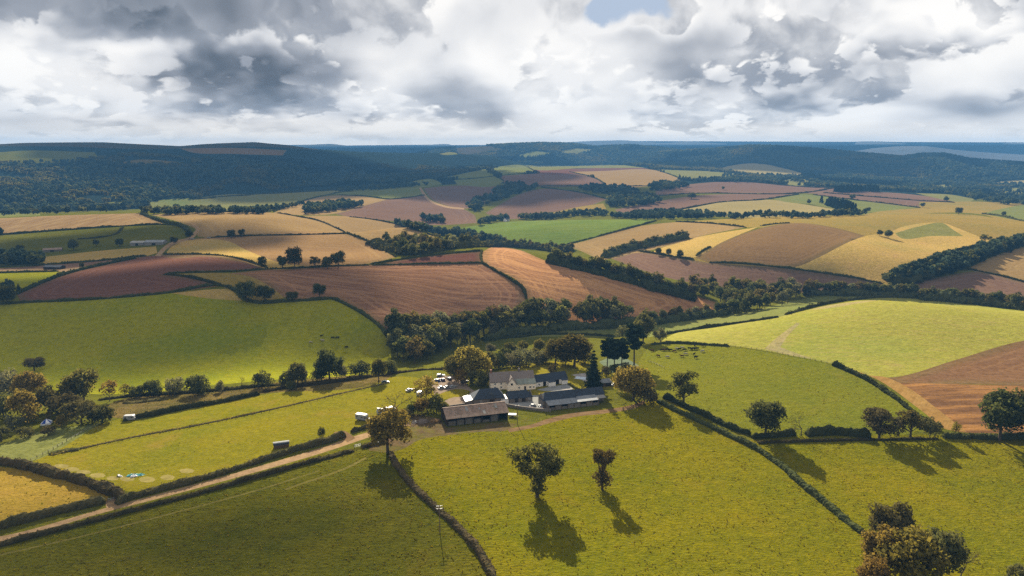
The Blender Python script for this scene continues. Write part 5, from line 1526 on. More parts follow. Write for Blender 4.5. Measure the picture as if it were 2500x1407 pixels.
# told-apart trees of the nearer woods: (group, label, prototypes, heights in metres, points)
def build_woods():
    rng = np.random.RandomState(77)
    W = [
        ('trees of the dark wood behind the farm', 'tree in the valley wood', 'wood', (13, 19),
         poly_points([(948, 812), (958, 860), (985, 893), (1015, 890), (1062, 873), (1110, 850), (1180, 828), (1330, 804), (1500, 795), (1560, 790), (1500, 772), (1300, 768), (1250, 786), (1100, 812), (1000, 815)], 84, rng, 26)),
        ('trees of the dark wood behind the farm', 'tree in the valley wood', 'wood', (9, 13),
         line_points([(1560, 788), (1640, 783), (1720, 774), (1780, 766)], 10, rng)),
        ('trees of the long belt below the domed stubble', 'tree in the belt beside the domed stubble', 'wood', (11, 15),
         line_points([(1342, 640), (1400, 654), (1500, 676), (1600, 704), (1700, 728)], 34, rng, 2)),
        ('trees of the valley thicket', 'tree in the wood at the stubble tip', 'wood', (12, 16),
         poly_points([(1640, 705), (1700, 700), (1800, 710), (1900, 712), (1965, 710), (1990, 724), (1940, 738), (1850, 766), (1790, 768), (1750, 748), (1690, 722)], 46, rng, 20)),
        ('trees of the hedge belt under the purple plough', 'tree in the belt behind the crop crest', 'wood', (10, 14),
         line_points([(1965, 714), (2050, 718), (2140, 720), (2240, 724)], 18, rng, 2)),
        ('trees of the hedge belt under the pink plough', 'tree in the belt under the pink plough', 'wood', (10, 14),
         line_points([(2245, 728), (2330, 735), (2420, 745), (2500, 756), (2560, 762)], 22, rng, 3)),
        ('trees of the valley copse beyond the hilltop strip', 'tree in the copse behind the red strip', 'wood', (11, 15),
         poly_points([(908, 590), (920, 604), (960, 618), (1000, 630), (1060, 620), (1120, 610), (1180, 604), (1120, 598), (1050, 596), (980, 590)], 34, rng, 14)),
        ('trees of the valley copse beyond the domed stubble', 'tree in the valley belt behind the dome', 'wood', (9, 12),
         line_points([(1190, 600), (1250, 600), (1300, 606), (1350, 612), (1400, 614)], 22, rng, 4)),
        ('trees of the curved belt', 'tree in the curved belt under tan stubble', 'wood', (10, 13),
         line_points([(1475, 630), (1520, 616), (1600, 598), (1678, 582)], 24, rng, 2)),
    ]
    for group, label, kind, (h0, h1), pts in W:
        az, r = hit([p[0] for p in pts], [p[1] for p in pts])
        xs = sorted(p[0] for p in pts)
        for (px, py), p in zip(pts, world(az, r)):
            h = rng.uniform(h0, h1)
            f = (px - xs[0]) / (xs[-1] - xs[0] + 1e-6)
            size = 'tall' if h > h0 + .6 * (h1 - h0) else 'lower'
            where = ENDS[label][min(int(f * len(ENDS[label])), len(ENDS[label]) - 1)]
            plant(kind, Vector(p), h, '%s %s, %s' % (size, label, where), 'broadleaf_tree', 'tree', group, rng.uniform(.85, 1.2))


build_woods()


def far_woods():
    """everything too far off or too many to count: one mass of trees"""
    rng = np.random.RandomState(5)
    pts = []       # x, y, z, height, kind

    def add(px, h0, h1, kind):
        az, r = hit([p[0] for p in px], [p[1] for p in px])
        for p in world(az, r):
            pts.append((*p, rng.uniform(h0, h1) * 1.25, kind))
    A, L = poly_points, line_points
    add(A([(2165, 692), (2200, 672), (2280, 642), (2400, 611), (2500, 586), (2600, 560), (2600, 580), (2500, 603), (2420, 628), (2360, 655), (2300, 675), (2200, 690)], 361, rng), 7, 10, 0)
    add(A([(1135, 507), (1160, 517), (1200, 497), (1240, 482), (1310, 464), (1315, 455), (1240, 450), (1190, 478), (1150, 495)], 171, rng), 8, 12, 0)
    add(A([(1412, 462), (1450, 455), (1530, 460), (1560, 470), (1500, 475), (1440, 472)], 114, rng), 8, 12, 0)
    add(A([(1475, 490), (1530, 476), (1600, 482), (1612, 495), (1560, 505), (1490, 508)], 133, rng), 9, 13, 0)
    add(A([(1575, 460), (1610, 447), (1660, 448), (1680, 456), (1640, 466), (1590, 468)], 85, rng), 8, 12, 0)
    add(L([(1270, 535), (1340, 534), (1400, 528), (1480, 525)], 64, rng, 3), 8, 11, 0)
    add(L([(1170, 548), (1200, 542), (1240, 535)], 22, rng, 3), 8, 11, 0)
    add(L([(968, 548), (1010, 560), (1050, 568), (1090, 575)], 49, rng, 3), 7, 10, 0)
    add(A([(1030, 535), (1080, 535), (1085, 545), (1035, 543)], 26, rng), 8, 11, 0)
    add(A([(1100, 575), (1150, 588), (1230, 600), (1220, 592), (1150, 576), (1110, 568)], 76, rng), 8, 11, 0)
    add(A([(1490, 532), (1560, 522), (1640, 518), (1720, 524), (1775, 533), (1700, 536), (1560, 538)], 228, rng), 6, 9, 1)
    add(L([(1780, 535), (1850, 530), (1960, 532), (2060, 528), (2110, 524)], 68, rng, 3), 6, 10, 0)
    add(A([(1997, 497), (2020, 495), (2060, 503), (2095, 520), (2070, 524), (2030, 508)], 79, rng), 9, 12, 2)
    add(A([(2035, 467), (2080, 462), (2140, 464), (2145, 470), (2040, 471)], 83, rng), 10, 13, 2)
    add(A([(735, 518), (760, 505), (830, 498), (890, 497), (885, 505), (800, 518), (750, 523)], 104, rng), 9, 12, 0)
    add(A([(0, 512), (100, 508), (220, 505), (340, 505), (330, 512), (200, 522), (100, 524), (0, 528)], 171, rng), 8, 12, 0)
    add(A([(340, 520), (460, 512), (560, 520), (660, 520), (640, 524), (480, 524), (380, 526)], 114, rng), 7, 11, 0)
    add(L([(560, 520), (620, 517), (680, 512), (740, 500)], 49, rng, 3), 7, 10, 0)
    add(A([(820, 466), (900, 458), (990, 452), (1050, 452), (1000, 458), (900, 466), (830, 470)], 114, rng), 8, 11, 0)
    add(A([(2200, 470), (2260, 455), (2340, 455), (2420, 452), (2500, 455), (2560, 480), (2500, 490), (2420, 488), (2380, 490), (2320, 470), (2260, 472)], 285, rng), 7, 11, 0)
    add(L([(2210, 470), (2300, 466), (2390, 486), (2430, 495), (2500, 498)], 76, rng, 4), 8, 12, 0)
    add(A([(1770, 424), (1850, 427), (1960, 432), (1990, 445), (1960, 448), (1870, 440), (1760, 438)], 114, rng), 8, 11, 0)
    add(L([(1690, 446), (1740, 442), (1800, 444), (1860, 446)], 45, rng, 2), 7, 10, 0)
    add(L([(0, 645), (50, 646), (100, 645)], 26, rng, 4), 9, 13, 0)
    add(L([(-60, 735), (0, 730), (20, 722)], 15, rng, 5), 8, 12, 0)
    add(L([(0, 580), (-60, 590)], 9, rng, 5), 8, 12, 0)
    # forest on the wooded hillsides
    C, cls, F, W = LAND['C'], LAND['cls'], LAND['F'], LAND['W']
    az = rng.uniform(-rad(40), rad(40), 150000)
    r = np.sqrt(rng.uniform(1650 ** 2, 5600 ** 2, 150000))
    z, ridge = terrain(az, r)
    # pieces of land that are wood: look the class up on the sheet
    import mathutils
    kd = mathutils.kdtree.KDTree(len(C))
    for i, c in enumerate(C):
        kd.insert((c[0], c[1], 0), i)
    kd.balance()
    x, y = r * np.sin(az), r * np.cos(az)
    dens = fbm(x / 260.0, y / 260.0, 3, 9)
    n = 0
    for a, rr, xx, yy, zz, dn, rg in zip(az, r, x, y, z, dens, ridge):
        if rg == 0 and rr < 2500:
            continue
        if cls[kd.find((a, math.log(rr), 0))[1]] != -3:
            continue
        if dn < -.75:
            continue
        if rg == 1 and rr > 0.86 * np.interp(a, RIDGES[0]['rca'], RIDGES[0]['rcv']):
            continue
        h = rng.uniform(8, 13) * (1.0 if rr < 3600 else 1.25)
        pts.append((xx, yy, zz - .5, h, 2 if dn > .5 else (3 if dn < -.38 else 0)))  # olive patches also stand in for sunlit parts of the forest
        n += 1
    P = np.array(pts)
    me = bpy.data.meshes.new('woodland')
    me.from_pydata(P[:, :3].tolist(), [], [])
    at = me.attributes.new('size', 'FLOAT', 'POINT')
    at.data.foreach_set('value', (P[:, 3] / 11.0).astype(np.float32))
    at = me.attributes.new('sort', 'INT', 'POINT')
    srt = np.where(P[:, 4] == 2, 5, np.where(P[:, 4] == 3, 4, np.where(P[:, 4] == 1, 3, rng.randint(0, 4, len(P)))))
    at.data.foreach_set('value', srt.astype(np.int32))
    o = bpy.data.objects.new('woodland', me)
    COL.objects.link(o)
    tag(o, 'mass of dark trees over the far hills, copses and valley bottoms', 'woodland', None, 'stuff')
    # prototypes used only as instance sources
    lib = bpy.data.collections.new('woodland_sorts')
    for i, pr in enumerate(PROTO['far'] + PROTO['far_olive'] + PROTO['far_fir']):
        q = bpy.data.objects.new('woodland_tree_%d' % i, pr['crown'])
        lib.objects.link(q)
    ng = bpy.data.node_groups.new('scatter_trees', 'GeometryNodeTree')
    ng.interface.new_socket('Geometry', in_out='INPUT', socket_type='NodeSocketGeometry')
    ng.interface.new_socket('Geometry', in_out='OUTPUT', socket_type='NodeSocketGeometry')
    nd = ng.nodes
    gi, go = nd.new('NodeGroupInput'), nd.new('NodeGroupOutput')
    ci = nd.new('GeometryNodeCollectionInfo')
    ci.inputs['Collection'].default_value = lib
    ci.inputs['Separate Children'].default_value = True
    ci.inputs['Reset Children'].default_value = True
    iop = nd.new('GeometryNodeInstanceOnPoints')
    iop.inputs['Pick Instance'].default_value = True
    sz = nd.new('GeometryNodeInputNamedAttribute')
    sz.data_type = 'FLOAT'
    sz.inputs[0].default_value = 'size'
    st = nd.new('GeometryNodeInputNamedAttribute')
    st.data_type = 'INT'
    st.inputs[0].default_value = 'sort'
    rv = nd.new('FunctionNodeRandomValue')
    rv.data_type = 'FLOAT_VECTOR'
    rv.inputs[0].default_value = (0, 0, 0)
    rv.inputs[1].default_value = (0.1, 0.1, 6.28)
    lk = ng.links.new
    mp = nd.new('GeometryNodeMeshToPoints')
    lk(gi.outputs[0], mp.inputs['Mesh'])
    lk(mp.outputs[0], iop.inputs['Points'])
    lk(ci.outputs[0], iop.inputs['Instance'])
    lk(st.outputs[0], iop.inputs['Instance Index'])
    lk(rv.outputs[0], iop.inputs['Rotation'])
    lk(sz.outputs[0], iop.inputs['Scale'])
    lk(iop.outputs[0], go.inputs[0])
    md = o.modifiers.new('scatter', 'NODES')
    md.node_group = ng
    print('woodland', len(P))


far_woods()

# ------------------------------------------------------------------ clouds overhead whose shade lies on the valley
def build_clouds():
    m, N, out = new_mat('cloud')
    d = N.node('ShaderNodeBsdfDiffuse', Color=(.8, .8, .82))
    t = N.node('ShaderNodeBsdfTranslucent', Color=(.8, .8, .82))
    mx = N.node('ShaderNodeMixShader', i0=0.5, i1=d, i2=t)
    N.l.new(N.node('ShaderNodeMixShader', i0=0.28, i1=mx, i2=N.node('ShaderNodeBsdfTransparent')), out.inputs[0])
    az = lambda px, r: Vector((r * math.sin(px_az(px)), r * math.cos(px_az(px)), 0))
    S = [('broad grey cloud whose shade lies on the green valley pasture', Vector((-330, 566, 0)), 255, 88, 1700, 1),
         ('huge grey cloud whose shade lies on the wooded hill', az(720, 2800), 1050, 700, 2600, 2),
         ('long grey cloud whose shade lies on the far wooded ridge', az(2150, 3900), 900, 380, 2600, 3),
         ('grey cloud whose shade lies on the olive field strips', U(150, 610), 270, 150, 1800, 5),
         ('grey cloud whose shade lies on the mauve ploughed slopes', U(1330, 470), 380, 260, 2200, 6),
         ('small cloud whose shade lies on the rough front pasture', U(420, 1335), 85, 26, 1500, 7)]
    for label, c, rx, ry, h, seed in S:
        rng = np.random.RandomState(seed)
        ctr = c + SUN_DIR * (h / SUN_DIR.z)
        bm = bmesh.new()
        for k in range(16):
            a = rng.uniform(0, 6.28)
            q = rng.uniform(0, .72) ** .6
            s = rng.uniform(.42, .6) * (1.15 - .5 * q)
            M = Matrix.Translation((math.cos(a) * q * rx, math.sin(a) * q * ry, rng.uniform(-.1, .2) * min(rx, ry) * .15)) @ Matrix.Diagonal((rx * s, ry * s, min(rx, ry) * s * .2, 1))
            bmesh.ops.create_icosphere(bm, subdivisions=3, radius=1.0, matrix=M)
        co = np.array([v.co[:] for v in bm.verts])
        L = min(rx, ry)
        n = fbm(co[:, 0] / L * 2.2 + 9, co[:, 1] / L * 2.2 + co[:, 2] / L, 4, seed)
        for v, k in zip(bm.verts, n):
            v.co = v.co * (1 + .10 * k) + Vector((0, 0, .03 * L * k))
        me = bpy.data.meshes.new('cloud')
        bm.to_mesh(me)
        bm.free()
        me.polygons.foreach_set('use_smooth', [True] * len(me.polygons))
        me.materials.append(MATS['cloud'])
        o = bpy.data.objects.new('cloud', me)
        o.location = ctr
        COL.objects.link(o)
        tag(o, label, None, None, 'structure')


build_clouds()

# ------------------------------------------------------------------ tussocks in the nearer pastures
def build_tussocks():
    leaf_mat('tuft', (.190, .160, .012), (.130, .125, .010), 0.5, 0.35)
    rng = np.random.RandomState(21)
    lib = bpy.data.collections.new('tussock_sorts')
    for k in range(3):
        g = Geo()
        n = 7
        a = rng.uniform(0, 6.28, n)
        for i in range(n):
            d = np.array([math.cos(a[i]), math.sin(a[i]), 0])
            u = np.array([-d[1], d[0], 0]) * rng.uniform(.10, .2)
            o = d * rng.uniform(0, .18)
            tip = o + d * rng.uniform(.12, .4) + np.array([0, 0, rng.uniform(.22, .48)])
            b = sum(len(q) for q in g.v)
            g.v.append(np.array([o - u, o + u, tip + u * .5, tip - u * .5]))
            g.f.append((b, b + 1, b + 2, b + 3))
        lib.objects.link(bpy.data.objects.new('tussock_%d' % k, g.mesh('tussock', 'tuft')))
    C, cls, F, W = LAND['C'], LAND['cls'], LAND['F'], LAND['W']
    rate = {'pasture_gold': .3, 'pasture_rough': .5, 'pasture_cow': .15, 'camp_grass': .03, 'tan_grass': .15, 'rough_bank': .8}
    P = []
    for i, f in enumerate(FIELDS):
        if f[2] not in rate:
            continue
        idx = np.nonzero((cls == i) & (C[:, 1] < math.log(470)) & (C[:, 1] > math.log(150)) & (np.abs(C[:, 0]) < rad(38)))[0]
        A, B, D = W[F[idx, 0]], W[F[idx, 1]], W[F[idx, 2]]
        ar = .5 * np.linalg.norm(np.cross(B - A, D - A), axis=1)
        far = np.exp(C[idx, 1])
        n = rng.poisson(ar * rate[f[2]] * np.clip(1.6 - far / 420.0, .35, 1.0))
        k = np.repeat(np.arange(len(idx)), n)
        u, v = rng.rand(len(k), 1), rng.rand(len(k), 1)
        sw = (u + v) > 1
        u, v = np.where(sw, 1 - u, u), np.where(sw, 1 - v, v)
        q = A[k] + (B[k] - A[k]) * u + (D[k] - A[k]) * v
        keep = vnoise(q[:, 0] / 3.5, q[:, 1] / 2.2, 4) + .6 * vnoise(q[:, 0] / 14, q[:, 1] / 9, 6) > rng.uniform(-.7, .9, len(q))
        P.append(q[keep])
    P = np.concatenate(P)
    me = bpy.data.meshes.new('grass')
    me.from_pydata(P.tolist(), [], [])
    at = me.attributes.new('size', 'FLOAT', 'POINT')
    at.data.foreach_set('value', rng.uniform(.35, .85, len(P)).astype(np.float32))
    at = me.attributes.new('sort', 'INT', 'POINT')
    at.data.foreach_set('value', rng.randint(0, 3, len(P)).astype(np.int32))
    o = bpy.data.objects.new('grass', me)
    COL.objects.link(o)
    tag(o, 'tussocks of long grass over the front pastures', 'grass', None, 'stuff')
    ng = bpy.data.node_groups['scatter_trees'].copy()
    for nd in ng.nodes:
        if nd.bl_idname == 'GeometryNodeCollectionInfo':
            nd.inputs['Collection'].default_value = lib
    o.modifiers.new('scatter', 'NODES').node_group = ng
    print('tussocks', len(P))


build_tussocks()

# ------------------------------------------------------------------ building materials
def plain_mat(name, a, b=None, scale=1.2, rough=0.85, spec=0.2, metal=0.0, bump=0.15, stretch=(1, 1, 1), coords='obj'):
    m, N, out = new_mat(name)
    P = N.node('ShaderNodeTexCoord', out=3)
    n = N.noise(N.vm('MULTIPLY', P, stretch), scale, 5, 0.65)
    col = N.mix(N.ramp(n, 0.32, 0.68), a, b or tuple(v * 0.7 for v in a))
    surf(N, out, col, rough, n, bump, 0.05, spec, metal)
    return m


def sheet_mat(name, a, b, pitch=0.25, rough=0.7, moss=None, courses=None):
    """corrugated or slated roof: ribs across local x, stains in patches"""
    m, N, out = new_mat(name)
    P = N.node('ShaderNodeTexCoord', out=3)
    x, y, z = N.sep(P)
    n = N.noise(P, 0.7, 5, 0.65)
    f = N.noise(N.vm('MULTIPLY', P, (3.0, .6, .6)), 2.0, 4, 0.7)
    ribs = N.m('SINE', N.m('MULTIPLY', x, 2 * math.pi / pitch))
    col = N.mix(N.ramp(n, 0.3, 0.7), a, b)
    col = N.mix(N.ramp(f, 0.4, 0.7, 0.0, 0.6), col, tuple(v * 0.55 for v in a))
    if moss:
        col = N.mix(N.ramp(N.noise(P, 0.9, 4, 0.6), 0.52, 0.66, 0.0, 0.7), col, moss)
    sh = N.node('ShaderNodeTexBrick', Vector=N.xyz(x, N.m('MULTIPLY', z, 1.0), 0.0), Color1=(1, 1, 1), Color2=(.75, .75, .75), Mortar=(.55, .55, .55), Scale=1.0,
                Mortar_Size=0.012, Brick_Width=0.9, Row_Height=courses or 1.3)
    col = N.mix(1.0, col, sh, 'MULTIPLY')
    surf(N, out, col, rough, ribs, 0.4, 0.03, 0.15)
    return m


def make_build_mats():
    plain_mat('cream_wall', (.88, .76, .60), (.80, .68, .53), 0.8, .9, .1)
    plain_mat('white_wall', (.78, .74, .68), (.68, .64, .58), 0.8, .9, .1)
    plain_mat('stone_wall', (.20, .17, .14), (.11, .095, .08), 2.2, .95, .1, bump=.6)
    plain_mat('dark_timber', (.045, .035, .028), (.028, .022, .018), 2.0, .9, .1)
    plain_mat('brown_timber', (.13, .085, .055), (.08, .055, .035), 2.0, .9, .1)
    plain_mat('brick', (.26, .12, .075), (.18, .085, .06), 2.0, .9, .1)
    plain_mat('glass_dark', (.02, .024, .028), (.015, .018, .02), 1.0, .08, .6, bump=0)
    plain_mat('frame_white', (.70, .69, .66), None, 1.0, .6, .3, bump=0)
    plain_mat('frame_dark', (.05, .05, .05), None, 1.0, .6, .3, bump=0)
    plain_mat('dark_inside', (.022, .018, .015), None, 1.0, .95, .05)  # near-black stands in for unlit interiors, shade put into the colour
    plain_mat('straw_bale', (.16, .145, .12), (.09, .08, .065), 1.5, .95, .05, bump=.6)
    plain_mat('thatch', (.210, .172, .150), (.150, .122, .106), 1.6, .95, .05, bump=.6, stretch=(3, .7, .7))
    sheet_mat('slate', (.042, .054, .074), (.028, .037, .052), 0.5, .65, None, .45)
    sheet_mat('rust_sheet', (.310, .215, .160), (.235, .160, .118), 0.33, .85, (.095, .085, .050), 1.6)
    sheet_mat('grey_sheet', (.23, .24, .25), (.18, .19, .20), 0.33, .6, None, 1.6)
    sheet_mat('green_sheet', (.25, .275, .235), (.19, .205, .165), 0.4, .7, (.28, .24, .17), 1.2)
    plain_mat('light_sheet', (.21, .20, .175), (.165, .155, .14), 1.0, .5, .3)
    for n, c in dict(white=(.26, .26, .257), silver=(.25, .255, .26), blue=(.03, .06, .16), navy=(.015, .022, .05), black=(.012, .012, .014), green=(.02, .05, .045),
                     red=(.45, .03, .03), grey=(.16, .165, .17)).items():
        plain_mat('paint_' + n, c, tuple(v * .93 for v in c), .6, .5, .25, bump=0)
    plain_mat('tyre', (.018, .018, .018), None, 2.0, .9, .1)
    plain_mat('steel', (.20, .205, .21), (.15, .15, .155), 1.0, .6, .3, 0.0)
    plain_mat('lamp', (.75, .72, .62), None, 1.0, .3, .5, bump=0)
    plain_mat('canvas_white', (.70, .71, .74), None, 1.0, .9, .1)
    plain_mat('canvas_blue', (.03, .07, .30), None, 1.0, .9, .1)
    plain_mat('teal', (.03, .19, .20), (.05, .24, .25), 1.0, .6, .3)
    plain_mat('pool_cover', (.48, .53, .57), (.36, .43, .50), .6, .5, .3)
    plain_mat('stone_heap', (.16, .125, .10), (.09, .07, .055), 2.0, .95, .1, bump=.6)
    plain_mat('cow_black', (.018, .015, .013), (.012, .010, .009), 1.0, 1.0, .0)
    plain_mat('cow_white', (.30, .27, .23), (.24, .21, .175), 1.0, 1.0, .0)
    plain_mat('cow_brown', (.09, .042, .022), (.06, .028, .015), 1.0, 1.0, .0)


make_build_mats()


class Solid(Geo):
    """boxes, prisms and lathes for built things, in local metres"""
    def raw(self, verts, faces):
        b = sum(len(a) for a in self.v)
        self.v.append(np.array(verts, float))
        self.f += [tuple(b + i for i in f) for f in faces]
        return self

    def box(self, x0, x1, y0, y1, z0, z1, taper=0.0):
        t = taper
        return self.raw([(x0, y0, z0), (x1, y0, z0), (x1, y1, z0), (x0, y1, z0), (x0 + t, y0 + t, z1), (x1 - t, y0 + t, z1), (x1 - t, y1 - t, z1), (x0 + t, y1 - t, z1)],
                        [(3, 2, 1, 0), (4, 5, 6, 7), (0, 1, 5, 4), (1, 2, 6, 5), (2, 3, 7, 6), (3, 0, 4, 7)])

    def prism(self, prof, y0, y1):
        """profile in x,z pushed from y0 to y1"""
        n = len(prof)
        v = [(x, y0, z) for x, z in prof] + [(x, y1, z) for x, z in prof]
        return self.raw(v, [tuple(range(n - 1, -1, -1))[::-1], tuple(range(n, 2 * n))[::-1]] + [((i + 1) % n, i, n + i, n + (i + 1) % n) for i in range(n)])

    def slab(self, quad, t):
        """thick sheet below a quad (4 points, upper face)"""
        q = [np.array(p, float) for p in quad]
        nrm = np.cross(q[1] - q[0], q[-1] - q[0])
        nrm /= np.linalg.norm(nrm)
        if nrm[2] < 0:
            nrm = -nrm
        n = len(q)
        v = q + [p - nrm * t for p in q]
        return self.raw(v, [tuple(range(n)), tuple(range(2 * n - 1, n - 1, -1))] + [(i, n + i, n + (i + 1) % n, (i + 1) % n) for i in range(n)])

    def wheel(self, x, y, z, r, w, n=12):
        v = []
        for yy in (y - w / 2, y + w / 2):
            v += [(x + r * math.cos(2 * math.pi * k / n), yy, z + r * math.sin(2 * math.pi * k / n)) for k in range(n)]
        return self.raw(v, [tuple(range(n)), tuple(range(2 * n - 1, n - 1, -1))] + [(k, (k + 1) % n, n + (k + 1) % n, n + k) for k in range(n)])

    def put(self, name, mat, parent, smooth=False, bevel=0.0):
        me = self.mesh(name, mat, smooth)
        bm = bmesh.new()
        bm.from_mesh(me)
        if bevel:
            bmesh.ops.bevel(bm, geom=[e for e in bm.edges], offset=bevel, segments=2, affect='EDGES', profile=0.6)
        bmesh.ops.recalc_face_normals(bm, faces=bm.faces)
        bm.to_mesh(me)
        bm.free()
        o = bpy.data.objects.new(name, me)
        COL.objects.link(o)
        if parent is not None:
            o.parent = parent
        return o


def frame(A, B):
    """origin and turn of a building whose near wall foot runs from pixel A to pixel B; and its length"""
    a, b = U(*A), U(*B)
    L = math.hypot(b.x - a.x, b.y - a.y)
    return a, math.atan2(b.y - a.y, b.x - a.x), L


def thing(name, label, cat, loc, rz=0.0, group=None):
    return tag(empty(name, loc, rz), label, cat, group)


def gable_roof(s, x0, x1, y0, y1, ze, zr, over=.35, t=.16, hipl=0.0, hipr=0.0, ridge=None):
    ym = (y0 + y1) / 2 if ridge is None else ridge
    k = (zr - ze) / (ym - y0)
    k2 = (zr - ze) / (y1 - ym)
    a, b = x0 - (over if not hipl else over), x1 + over
    e0, e1 = ze - k * over, ze - k2 * over
    s.slab([(a, y0 - over, e0), (b, y0 - over, e0), (b - hipr, ym, zr), (a + hipl, ym, zr)], t)
    s.slab([(a + hipl, ym, zr), (b - hipr, ym, zr), (b, y1 + over, e1), (a, y1 + over, e1)], t)
    if hipl:
        s.slab([(a, y0 - over, e0), (a + hipl, ym, zr), (a, y1 + over, e1)], t)
    if hipr:
        s.slab([(b, y0 - over, e0), (b, y1 + over, e1), (b - hipr, ym, zr)], t)
    return s


def gable_walls(s, x0, x1, y0, y1, ze, zr, gl=True, gr=True, ridge=None, zb=-1.2):
    s.box(x0, x1, y0, y1, zb, ze)
    ym = (y0 + y1) / 2 if ridge is None else ridge
    for x, on, w in ((x0, gl, .25), (x1 - .25, gr, .25)):
        if on:
            s.raw([(x, y0, ze), (x, y1, ze), (x, ym, zr - .12), (x + w, y0, ze), (x + w, y1, ze), (x + w, ym, zr - .12)],
                  [(0, 1, 2), (5, 4, 3), (0, 3, 4, 1), (1, 4, 5, 2), (2, 5, 3, 0)])
    return s


def window(parent, x, z, w, h, y=0.0, side=False, frame_m='frame_white'):
    f = Solid()
    t = .09
    if side:
        f.box(y - .07, y, x - w / 2, x + w / 2, z, z + t).box(y - .07, y, x - w / 2, x + w / 2, z + h - t, z + h)
        f.box(y - .07, y, x - w / 2, x - w / 2 + t, z + t, z + h - t).box(y - .07, y, x + w / 2 - t, x + w / 2, z + t, z + h - t)
        p = Solid().box(y - .03, y + .02, x - w / 2 + t, x + w / 2 - t, z + t, z + h - t)
    else:
        f.box(x - w / 2, x + w / 2, y - .07, y, z, z + t).box(x - w / 2, x + w / 2, y - .07, y, z + h - t, z + h)
        f.box(x - w / 2, x - w / 2 + t, y - .07, y, z + t, z + h - t).box(x + w / 2 - t, x + w / 2, y - .07, y, z + t, z + h - t)
        f.box(x - .04, x + .04, y - .065, y, z + t, z + h - t)
        p = Solid().box(x - w / 2 + t, x + w / 2 - t, y - .03, y + .02, z + t, z + h - t)
    o = f.put('window', frame_m, parent)
    p.put('pane', 'glass_dark', o)
    return o


def door(parent, x, w, h, y=0.0, mat='dark_timber'):
    o = Solid().box(x - w / 2, x + w / 2, y - .06, y + .03, -.05, h).put('door', mat, parent)
    Solid().box(x + w * .3, x + w * .38, y - .11, y - .06, h * .48, h * .54).put('handle', 'steel', o)
    return o


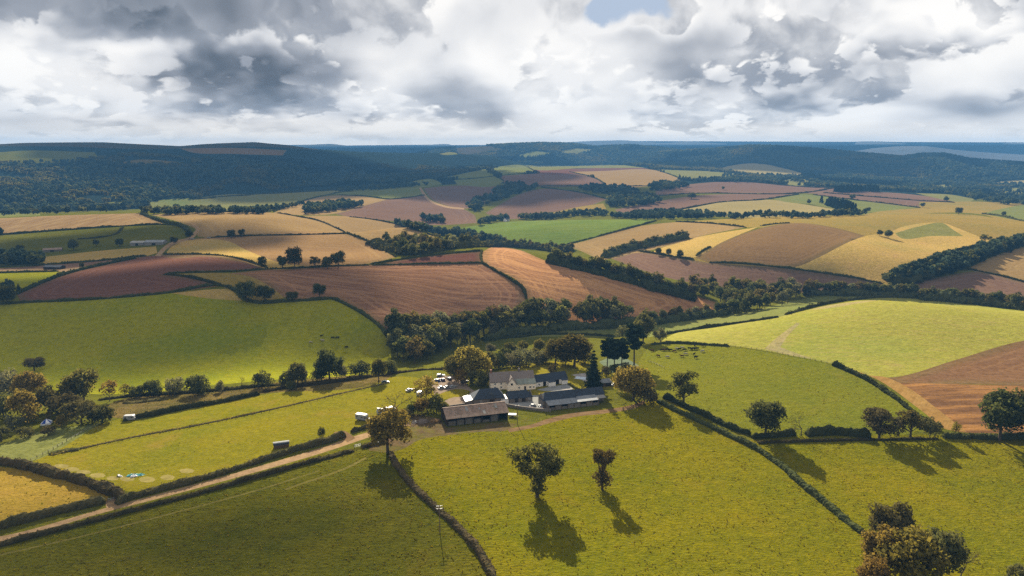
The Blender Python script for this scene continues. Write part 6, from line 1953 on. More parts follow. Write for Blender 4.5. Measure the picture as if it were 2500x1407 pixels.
def build_farm():
    # farmhouse
    a, rz, L = frame((1199, 953), (1303, 946))
    a.z = min(a.z, 0)
    t = thing('farmhouse', 'long cream farmhouse with grey-brown thatch and a green lean-to roof', 'house', a, rz)
    D, E, R = 7.2, 4.7, 8.4
    gable_walls(Solid(), 0, L, 0, D, E, R).put('wall', 'cream_wall', t)
    r = gable_roof(Solid(), 0, L, 0, D, E, R, .5, .45).put('roof', 'thatch', t)
    Solid().box(.1, .95, D / 2 - .45, D / 2 + .45, 7.2, 9.6).box(.02, 1.03, D / 2 - .53, D / 2 + .53, 9.6, 9.75).put('chimney', 'brick', r)
    Solid().box(L * .66, L * .66 + .9, D / 2 - .4, D / 2 + .4, 7.6, 9.7).box(L * .66 + .2, L * .66 + .5, D / 2 - .15, D / 2 + .15, 9.7, 10.2).put('chimney', 'stone_wall', r)
    # front gable wing
    gx0, gx1, gy = L * .36, L * .36 + 4.4, -3.0
    s = Solid().box(gx0, gx1, gy, .2, -1.2, E - .3)
    xm = (gx0 + gx1) / 2
    s.raw([(gx0, gy, E - .3), (gx1, gy, E - .3), (xm, gy, 7.0), (gx0, gy + .3, E - .3), (gx1, gy + .3, E - .3), (xm, gy + .3, 7.0)], [(0, 1, 2), (5, 4, 3), (0, 3, 4, 1), (1, 4, 5, 2), (2, 5, 3, 0)])
    w = s.put('gable_wing', 'cream_wall', t)
    s = Solid()
    s.slab([(gx0 - .4, gy - .4, E - .75), (xm, gy - .4, 7.25), (xm, D / 2, 7.25), (gx0 - .4, D / 2 - 1.5, E - .75)], .35)
    s.slab([(xm, gy - .4, 7.25), (gx1 + .4, gy - .4, E - .75), (gx1 + .4, D / 2 - 1.5, E - .75), (xm, D / 2, 7.25)], .35)
    s.put('wing_roof', 'thatch', w)
    window(t, xm, 2.9, 1.1, 1.1, gy, frame_m='frame_dark')
    # lean-to
    lx0, lx1, ly = gx1 + .02, L + .4, -2.9
    Solid().box(lx0, lx1, ly, -.02, -1.2, 3.3).put('lean_to_wall', 'cream_wall', t)
    Solid().slab([(lx0 - .1, ly - .35, 3.25), (lx1 + .3, ly - .35, 3.25), (lx1 + .3, .6, 5.2), (lx0 - .1, .6, 5.2)], .12).put('lean_to_roof', 'green_sheet', t)
    door(t, lx0 + (lx1 - lx0) * .46, 1.0, 2.1, ly)
    window(t, lx0 + 1.6, 1.0, 1.0, 1.0, ly)
    window(t, lx0 + (lx1 - lx0) * .72, 1.0, 1.1, 1.0, ly)
    window(t, lx0 + (lx1 - lx0) * .9, 1.0, .8, 1.0, ly)
    for x in (2.0, 5.2):
        window(t, x, 2.7, .9, .9)
        window(t, x, .8, .9, 1.0)
    window(t, D * .5, 4.6, .8, .9, 0.0, True)
    # annexe behind
    a, rz, L = frame((1305, 946), (1385, 935))
    a.z = min(a.z, 0)
    t = thing('annexe', 'low white annexe with dark slate roof joined behind the farmhouse', 'house', a, rz)
    gable_walls(Solid(), 0, L, 0, 6.2, 3.0, 5.8).put('wall', 'white_wall', t)
    gable_roof(Solid(), 0, L, 0, 6.2, 3.0, 5.8, .3, .15).put('roof', 'slate', t)
    for x, w in ((L * .30, 1.6), (L * .66, 3.2)):
        Solid().box(x - w / 2, x + w / 2, -.08, .02, -.1, 2.5).put('door', 'dark_inside', t)  # open doorways: dark panels painted as the shade inside
    p = Solid().box(L * .38, L * .58, -2.2, -.02, -1, 2.5).put('porch', 'white_wall', t)
    Solid().slab([(L * .37, -2.4, 2.55), (L * .59, -2.4, 2.55), (L * .59, .1, 3.1), (L * .37, .1, 3.1)], .12).put('porch_roof', 'slate', p)
    p = Solid().box(L * .80, L * .97, -1.6, -.02, -1, 2.4).put('porch', 'white_wall', t)
    Solid().slab([(L * .79, -1.8, 2.45), (L * .98, -1.8, 2.45), (L * .98, .1, 2.9), (L * .79, .1, 2.9)], .12).put('porch_roof', 'slate', p)
    window(t, L * .14, .9, 1.0, 1.0)
    # hipped slate barn
    a, rz, L = frame((1156, 990), (1232, 984))
    a.z = min(a.z, 0)
    t = thing('slate_barn', 'hipped dark slate barn just behind the brown barn', 'barn', a, rz)
    Solid().box(0, L, 0, 8.5, -1.2, 3.2).put('wall', 'stone_wall', t)
    r = gable_roof(Solid(), 0, L, 0, 8.5, 3.2, 6.6, .35, .15, 4.2, 3.0).put('roof', 'slate', t)
    Solid().box(-3.6, -.02, .5, 8.0, -1.0, 2.0).put('side_shed', 'stone_wall', t)
    Solid().slab([(-3.9, .2, 2.1), (0.1, .2, 2.9), (.1, 8.2, 2.9), (-3.9, 8.2, 2.1)], .1).put('side_roof', 'light_sheet', t)
    door(t, L * .6, 2.4, 2.4, -.02)
    window(t, L * .25, 1.0, 1.0, 1.0)
    # small slate shed and link roof
    a, rz, L = frame((1244, 985), (1300, 979))
    a.z = min(a.z, 0)
    t = thing('slate_shed', 'short dark slate shed facing the yard with parked cars', 'shed', a, rz)
    gable_walls(Solid(), 0, L, 0, 6.5, 2.5, 5.0).put('wall', 'stone_wall', t)
    gable_roof(Solid(), 0, L, 0, 6.5, 2.5, 5.0, .3, .15, 0, 2.4).put('roof', 'slate', t)
    for x in (L * .3, L * .62):
        door(t, x, 1.8, 2.1, -.02)
    window(t, L * .86, .9, .9, .9)
    lk = Solid().box(-4.0, -.3, .5, 6.5, -1.0, 2.3).put('link_wall', 'white_wall', t)
    Solid().box(-4.2, -.25, .3, 6.8, 2.3, 2.45).put('flat_roof', 'light_sheet', lk)
    # long slate barn with sheeted lean-to
    a, rz, L = frame((1340, 1003), (1462, 989))
    a.z = min(a.z, 0)
    t = thing('long_barn', 'long stone barn with dark slate roof and grey sheet lean-to', 'barn', a, rz)
    gable_walls(Solid(), -1.2, L * .60, 4.2, 11.0, 3.9, 6.6, True, True).put('wall', 'stone_wall', t)
    gable_roof(Solid(), -1.2, L * .60, 4.2, 11.0, 3.9, 6.6, .3, .15, 2.2, 0).put('roof', 'slate', t)
    gable_walls(Solid(), L * .60 + .05, L + 5.0, 4.8, 11.6, 3.6, 6.2).put('wall', 'stone_wall', t)
    gable_roof(Solid(), L * .60 + .35, L + 5.0, 4.8, 11.6, 3.6, 6.2, .3, .15).put('roof', 'slate', t)
    Solid().slab([(-.3, -.6, 2.7), (L * .52, -.6, 2.7), (L * .52, 4.5, 3.75), (-.3, 4.5, 3.75)], .08).put('lean_to_roof', 'grey_sheet', t)
    Solid().slab([(L * .52 + .02, -.4, 2.85), (L, -.4, 2.85), (L, 4.9, 3.75), (L * .52 + .02, 4.9, 3.75)], .08).put('lean_to_roof', 'grey_sheet', t)
    Solid().slab([(L + .05, 1.6, 2.7), (L + 4.6, 1.6, 2.7), (L + 4.6, 4.9, 3.4), (L + .05, 4.9, 3.4)], .08).put('lean_to_roof', 'light_sheet', t)
    s = Solid()
    s.box(0, .3, 0, 4.2, -1, 3.0).box(L - .3, L, 0, 4.8, -1, 3.2)
    s.box(0, L, .2, .5, -1, 1.3)
    s.put('yard_wall', 'stone_wall', t)
    for k in range(9):
        x = L * k / 8
        Solid().box(x - .12, x + .12, 0, .24, -.8, 2.75).put('post', 'brown_timber', t)
    Solid().box(.3, L - .3, 3.9, 4.1, -.5, 3.3).put('back_wall', 'dark_inside', t)
    for k in (1, 3, 4, 6):
        Solid().box(L * k / 8 + .2, L * (k + 1) / 8 - .2, .02, .2, -.8, 2.2).put('infill_panel', 'stone_wall', t)
    # brown barn
    a, rz, L = frame((1092, 1042), (1240, 1026))
    a.z = min(a.z, 0)
    t = thing('brown_barn', 'big open barn with rusty brown corrugated roof and pale roof panels', 'barn', a, rz)
    D, E, R = 13.0, 4.2, 6.9
    s = Solid()
    s.box(0, .3, 0, D, -1, E).box(L - .3, L, 0, D, -1, E).box(.3, L - .3, D - .3, D, -1, E)
    for x in (0, L - .3):
        s.raw([(x, 0, E), (x, D, E), (x, D / 2, R - .1), (x + .3, 0, E), (x + .3, D, E), (x + .3, D / 2, R - .1)], [(0, 1, 2), (5, 4, 3), (0, 3, 4, 1), (1, 4, 5, 2), (2, 5, 3, 0)])
    s.put('wall', 'dark_timber', t)
    r = gable_roof(Solid(), 0, L, 0, D, E, R, .5, .12).put('roof', 'rust_sheet', t)
    k = (R - E) / (D / 2)

    def rp(x, w, f0, f1):
        y0, y1 = D / 2 * f0, D / 2 * f1
        Solid().slab([(x, y0, E + k * y0 + .035), (x + w, y0, E + k * y0 + .035), (x + w, y1, E + k * y1 + .035), (x, y1, E + k * y1 + .035)], .02).put('roof_panel', 'light_sheet', r)
    rp(L * .335, 1.1, .45, .95)
    rp(L * .545, .9, .52, .68)
    rp(L * .60, 1.1, .05, .42)
    rp(L * .82, 1.1, .48, .88)
    Solid().box(-.6, L + .6, D / 2 - .25, D / 2 + .25, R - .02, R + .12).put('ridge_cap', 'rust_sheet', r)
    for i in range(8):
        x = .4 + (L - .8) * i / 7
        Solid().box(x - .14, x + .14, -.02, .26, -1, E - .25).put('post', 'dark_timber', t)
    Solid().box(0, L, -.05, .28, E - .55, E - .1).put('eaves_beam', 'dark_timber', t)
    for i, h in ((0, 2.4), (1, 2.7), (2, 3.0), (3, 2.2), (5, 3.1), (4, 1.2)):
        x0 = .6 + (L - .8) * i / 7
        x1 = .2 + (L - .8) * (i + 1) / 7
        Solid().box(x0, x1, .5, 2.0, -.6, h).put('bale_stack', 'straw_bale', t, bevel=.18)
    # timber hut
    a, rz, L = frame((1459, 946), (1493, 943))
    t = thing('timber_hut', 'small dark timber hut with grey roof beside the pool garden', 'shed', a, rz)
    gable_walls(Solid(), 0, L, 0, 4.6, 2.2, 3.5).put('wall', 'dark_timber', t)
    gable_roof(Solid(), 0, L, 0, 4.6, 2.2, 3.5, .3, .12).put('roof', 'grey_sheet', t)
    door(t, L * .5, 1.2, 1.9, -.02, 'brown_timber')
    # pool
    c = U(1424, 924)
    t = thing('swimming_pool', 'covered swimming pool on the pale garden terrace', 'pool', c, -.35)
    Solid().box(-4.2, 4.2, -2.2, 2.2, -.1, .06).put('cover', 'pool_cover', t)
    Solid().box(-4.5, 4.5, -2.5, -2.22, -.1, .12).box(-4.5, 4.5, 2.22, 2.5, -.1, .12).box(-4.5, -4.22, -2.22, 2.22, -.1, .12).box(4.22, 4.5, -2.22, 2.22, -.1, .12).put('coping', 'slab_pale', t)
    # tennis net
    c = U(1515, 892)
    t = thing('tennis_net', 'tennis net across the green court', 'net', c, .5)
    for x in (-6, 6):
        Solid().box(x - .05, x + .05, -.05, .05, -.2, 1.1).put('post', 'frame_dark', t)
    Solid().box(-5.95, 5.95, -.01, .01, .15, 1.0).put('mesh', 'frame_dark', t)
    # walls
    for lab, pts, w, h in (('low stone wall along the front of the car yard', [(1236, 992), (1270, 998), (1310, 1003), (1345, 1006)], .6, 1.3),
                           ('low pink stone wall below the gravel drive', [(1080, 997), (1110, 993), (1150, 987)], .5, 1.0)):
        P = [U(*p) for p in pts]
        t = thing('stone_wall', lab, 'wall', P[0])
        for i in range(len(P) - 1):
            p, q = P[i] - P[0], P[i + 1] - P[0]
            d = (q - p)
            n = Vector((-d.y, d.x, 0)).normalized() * w / 2
            s = Solid()
            s.raw([tuple(p - n) [:2] + (p.z - .5,), tuple(q - n)[:2] + (q.z - .5,), tuple(q + n)[:2] + (q.z - .5,), tuple(p + n)[:2] + (p.z - .5,),
                   tuple(p - n)[:2] + (p.z + h,), tuple(q - n)[:2] + (q.z + h,), tuple(q + n)[:2] + (q.z + h,), tuple(p + n)[:2] + (p.z + h,)],
                  [(3, 2, 1, 0), (4, 5, 6, 7), (0, 1, 5, 4), (1, 2, 6, 5), (2, 3, 7, 6), (3, 0, 4, 7)])
            s.put('wall_length', 'stone_wall', t)
    # far farmsteads
    for lab, A, B, D_, e, rg, wm, rm in (('grey farm shed nearest the lane in the left valley', (352, 600), (398, 598), 14, 4, 6, 'light_sheet', 'grey_sheet'),
                                         ('long pale farm shed beside the lane in the left valley', (318, 601), (350, 599), 14, 4, 5.5, 'light_sheet', 'light_sheet'),
                                         ('small brown shed among dark trees in the left valley', (105, 617), (150, 613), 10, 3, 4.5, 'stone_wall', 'rust_sheet'),
                                         ('dark roadside shed beside the red plough', (106, 659), (146, 658), 8, 3, 4.2, 'dark_timber', 'slate'),
                                         ('tiny white cottage in the trees beyond the green rows', (1236, 541), (1244, 540), 7, 4, 6.5, 'white_wall', 'slate'),
                                         ('long white farm building on the far hill', (1750, 443), (1778, 441), 12, 5, 8, 'white_wall', 'light_sheet'),
                                         ('pale cottage in the far valley trees', (2474, 496), (2484, 496), 8, 4, 6.5, 'white_wall', 'slate'),
                                         ('second pale cottage in the far valley trees', (2490, 496), (2500, 496), 8, 4, 6.5, 'white_wall', 'slate')):
        a, rz, L = frame(A, B)
        t = thing('farm_building', lab, 'building', a, rz)
        gable_walls(Solid(), 0, L, 0, D_, e, rg, zb=-2).put('wall', wm, t)
        gable_roof(Solid(), 0, L, 0, D_, e, rg, .4, .2).put('roof', rm, t)
        Solid().box(L * .4, L * .6, -.1, .05, 0, e * .75).put('door', 'dark_inside', t)


build_farm()

# ------------------------------------------------------------------ vehicles, camp things, poles, fences, cattle
def wheels(t, xs, w, r=.33, tw=.22):
    for x in xs:
        for sy in (-1, 1):
            o = Solid().wheel(x, sy * (w / 2 - tw * .4), r, r, tw).put('wheel', 'tyre', t)
            Solid().wheel(x, sy * (w / 2 - tw * .4 + sy * 0) + sy * .02, r, r * .6, tw).put('rim', 'steel', o)


def car(t, paint, L=4.3, W=1.75, H=1.48, estate=False):
    x0, x1 = -L / 2, L / 2
    lo = [(x0, .32), (x0 - .02, .62), (x0 + .10, .86), (x0 + .9, .92), (x1 - 1.25, .93), (x1 - .35, .80), (x1 + .0, .66), (x1 + .02, .34), (x1 - .3, .22), (x0 + .3, .22)]
    Solid().prism(lo, -W / 2, W / 2).put('body', paint, t, bevel=.06)
    a, b, c, d = (x0 + (.12 if estate else .5), x0 + (.3 if estate else 1.0), x1 - 2.15, x1 - 1.2)
    i = .16
    g = Solid().raw([(a, -W / 2 + .05, .88), (d, -W / 2 + .05, .90), (d, W / 2 - .05, .90), (a, W / 2 - .05, .88), (b, -W / 2 + i, H - .05), (c, -W / 2 + i, H - .05), (c, W / 2 - i, H - .05), (b, W / 2 - i, H - .05)],
                    [(3, 2, 1, 0), (4, 5, 6, 7), (0, 1, 5, 4), (1, 2, 6, 5), (2, 3, 7, 6), (3, 0, 4, 7)])
    g.put('window_band', 'glass_dark', t)
    Solid().raw([(b - .06, -W / 2 + i - .02, H - .06), (c + .06, -W / 2 + i - .02, H - .06), (c + .06, W / 2 - i + .02, H - .06), (b - .06, W / 2 - i + .02, H - .06),
                 (b + .1, -W / 2 + i + .08, H), (c - .1, -W / 2 + i + .08, H), (c - .1, W / 2 - i - .08, H), (b + .1, W / 2 - i - .08, H)],
                [(3, 2, 1, 0), (4, 5, 6, 7), (0, 1, 5, 4), (1, 2, 6, 5), (2, 3, 7, 6), (3, 0, 4, 7)]).put('roof', paint, t)
    wheels(t, (x0 + .85, x1 - .85), W)
    for sy in (-1, 1):
        Solid().box(x1 - .06, x1 + .03, sy * W * .36 - .17, sy * W * .36 + .17, .58, .72).put('headlight', 'lamp', t)
        Solid().box(x0 - .04, x0 + .05, sy * W * .38 - .13, sy * W * .38 + .13, .62, .80).put('tail_light', 'paint_red', t)


def van(t, paint, L=4.9, W=1.9, H=1.95, pop=False):
    x0, x1 = -L / 2, L / 2
    pr = [(x0, .3), (x0 - .03, 1.0), (x0 + .12, H - .1), (x0 + .35, H), (x1 - 1.55, H), (x1 - .75, 1.15), (x1 - .1, .98), (x1, .6), (x1, .3)]
    Solid().prism(pr, -W / 2, W / 2).put('body', paint, t, bevel=.07)
    for sy in (-1, 1):
        y = sy * (W / 2 + .005)
        for a, b in ((x0 + .4, x0 + 1.7), (x0 + 1.8, x1 - 1.75)):
            Solid().box(a, b, min(y, y - sy * .04), max(y, y - sy * .04), 1.12, 1.65).put('side_window', 'glass_dark', t)
    Solid().raw([(x1 - 1.50, -W / 2 + .15, H - .06), (x1 - 1.50, W / 2 - .15, H - .06), (x1 - .76, W / 2 - .1, 1.19), (x1 - .76, -W / 2 + .1, 1.19),
                 (x1 - 1.46, -W / 2 + .15, H - .03), (x1 - 1.46, W / 2 - .15, H - .03), (x1 - .71, W / 2 - .1, 1.2), (x1 - .71, -W / 2 + .1, 1.2)],
                [(0, 1, 2, 3), (7, 6, 5, 4), (0, 4, 5, 1), (1, 5, 6, 2), (2, 6, 7, 3), (3, 7, 4, 0)]).put('windscreen', 'glass_dark', t)
    if pop:
        p = Solid().raw([(x0 + .3, -W / 2 + .2, H + .02), (x1 - 1.7, -W / 2 + .2, H + .02), (x1 - 1.7, W / 2 - .2, H + .02), (x0 + .3, W / 2 - .2, H + .02),
                         (x0 + .3, -W / 2 + .2, H + 1.0), (x1 - 1.7, -W / 2 + .2, H + .15), (x1 - 1.7, W / 2 - .2, H + .15), (x0 + .3, W / 2 - .2, H + 1.0)],
                        [(3, 2, 1, 0), (0, 1, 5, 4), (1, 2, 6, 5), (2, 3, 7, 6), (3, 0, 4, 7)]).put('pop_top_canvas', 'paint_grey', t)
        Solid().slab([(x0 + .2, -W / 2 + .1, H + 1.1), (x1 - 1.6, -W / 2 + .1, H + .25), (x1 - 1.6, W / 2 - .1, H + .25), (x0 + .2, W / 2 - .1, H + 1.1)], .1).put('pop_top', paint, p)
    wheels(t, (x0 + .95, x1 - .9), W, .34)
    for sy in (-1, 1):
        Solid().box(x1 - .05, x1 + .03, sy * W * .36 - .17, sy * W * .36 + .17, .62, .8).put('headlight', 'lamp', t)


def motorhome(t):
    L, W, H = 6.6, 2.25, 2.95
    x0, x1 = -L / 2, L / 2
    Solid().prism([(x0, .4), (x0, H - .15), (x0 + .15, H), (x1 - 1.7, H), (x1 - 1.15, H - .25), (x1 - .95, 2.05), (x1 - 2.0, 2.0), (x1 - 2.0, .4)], -W / 2, W / 2).put('body', 'paint_white', t, bevel=.05)
    Solid().prism([(x1 - 1.98, .35), (x1 - 1.98, 1.98), (x1 - 1.2, 1.95), (x1 - .7, 1.25), (x1 - .05, 1.05), (x1, .4)], -W / 2 + .12, W / 2 - .12).put('cab', 'paint_white', t, bevel=.05)
    for sy in (-1, 1):
        y = sy * (W / 2 + .005)
        lo, hi = min(y, y - sy * .05), max(y, y - sy * .05)
        for a, b in ((x0 + .5, x0 + 1.3), (x0 + 3.0, x0 + 3.9)):
            Solid().box(a, b, lo, hi, 1.45, 1.95).put('side_window', 'glass_dark', t)
        Solid().box(x0 + 1.9, x0 + 2.5, lo, hi, .5, 2.2).put('door', 'paint_silver', t)
        y = sy * (W / 2 - .12 + .005)
        Solid().box(x1 - 1.9, x1 - 1.1, min(y, y - sy * .05), max(y, y - sy * .05), 1.3, 1.8).put('cab_window', 'glass_dark', t)
    Solid().raw([(x1 - 1.17, -.9, 1.93), (x1 - 1.17, .9, 1.93), (x1 - .68, .95, 1.28), (x1 - .68, -.95, 1.28), (x1 - 1.10, -.9, 1.95), (x1 - 1.10, .9, 1.95), (x1 - .62, .95, 1.30), (x1 - .62, -.95, 1.30)],
                [(0, 1, 2, 3), (7, 6, 5, 4), (0, 4, 5, 1), (1, 5, 6, 2), (2, 6, 7, 3), (3, 7, 4, 0)]).put('windscreen', 'glass_dark', t)
    Solid().box(x0 + 1.2, x0 + 1.9, -.4, .4, H, H + .12).put('roof_hatch', 'paint_silver', t)
    wheels(t, (x0 + 1.5, x1 - .95), W, .36, .24)


def caravan(t):
    L, W, H = 5.2, 2.2, 2.55
    x0, x1 = -L / 2, L / 2
    Solid().prism([(x0, .45), (x0 - .05, 1.4), (x0 + .25, H - .12), (x0 + .6, H), (x1 - .9, H), (x1 - .45, H - .15), (x1, 1.25), (x1 - .1, .45)], -W / 2, W / 2).put('body', 'paint_white', t, bevel=.08)
    for sy in (-1, 1):
        y = sy * (W / 2 + .005)
        for a, b in ((x0 + .5, x0 + 1.4), (x0 + 2.5, x0 + 3.1), (x0 + 3.4, x0 + 4.3)):
            Solid().box(a, b, min(y, y - sy * .05), max(y, y - sy * .05), 1.35, 1.85).put('side_window', 'glass_dark', t)
    Solid().box(x1 - .2, x1 + .02, -.8, .8, 1.3, 1.5).put('front_window', 'glass_dark', t)
    Solid().box(x1 - .1, x1 + 1.1, -.05, .05, .45, .55).put('tow_bar', 'steel', t)
    wheels(t, (x0 + L * .5,), W, .33)


def at_px(px, py):
    return U(px, py)


def build_vehicles():
    cars = [('blue hatchback in the car park, nearest the sandy gold tree', 'car', 1068, 931, 2.2, 'paint_blue', car, {}),
            ('navy car parked beside the blue hatchback', 'car', 1081, 930, 2.0, 'paint_navy', car, {}),
            ('white car half hidden at the back of the car park', 'car', 1076, 919, 0.2, 'paint_white', car, {'estate': True}),
            ('black car under the yellow-green tree', 'car', 1097, 927, 1.9, 'paint_black', car, {'estate': True}),
            ('white car at the front of the car park', 'car', 1079, 949, 0.5, 'paint_white', car, {}),
            ('grey car between the white and the silver one', 'car', 1093, 948, 0.6, 'paint_grey', car, {}),
            ('silver car at the drive end of the front row', 'car', 1106, 947, 0.7, 'paint_silver', car, {}),
            ('silver car against the bush by the farmhouse', 'car', 1133, 933, 0.4, 'paint_silver', car, {'estate': True}),
            ('white car on the grass, farthest from the farmhouse', 'car', 1000, 955, 0.9, 'paint_white', car, {}),
            ('dark green car under the valley hedge tree', 'car', 941, 935, 0.2, 'paint_green', car, {}),
            ('white hatchback in the walled yard, nearer the small slate shed', 'car', 1301, 993, 1.15, 'paint_white', car, {}),
            ('white hatchback in the walled yard, nearer the long barn', 'car', 1320, 995, 1.75, 'paint_white', car, {}),
            ('grey car beside the timber hut', 'car', 1502, 942, 0.2, 'paint_silver', car, {}),
            ('white van under the sandy gold tree', 'van', 1026, 964, 1.2, 'paint_white', van, {}),
            ('white camper van with raised pop-top roof', 'camper van', 933, 1010, 0.5, 'paint_white', van, {'pop': True}),
            ('white camper van beside the leafless tree', 'camper van', 954, 1003, 0.5, 'paint_white', van, {})]
    for lab, cat, px, py, a, paint, fn, kw in cars:
        t = thing('parked_car' if cat == 'car' else 'parked_van', lab, cat, at_px(px, py), a, 'vehicles parked at the farm')
        fn(t, paint, **kw)
    t = thing('motorhome', 'white motorhome with overcab parked on the camping field', 'motorhome', at_px(886, 1026), -.35, 'vehicles parked at the farm')
    motorhome(t)
    t = thing('caravan', 'white touring caravan alone by the camping field hedge', 'caravan', at_px(317, 1026), .15)
    caravan(t)
    for lab, px, py in (('tiny white car on the far lane by the tan stubble', 510, 582), ('tiny white van at the far lane bend', 470, 585)):
        t = thing('parked_car', lab, 'car', at_px(px, py), .1)
        car(t, 'paint_white', estate=True)
    # field shelter with curved tin roof
    t = thing('field_shelter', 'small brown field shelter with curved tin roof in the camping field hedge', 'shelter', at_px(687, 1092), .35)
    s = Solid()
    s.box(-3.0, 3.0, -1.3, 1.3, -.5, 1.7).put('wall', 'brown_timber', t)
    n = 8
    pts = [(1.5 * math.cos(math.pi * k / n), 1.7 + .75 * math.sin(math.pi * k / n)) for k in range(n + 1)]
    v, f = [], []
    for x in (-3.2, 3.2):
        v += [(x, y, z) for y, z in pts]
    m = n + 1
    f = [(k, k + 1, m + k + 1, m + k) for k in range(n)] + [tuple(range(m)), tuple(range(2 * m - 1, m - 1, -1))]
    Solid().raw(v, f).put('roof', 'slate', t)
    # white flatbed trailer
    t = thing('trailer', 'small white-topped trailer between the brown barn and the track', 'trailer', at_px(1251, 1018), -.1)
    Solid().box(-1.7, 1.7, -.85, .85, .55, .7).box(-1.7, 1.7, -.85, -.8, .7, 1.1).box(-1.7, 1.7, .8, .85, .7, 1.1).put('bed', 'brown_timber', t)
    Solid().slab([(-1.8, -.95, 1.25), (1.8, -.95, 1.25), (1.8, .95, 1.45), (-1.8, .95, 1.45)], .08).put('cover', 'paint_white', t)
    wheels(t, (0.0,), 1.9, .32)
    Solid().box(1.7, 2.9, -.04, .04, .5, .58).put('tow_bar', 'steel', t)


build_vehicles()


def build_camp():
    # striped tent
    c = at_px(114, 1036)
    t = thing('tent', 'blue and white pyramid tent among the brambles', 'tent', c, .35)
    r, h, hw = 2.0, 2.7, 1.0
    cor = [(-r, -r), (r, -r), (r, r), (-r, r)]
    for i in range(4):
        (ax, ay), (bx, by) = cor[i], cor[(i + 1) % 4]
        mx, my = (ax + bx) / 2, (ay + by) / 2
        for k, (p, q) in enumerate((((ax, ay), (mx, my)), ((mx, my), (bx, by)))):
            Solid().raw([(p[0], p[1], hw), (q[0], q[1], hw), (0, 0, h), (p[0] * .97, p[1] * .97, hw - .05), (q[0] * .97, q[1] * .97, hw - .05), (0, 0, h - .06)],
                        [(0, 1, 2), (5, 4, 3), (0, 3, 4, 1)]).put('roof_panel', 'canvas_white' if k else 'canvas_blue', t)
        Solid().raw([(ax, ay, 0), (bx, by, 0), (bx, by, hw), (ax, ay, hw), (ax * .98, ay * .98, 0), (bx * .98, by * .98, 0), (bx * .98, by * .98, hw), (ax * .98, ay * .98, hw)],
                    [(0, 1, 2, 3), (7, 6, 5, 4), (0, 4, 5, 1), (2, 6, 7, 3)]).put('wall', 'canvas_white', t)
    # collapsed canvas
    for lab, px, py, sx, sy, mat, rz in (('teal tarpaulin spread on the grass among the pale circles', 331, 1161, 3.2, .9, 'teal', .1),
                                         ('white folded canvas next to the teal tarpaulin', 327, 1164, 1.2, .6, 'canvas_white', .4),
                                         ('small white and teal canvas heap beside the pale circles', 292, 1163, 1.1, .5, 'canvas_white', -.5)):
        g = Solid()
        n = 9
        rng = np.random.RandomState(px)
        v = [((i / (n - 1) - .5) * 2 * sx * (1 + .1 * rng.normal()), (j / (n - 1) - .5) * 2 * sy * (1 + .15 * rng.normal()), .05 + .35 * abs(rng.normal()) * (0 < i < n - 1 and 0 < j < n - 1)) for i in range(n) for j in range(n)]
        g.raw(v, [(i * n + j, i * n + j + 1, (i + 1) * n + j + 1, (i + 1) * n + j) for i in range(n - 1) for j in range(n - 1)])
        o = g.put('canvas', mat, None, True)
        o.location = at_px(px, py)
        o.rotation_euler = (0, 0, rz)
        md = o.modifiers.new('thick', 'SOLIDIFY')
        md.thickness = .06
        tag(o, lab, 'canvas')
    # feeder ring, stone heap, bale
    c = at_px(1009, 1034)
    t = thing('ring_feeder', 'round cattle feeder ring in the muddy yard', 'feeder', c)
    for z in (.15, .55, .95):
        g = Geo()
        g.tube([(1.3 * math.cos(a), 1.3 * math.sin(a), z) for a in np.linspace(0, 2 * math.pi, 17)], [.06] * 17, 5)
        o = bpy.data.objects.new('rail', g.mesh('rail', 'steel'))
        COL.objects.link(o)
        o.parent = t
    for a in np.linspace(0, 2 * math.pi, 9)[:-1]:
        Solid().box(1.3 * math.cos(a) - .05, 1.3 * math.cos(a) + .05, 1.3 * math.sin(a) - .05, 1.3 * math.sin(a) + .05, -.1, 1.0).put('upright', 'steel', t)
    for lab, name, px, py, rx, h, mat in (('heap of dark stones beside the cattle feeder', 'stone_heap', 1031, 1030, 2.8, 1.1, 'stone_heap'),
                                          ('earth mound beside the brown barn corner', 'earth_mound', 1062, 1030, 2.6, 1.2, 'dirt'),
                                          ('grey wrapped bale beside the golden oak', 'bale', 921, 1086, 1.3, 1.3, 'paint_grey')):
        bm = bmesh.new()
        bmesh.ops.create_icosphere(bm, subdivisions=4, radius=1.0)
        co = np.array([v.co[:] for v in bm.verts])
        k = fbm(co[:, 0] * 3 + px, co[:, 1] * 3 + co[:, 2] * 2, 4, px)
        for v, q in zip(bm.verts, k):
            v.co = Vector((v.co.x * rx, v.co.y * rx * .8, max(v.co.z, -.2) * h)) * (1 + .16 * q)
        me = bpy.data.meshes.new(name)
        bm.to_mesh(me)
        bm.free()
        me.materials.append(MATS[mat])
        o = bpy.data.objects.new(name, me)
        o.location = at_px(px, py)
        COL.objects.link(o)
        tag(o, lab, name.replace('_', ' '))


build_camp()


def pole(lab, px, py, hpx, arms=1):
    c = at_px(px, py)
    _, s = scale_at(c)
    h = hpx / s
    t = thing('utility_pole', lab, 'pole', c, .15)
    g = Geo()
    g.tube([(0, 0, -.5), (0, 0, h)], [.16, .11], 8, True)
    o = bpy.data.objects.new('post', g.mesh('post', 'brown_timber', True))
    COL.objects.link(o)
    o.parent = t
    for k in range(arms):
        z = h - .3 - .9 * k
        a = Solid().box(-1.0, 1.0, -.07, .07, z, z + .14).put('crossarm', 'light_sheet', t)
        for x in (-.9, 0, .9):
            Solid().box(x - .05, x + .05, -.05, .05, z + .14, z + .36).put('insulator', 'canvas_white', a)
    return t, c, h


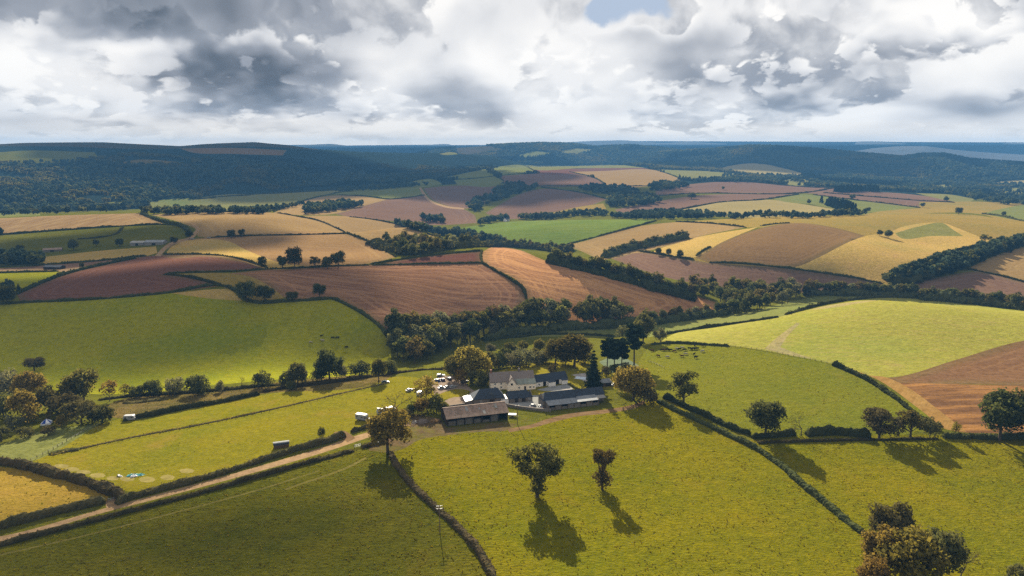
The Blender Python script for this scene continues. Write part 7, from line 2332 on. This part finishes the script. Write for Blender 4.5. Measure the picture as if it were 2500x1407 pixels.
def wire(lab, p, q, sag):
    g = Geo()
    pts = [p + (q - p) * s - Vector((0, 0, sag * 4 * s * (1 - s))) for s in np.linspace(0, 1, 14)]
    g.tube([tuple(v) for v in pts], [.022] * 14, 4)
    o = bpy.data.objects.new('power_line', g.mesh('power_line', 'frame_dark'))
    COL.objects.link(o)
    tag(o, lab, 'wire')


def build_poles():
    _, c1, h1 = pole('utility pole with two crossarms beside the curving hedge', 1074, 1300, 62, 2)
    _, c2, h2 = pole('thin pole on the grass between brown barn and track', 1263, 1036, 46, 1)
    _, c3, h3 = pole('utility pole at the bottom corner of the rough pasture', -6, 1452, 64, 1)
    wire('overhead wire from the hedge pole to the barn pole', c1 + Vector((0, 0, h1 - .1)), c2 + Vector((0, 0, h2 - .1)), 2.0)
    wire('overhead wire from the hedge pole to the corner pole', c1 + Vector((0, 0, h1 - 1.0)), c3 + Vector((0, 0, h3 - .2)), 3.5)


build_poles()


def fence(lab, pts, step, h=1.15, gate=False):
    P = smooth_line(pts, 4.0)
    az, r = hit(P[:, 0], P[:, 1])
    W = world(az, r)
    d = np.concatenate([[0], np.cumsum(np.linalg.norm(np.diff(W[:, :2], axis=0), axis=1))])
    n = int(d[-1] / step)
    s = np.linspace(0, d[-1], n + 1)
    X, Y = np.interp(s, d, W[:, 0]), np.interp(s, d, W[:, 1])
    Z = ground_z(X, Y)
    c = Vector((X[0], Y[0], Z[0]))
    t = thing('post_fence', lab, 'fence', c)
    me = Solid().box(-.08, .08, -.08, .08, -.4, h).mesh('post', 'brown_timber')
    for x, y, z in zip(X, Y, Z):
        o = bpy.data.objects.new('post', me)
        o.location = Vector((x, y, z)) - c
        o.rotation_euler = (RNG.normal() * .04, RNG.normal() * .04, RNG.uniform(0, 3))
        COL.objects.link(o)
        o.parent = t
    for k, zz in enumerate((.45, .75, 1.02)):
        g = Geo()
        g.tube([(x - c.x, y - c.y, z - c.z + zz) for x, y, z in zip(X, Y, Z)], [.02] * len(X), 4)
        o = bpy.data.objects.new('strand', g.mesh('strand', 'steel'))
        COL.objects.link(o)
        o.parent = t


def gate(lab, A, B):
    a, rz, L = frame(A, B)
    t = thing('field_gate', lab, 'gate', a, rz)
    for x in (0, L):
        Solid().box(x - .1, x + .1, -.1, .1, -.4, 1.4).put('post', 'brown_timber', t)
    for z in (.25, .5, .75, 1.0, 1.2):
        Solid().box(.12, L - .12, -.03, .03, z, z + .07).put('bar', 'steel', t)


def build_fences():
    fence('wire and post fence along the top of the cattle pasture', [(1782, 847), (1840, 853), (1890, 862), (1960, 875), (2033, 891)], 3.2)
    fence('wire and post fence between small paddock and camping field', [(76, 1126), (120, 1104), (170, 1075), (215, 1050), (252, 1034)], 3.0)
    fence('wire and post fence across the camping field along the grass ridge', [(130, 1114), (300, 1076), (500, 1038), (700, 995), (850, 960), (948, 937)], 4.0, 1.0)
    fence('short rail fence behind the pines at the cattle pasture', [(1582, 884), (1600, 890), (1622, 900)], 2.4)
    gate('grey metal gate into the tan corner field', (263, 1226), (281, 1222))
    gate('grey metal gate into the rough pasture beside the lane', (865, 1094), (882, 1090))


build_fences()


def cow_mesh(mat, graze):
    """one body: trunk, neck and head in one run, legs and tail grown into it"""
    g = Geo()
    hz, hx = (.45, 1.55) if graze else (1.35, 1.50)
    spine = [(-1.10, 0, 1.12), (-1.05, 0, 1.10), (-.8, 0, 1.02), (-.3, 0, .95), (.25, 0, .95), (.65, 0, 1.02), (.95, 0, 1.12), (1.15, 0, .98 if graze else 1.22), (1.35, 0, .70 if graze else 1.36), (hx, 0, hz), (hx + .22, 0, hz - .22), (hx + .28, 0, hz - .28)]
    rad_ = [.05, .26, .40, .44, .43, .40, .30, .22, .19, .18, .12, .07]
    g.tube(spine, rad_, 10, True)
    for x, hind in ((-.82, True), (.62, False)):
        for y in (-.22, .22):
            if hind:
                g.tube([(x + .05, y, 1.0), (x + .12, y, .72), (x - .10, y, .45), (x - .02, y, .08), (x, y, -.05)], [.20, .15, .08, .065, .08], 6, True)
            else:
                g.tube([(x, y, .95), (x + .02, y, .62), (x + .03, y, .38), (x, y, .08), (x, y, -.05)], [.17, .11, .075, .06, .08], 6, True)
    g.tube([(-1.08, 0, 1.2), (-1.2, 0, .95), (-1.18, 0, .5)], [.04, .03, .05], 5, True)
    for y in (-1, 1):
        g.tube([(hx - .08, y * .12, hz + .14), (hx - .12, y * .3, hz + .16)], [.05, .02], 5, True)
    return g.mesh('cow', mat, True)


def build_cows():
    M = {(m, k): cow_mesh(m, k) for m in ('cow_black', 'cow_white', 'cow_brown') for k in (False, True)}
    herd = [(230, 193, 'n', 'brown cow standing apart nearest the pines'), (268, 225, 'n', 'brown cow grazing below the herd nearest the pines'), (290, 188, 'b', None), (305, 190, 'n', None), (325, 187, 'b', None),
            (325, 231, 'w', 'white cow standing alone below the herd'), (343, 190, 'b', None), (365, 196, 'n', None), (381, 180, 'w', 'larger white cow at the back in mid herd'), (397, 184, 'b', None), (416, 176, 'w', 'white cow beside the tight black group'),
            (427, 188, 'b', None), (412, 226, 'n', 'brown cow alone in front of mid herd'), (435, 213, 'w', 'white cow in front of the tight black group'), (458, 180, 'b', None), (470, 183, 'b', None), (482, 180, 'b', None),
            (494, 182, 'b', None), (506, 179, 'b', None), (486, 215, 'b', 'black cow just below the tight black group'), (497, 234, 'b', 'black cow lowest of the herd'), (538, 162, 'b', 'black cow highest up by the hedge, toward the crop'),
            (490, 162, 'b', 'black cow highest up behind the tight black group'), (539, 196, 'w', 'white cow at the crop end of the herd')]
    rng = np.random.RandomState(8)
    nm = {'b': ('cow_black', 'black'), 'w': ('cow_white', 'white'), 'n': ('cow_brown', 'brown')}

    def put(px, py, k, lab, grp):
        o = bpy.data.objects.new('cow', M[(nm[k][0], bool(rng.rand() < .6))])
        o.location = at_px(px, py)
        o.rotation_euler = (0, 0, rng.choice([0, math.pi]) + rng.normal() * .5)
        s = rng.uniform(.92, 1.08)
        o.scale = (s, s, s)
        COL.objects.link(o)
        tag(o, lab, 'cow', grp)
    for x, y, k, lab in herd:
        put(1500 + x * .4, 780 + y * .4 + 1.5, k, lab or {'b': 'black cow in the tight black group at the crop side of the herd' if x > 440 else 'black cow in the loose row at the pine side of the herd', 'n': 'brown cow in the loose row at the pine side of the herd'}[k], 'cattle herd in the pasture beside the farm')
    for px, py, k, lab in ((758, 838, 'w', 'white cow lowest in the shaded valley pasture'), (785, 822, 'b', 'black cow highest in the shaded valley pasture'), (788, 834, 'w', 'white cow between the black ones in the valley pasture'),
                           (812, 827, 'b', 'black cow of a pair in the valley pasture, nearer the white ones'), (824, 827, 'b', 'black cow of a pair in the valley pasture, nearer the wood'), (846, 850, 'b', 'lone black cow near the wood in the valley pasture')):
        put(px, py, k, lab, 'cattle in the valley pasture')


build_cows()

# ------------------------------------------------------------------ the air
def build_haze():
    m, N, out = new_mat('haze_air')
    v = N.node('ShaderNodeVolumePrincipled', Color=HAZE_COL, Density=HAZE_DENS, Anisotropy=0.0)
    N.l.new(v, out.inputs['Volume'])
    zmin = float(LAND['W'][:, 2].min()) - 1.0
    zmax = float(max(LAND['W'][:, 2].max() + 25.0, CAMZ + 20.0))
    S = 9900.0
    vs = [(sx * S, sy * S, z) for z in (zmin, zmax) for sy in (-1, 1) for sx in (-1, 1)]
    fs = [(0, 2, 3, 1), (4, 5, 7, 6), (0, 1, 5, 4), (1, 3, 7, 5), (3, 2, 6, 7), (2, 0, 4, 6)]
    o = link_mesh('haze', vs, fs, 'haze_air')
    tag(o, 'thin blue haze over the whole valley', None, None, 'stuff')


HAZE_COL = (0.11, 0.31, 0.63)
HAZE_DENS = 0.000082
build_haze()
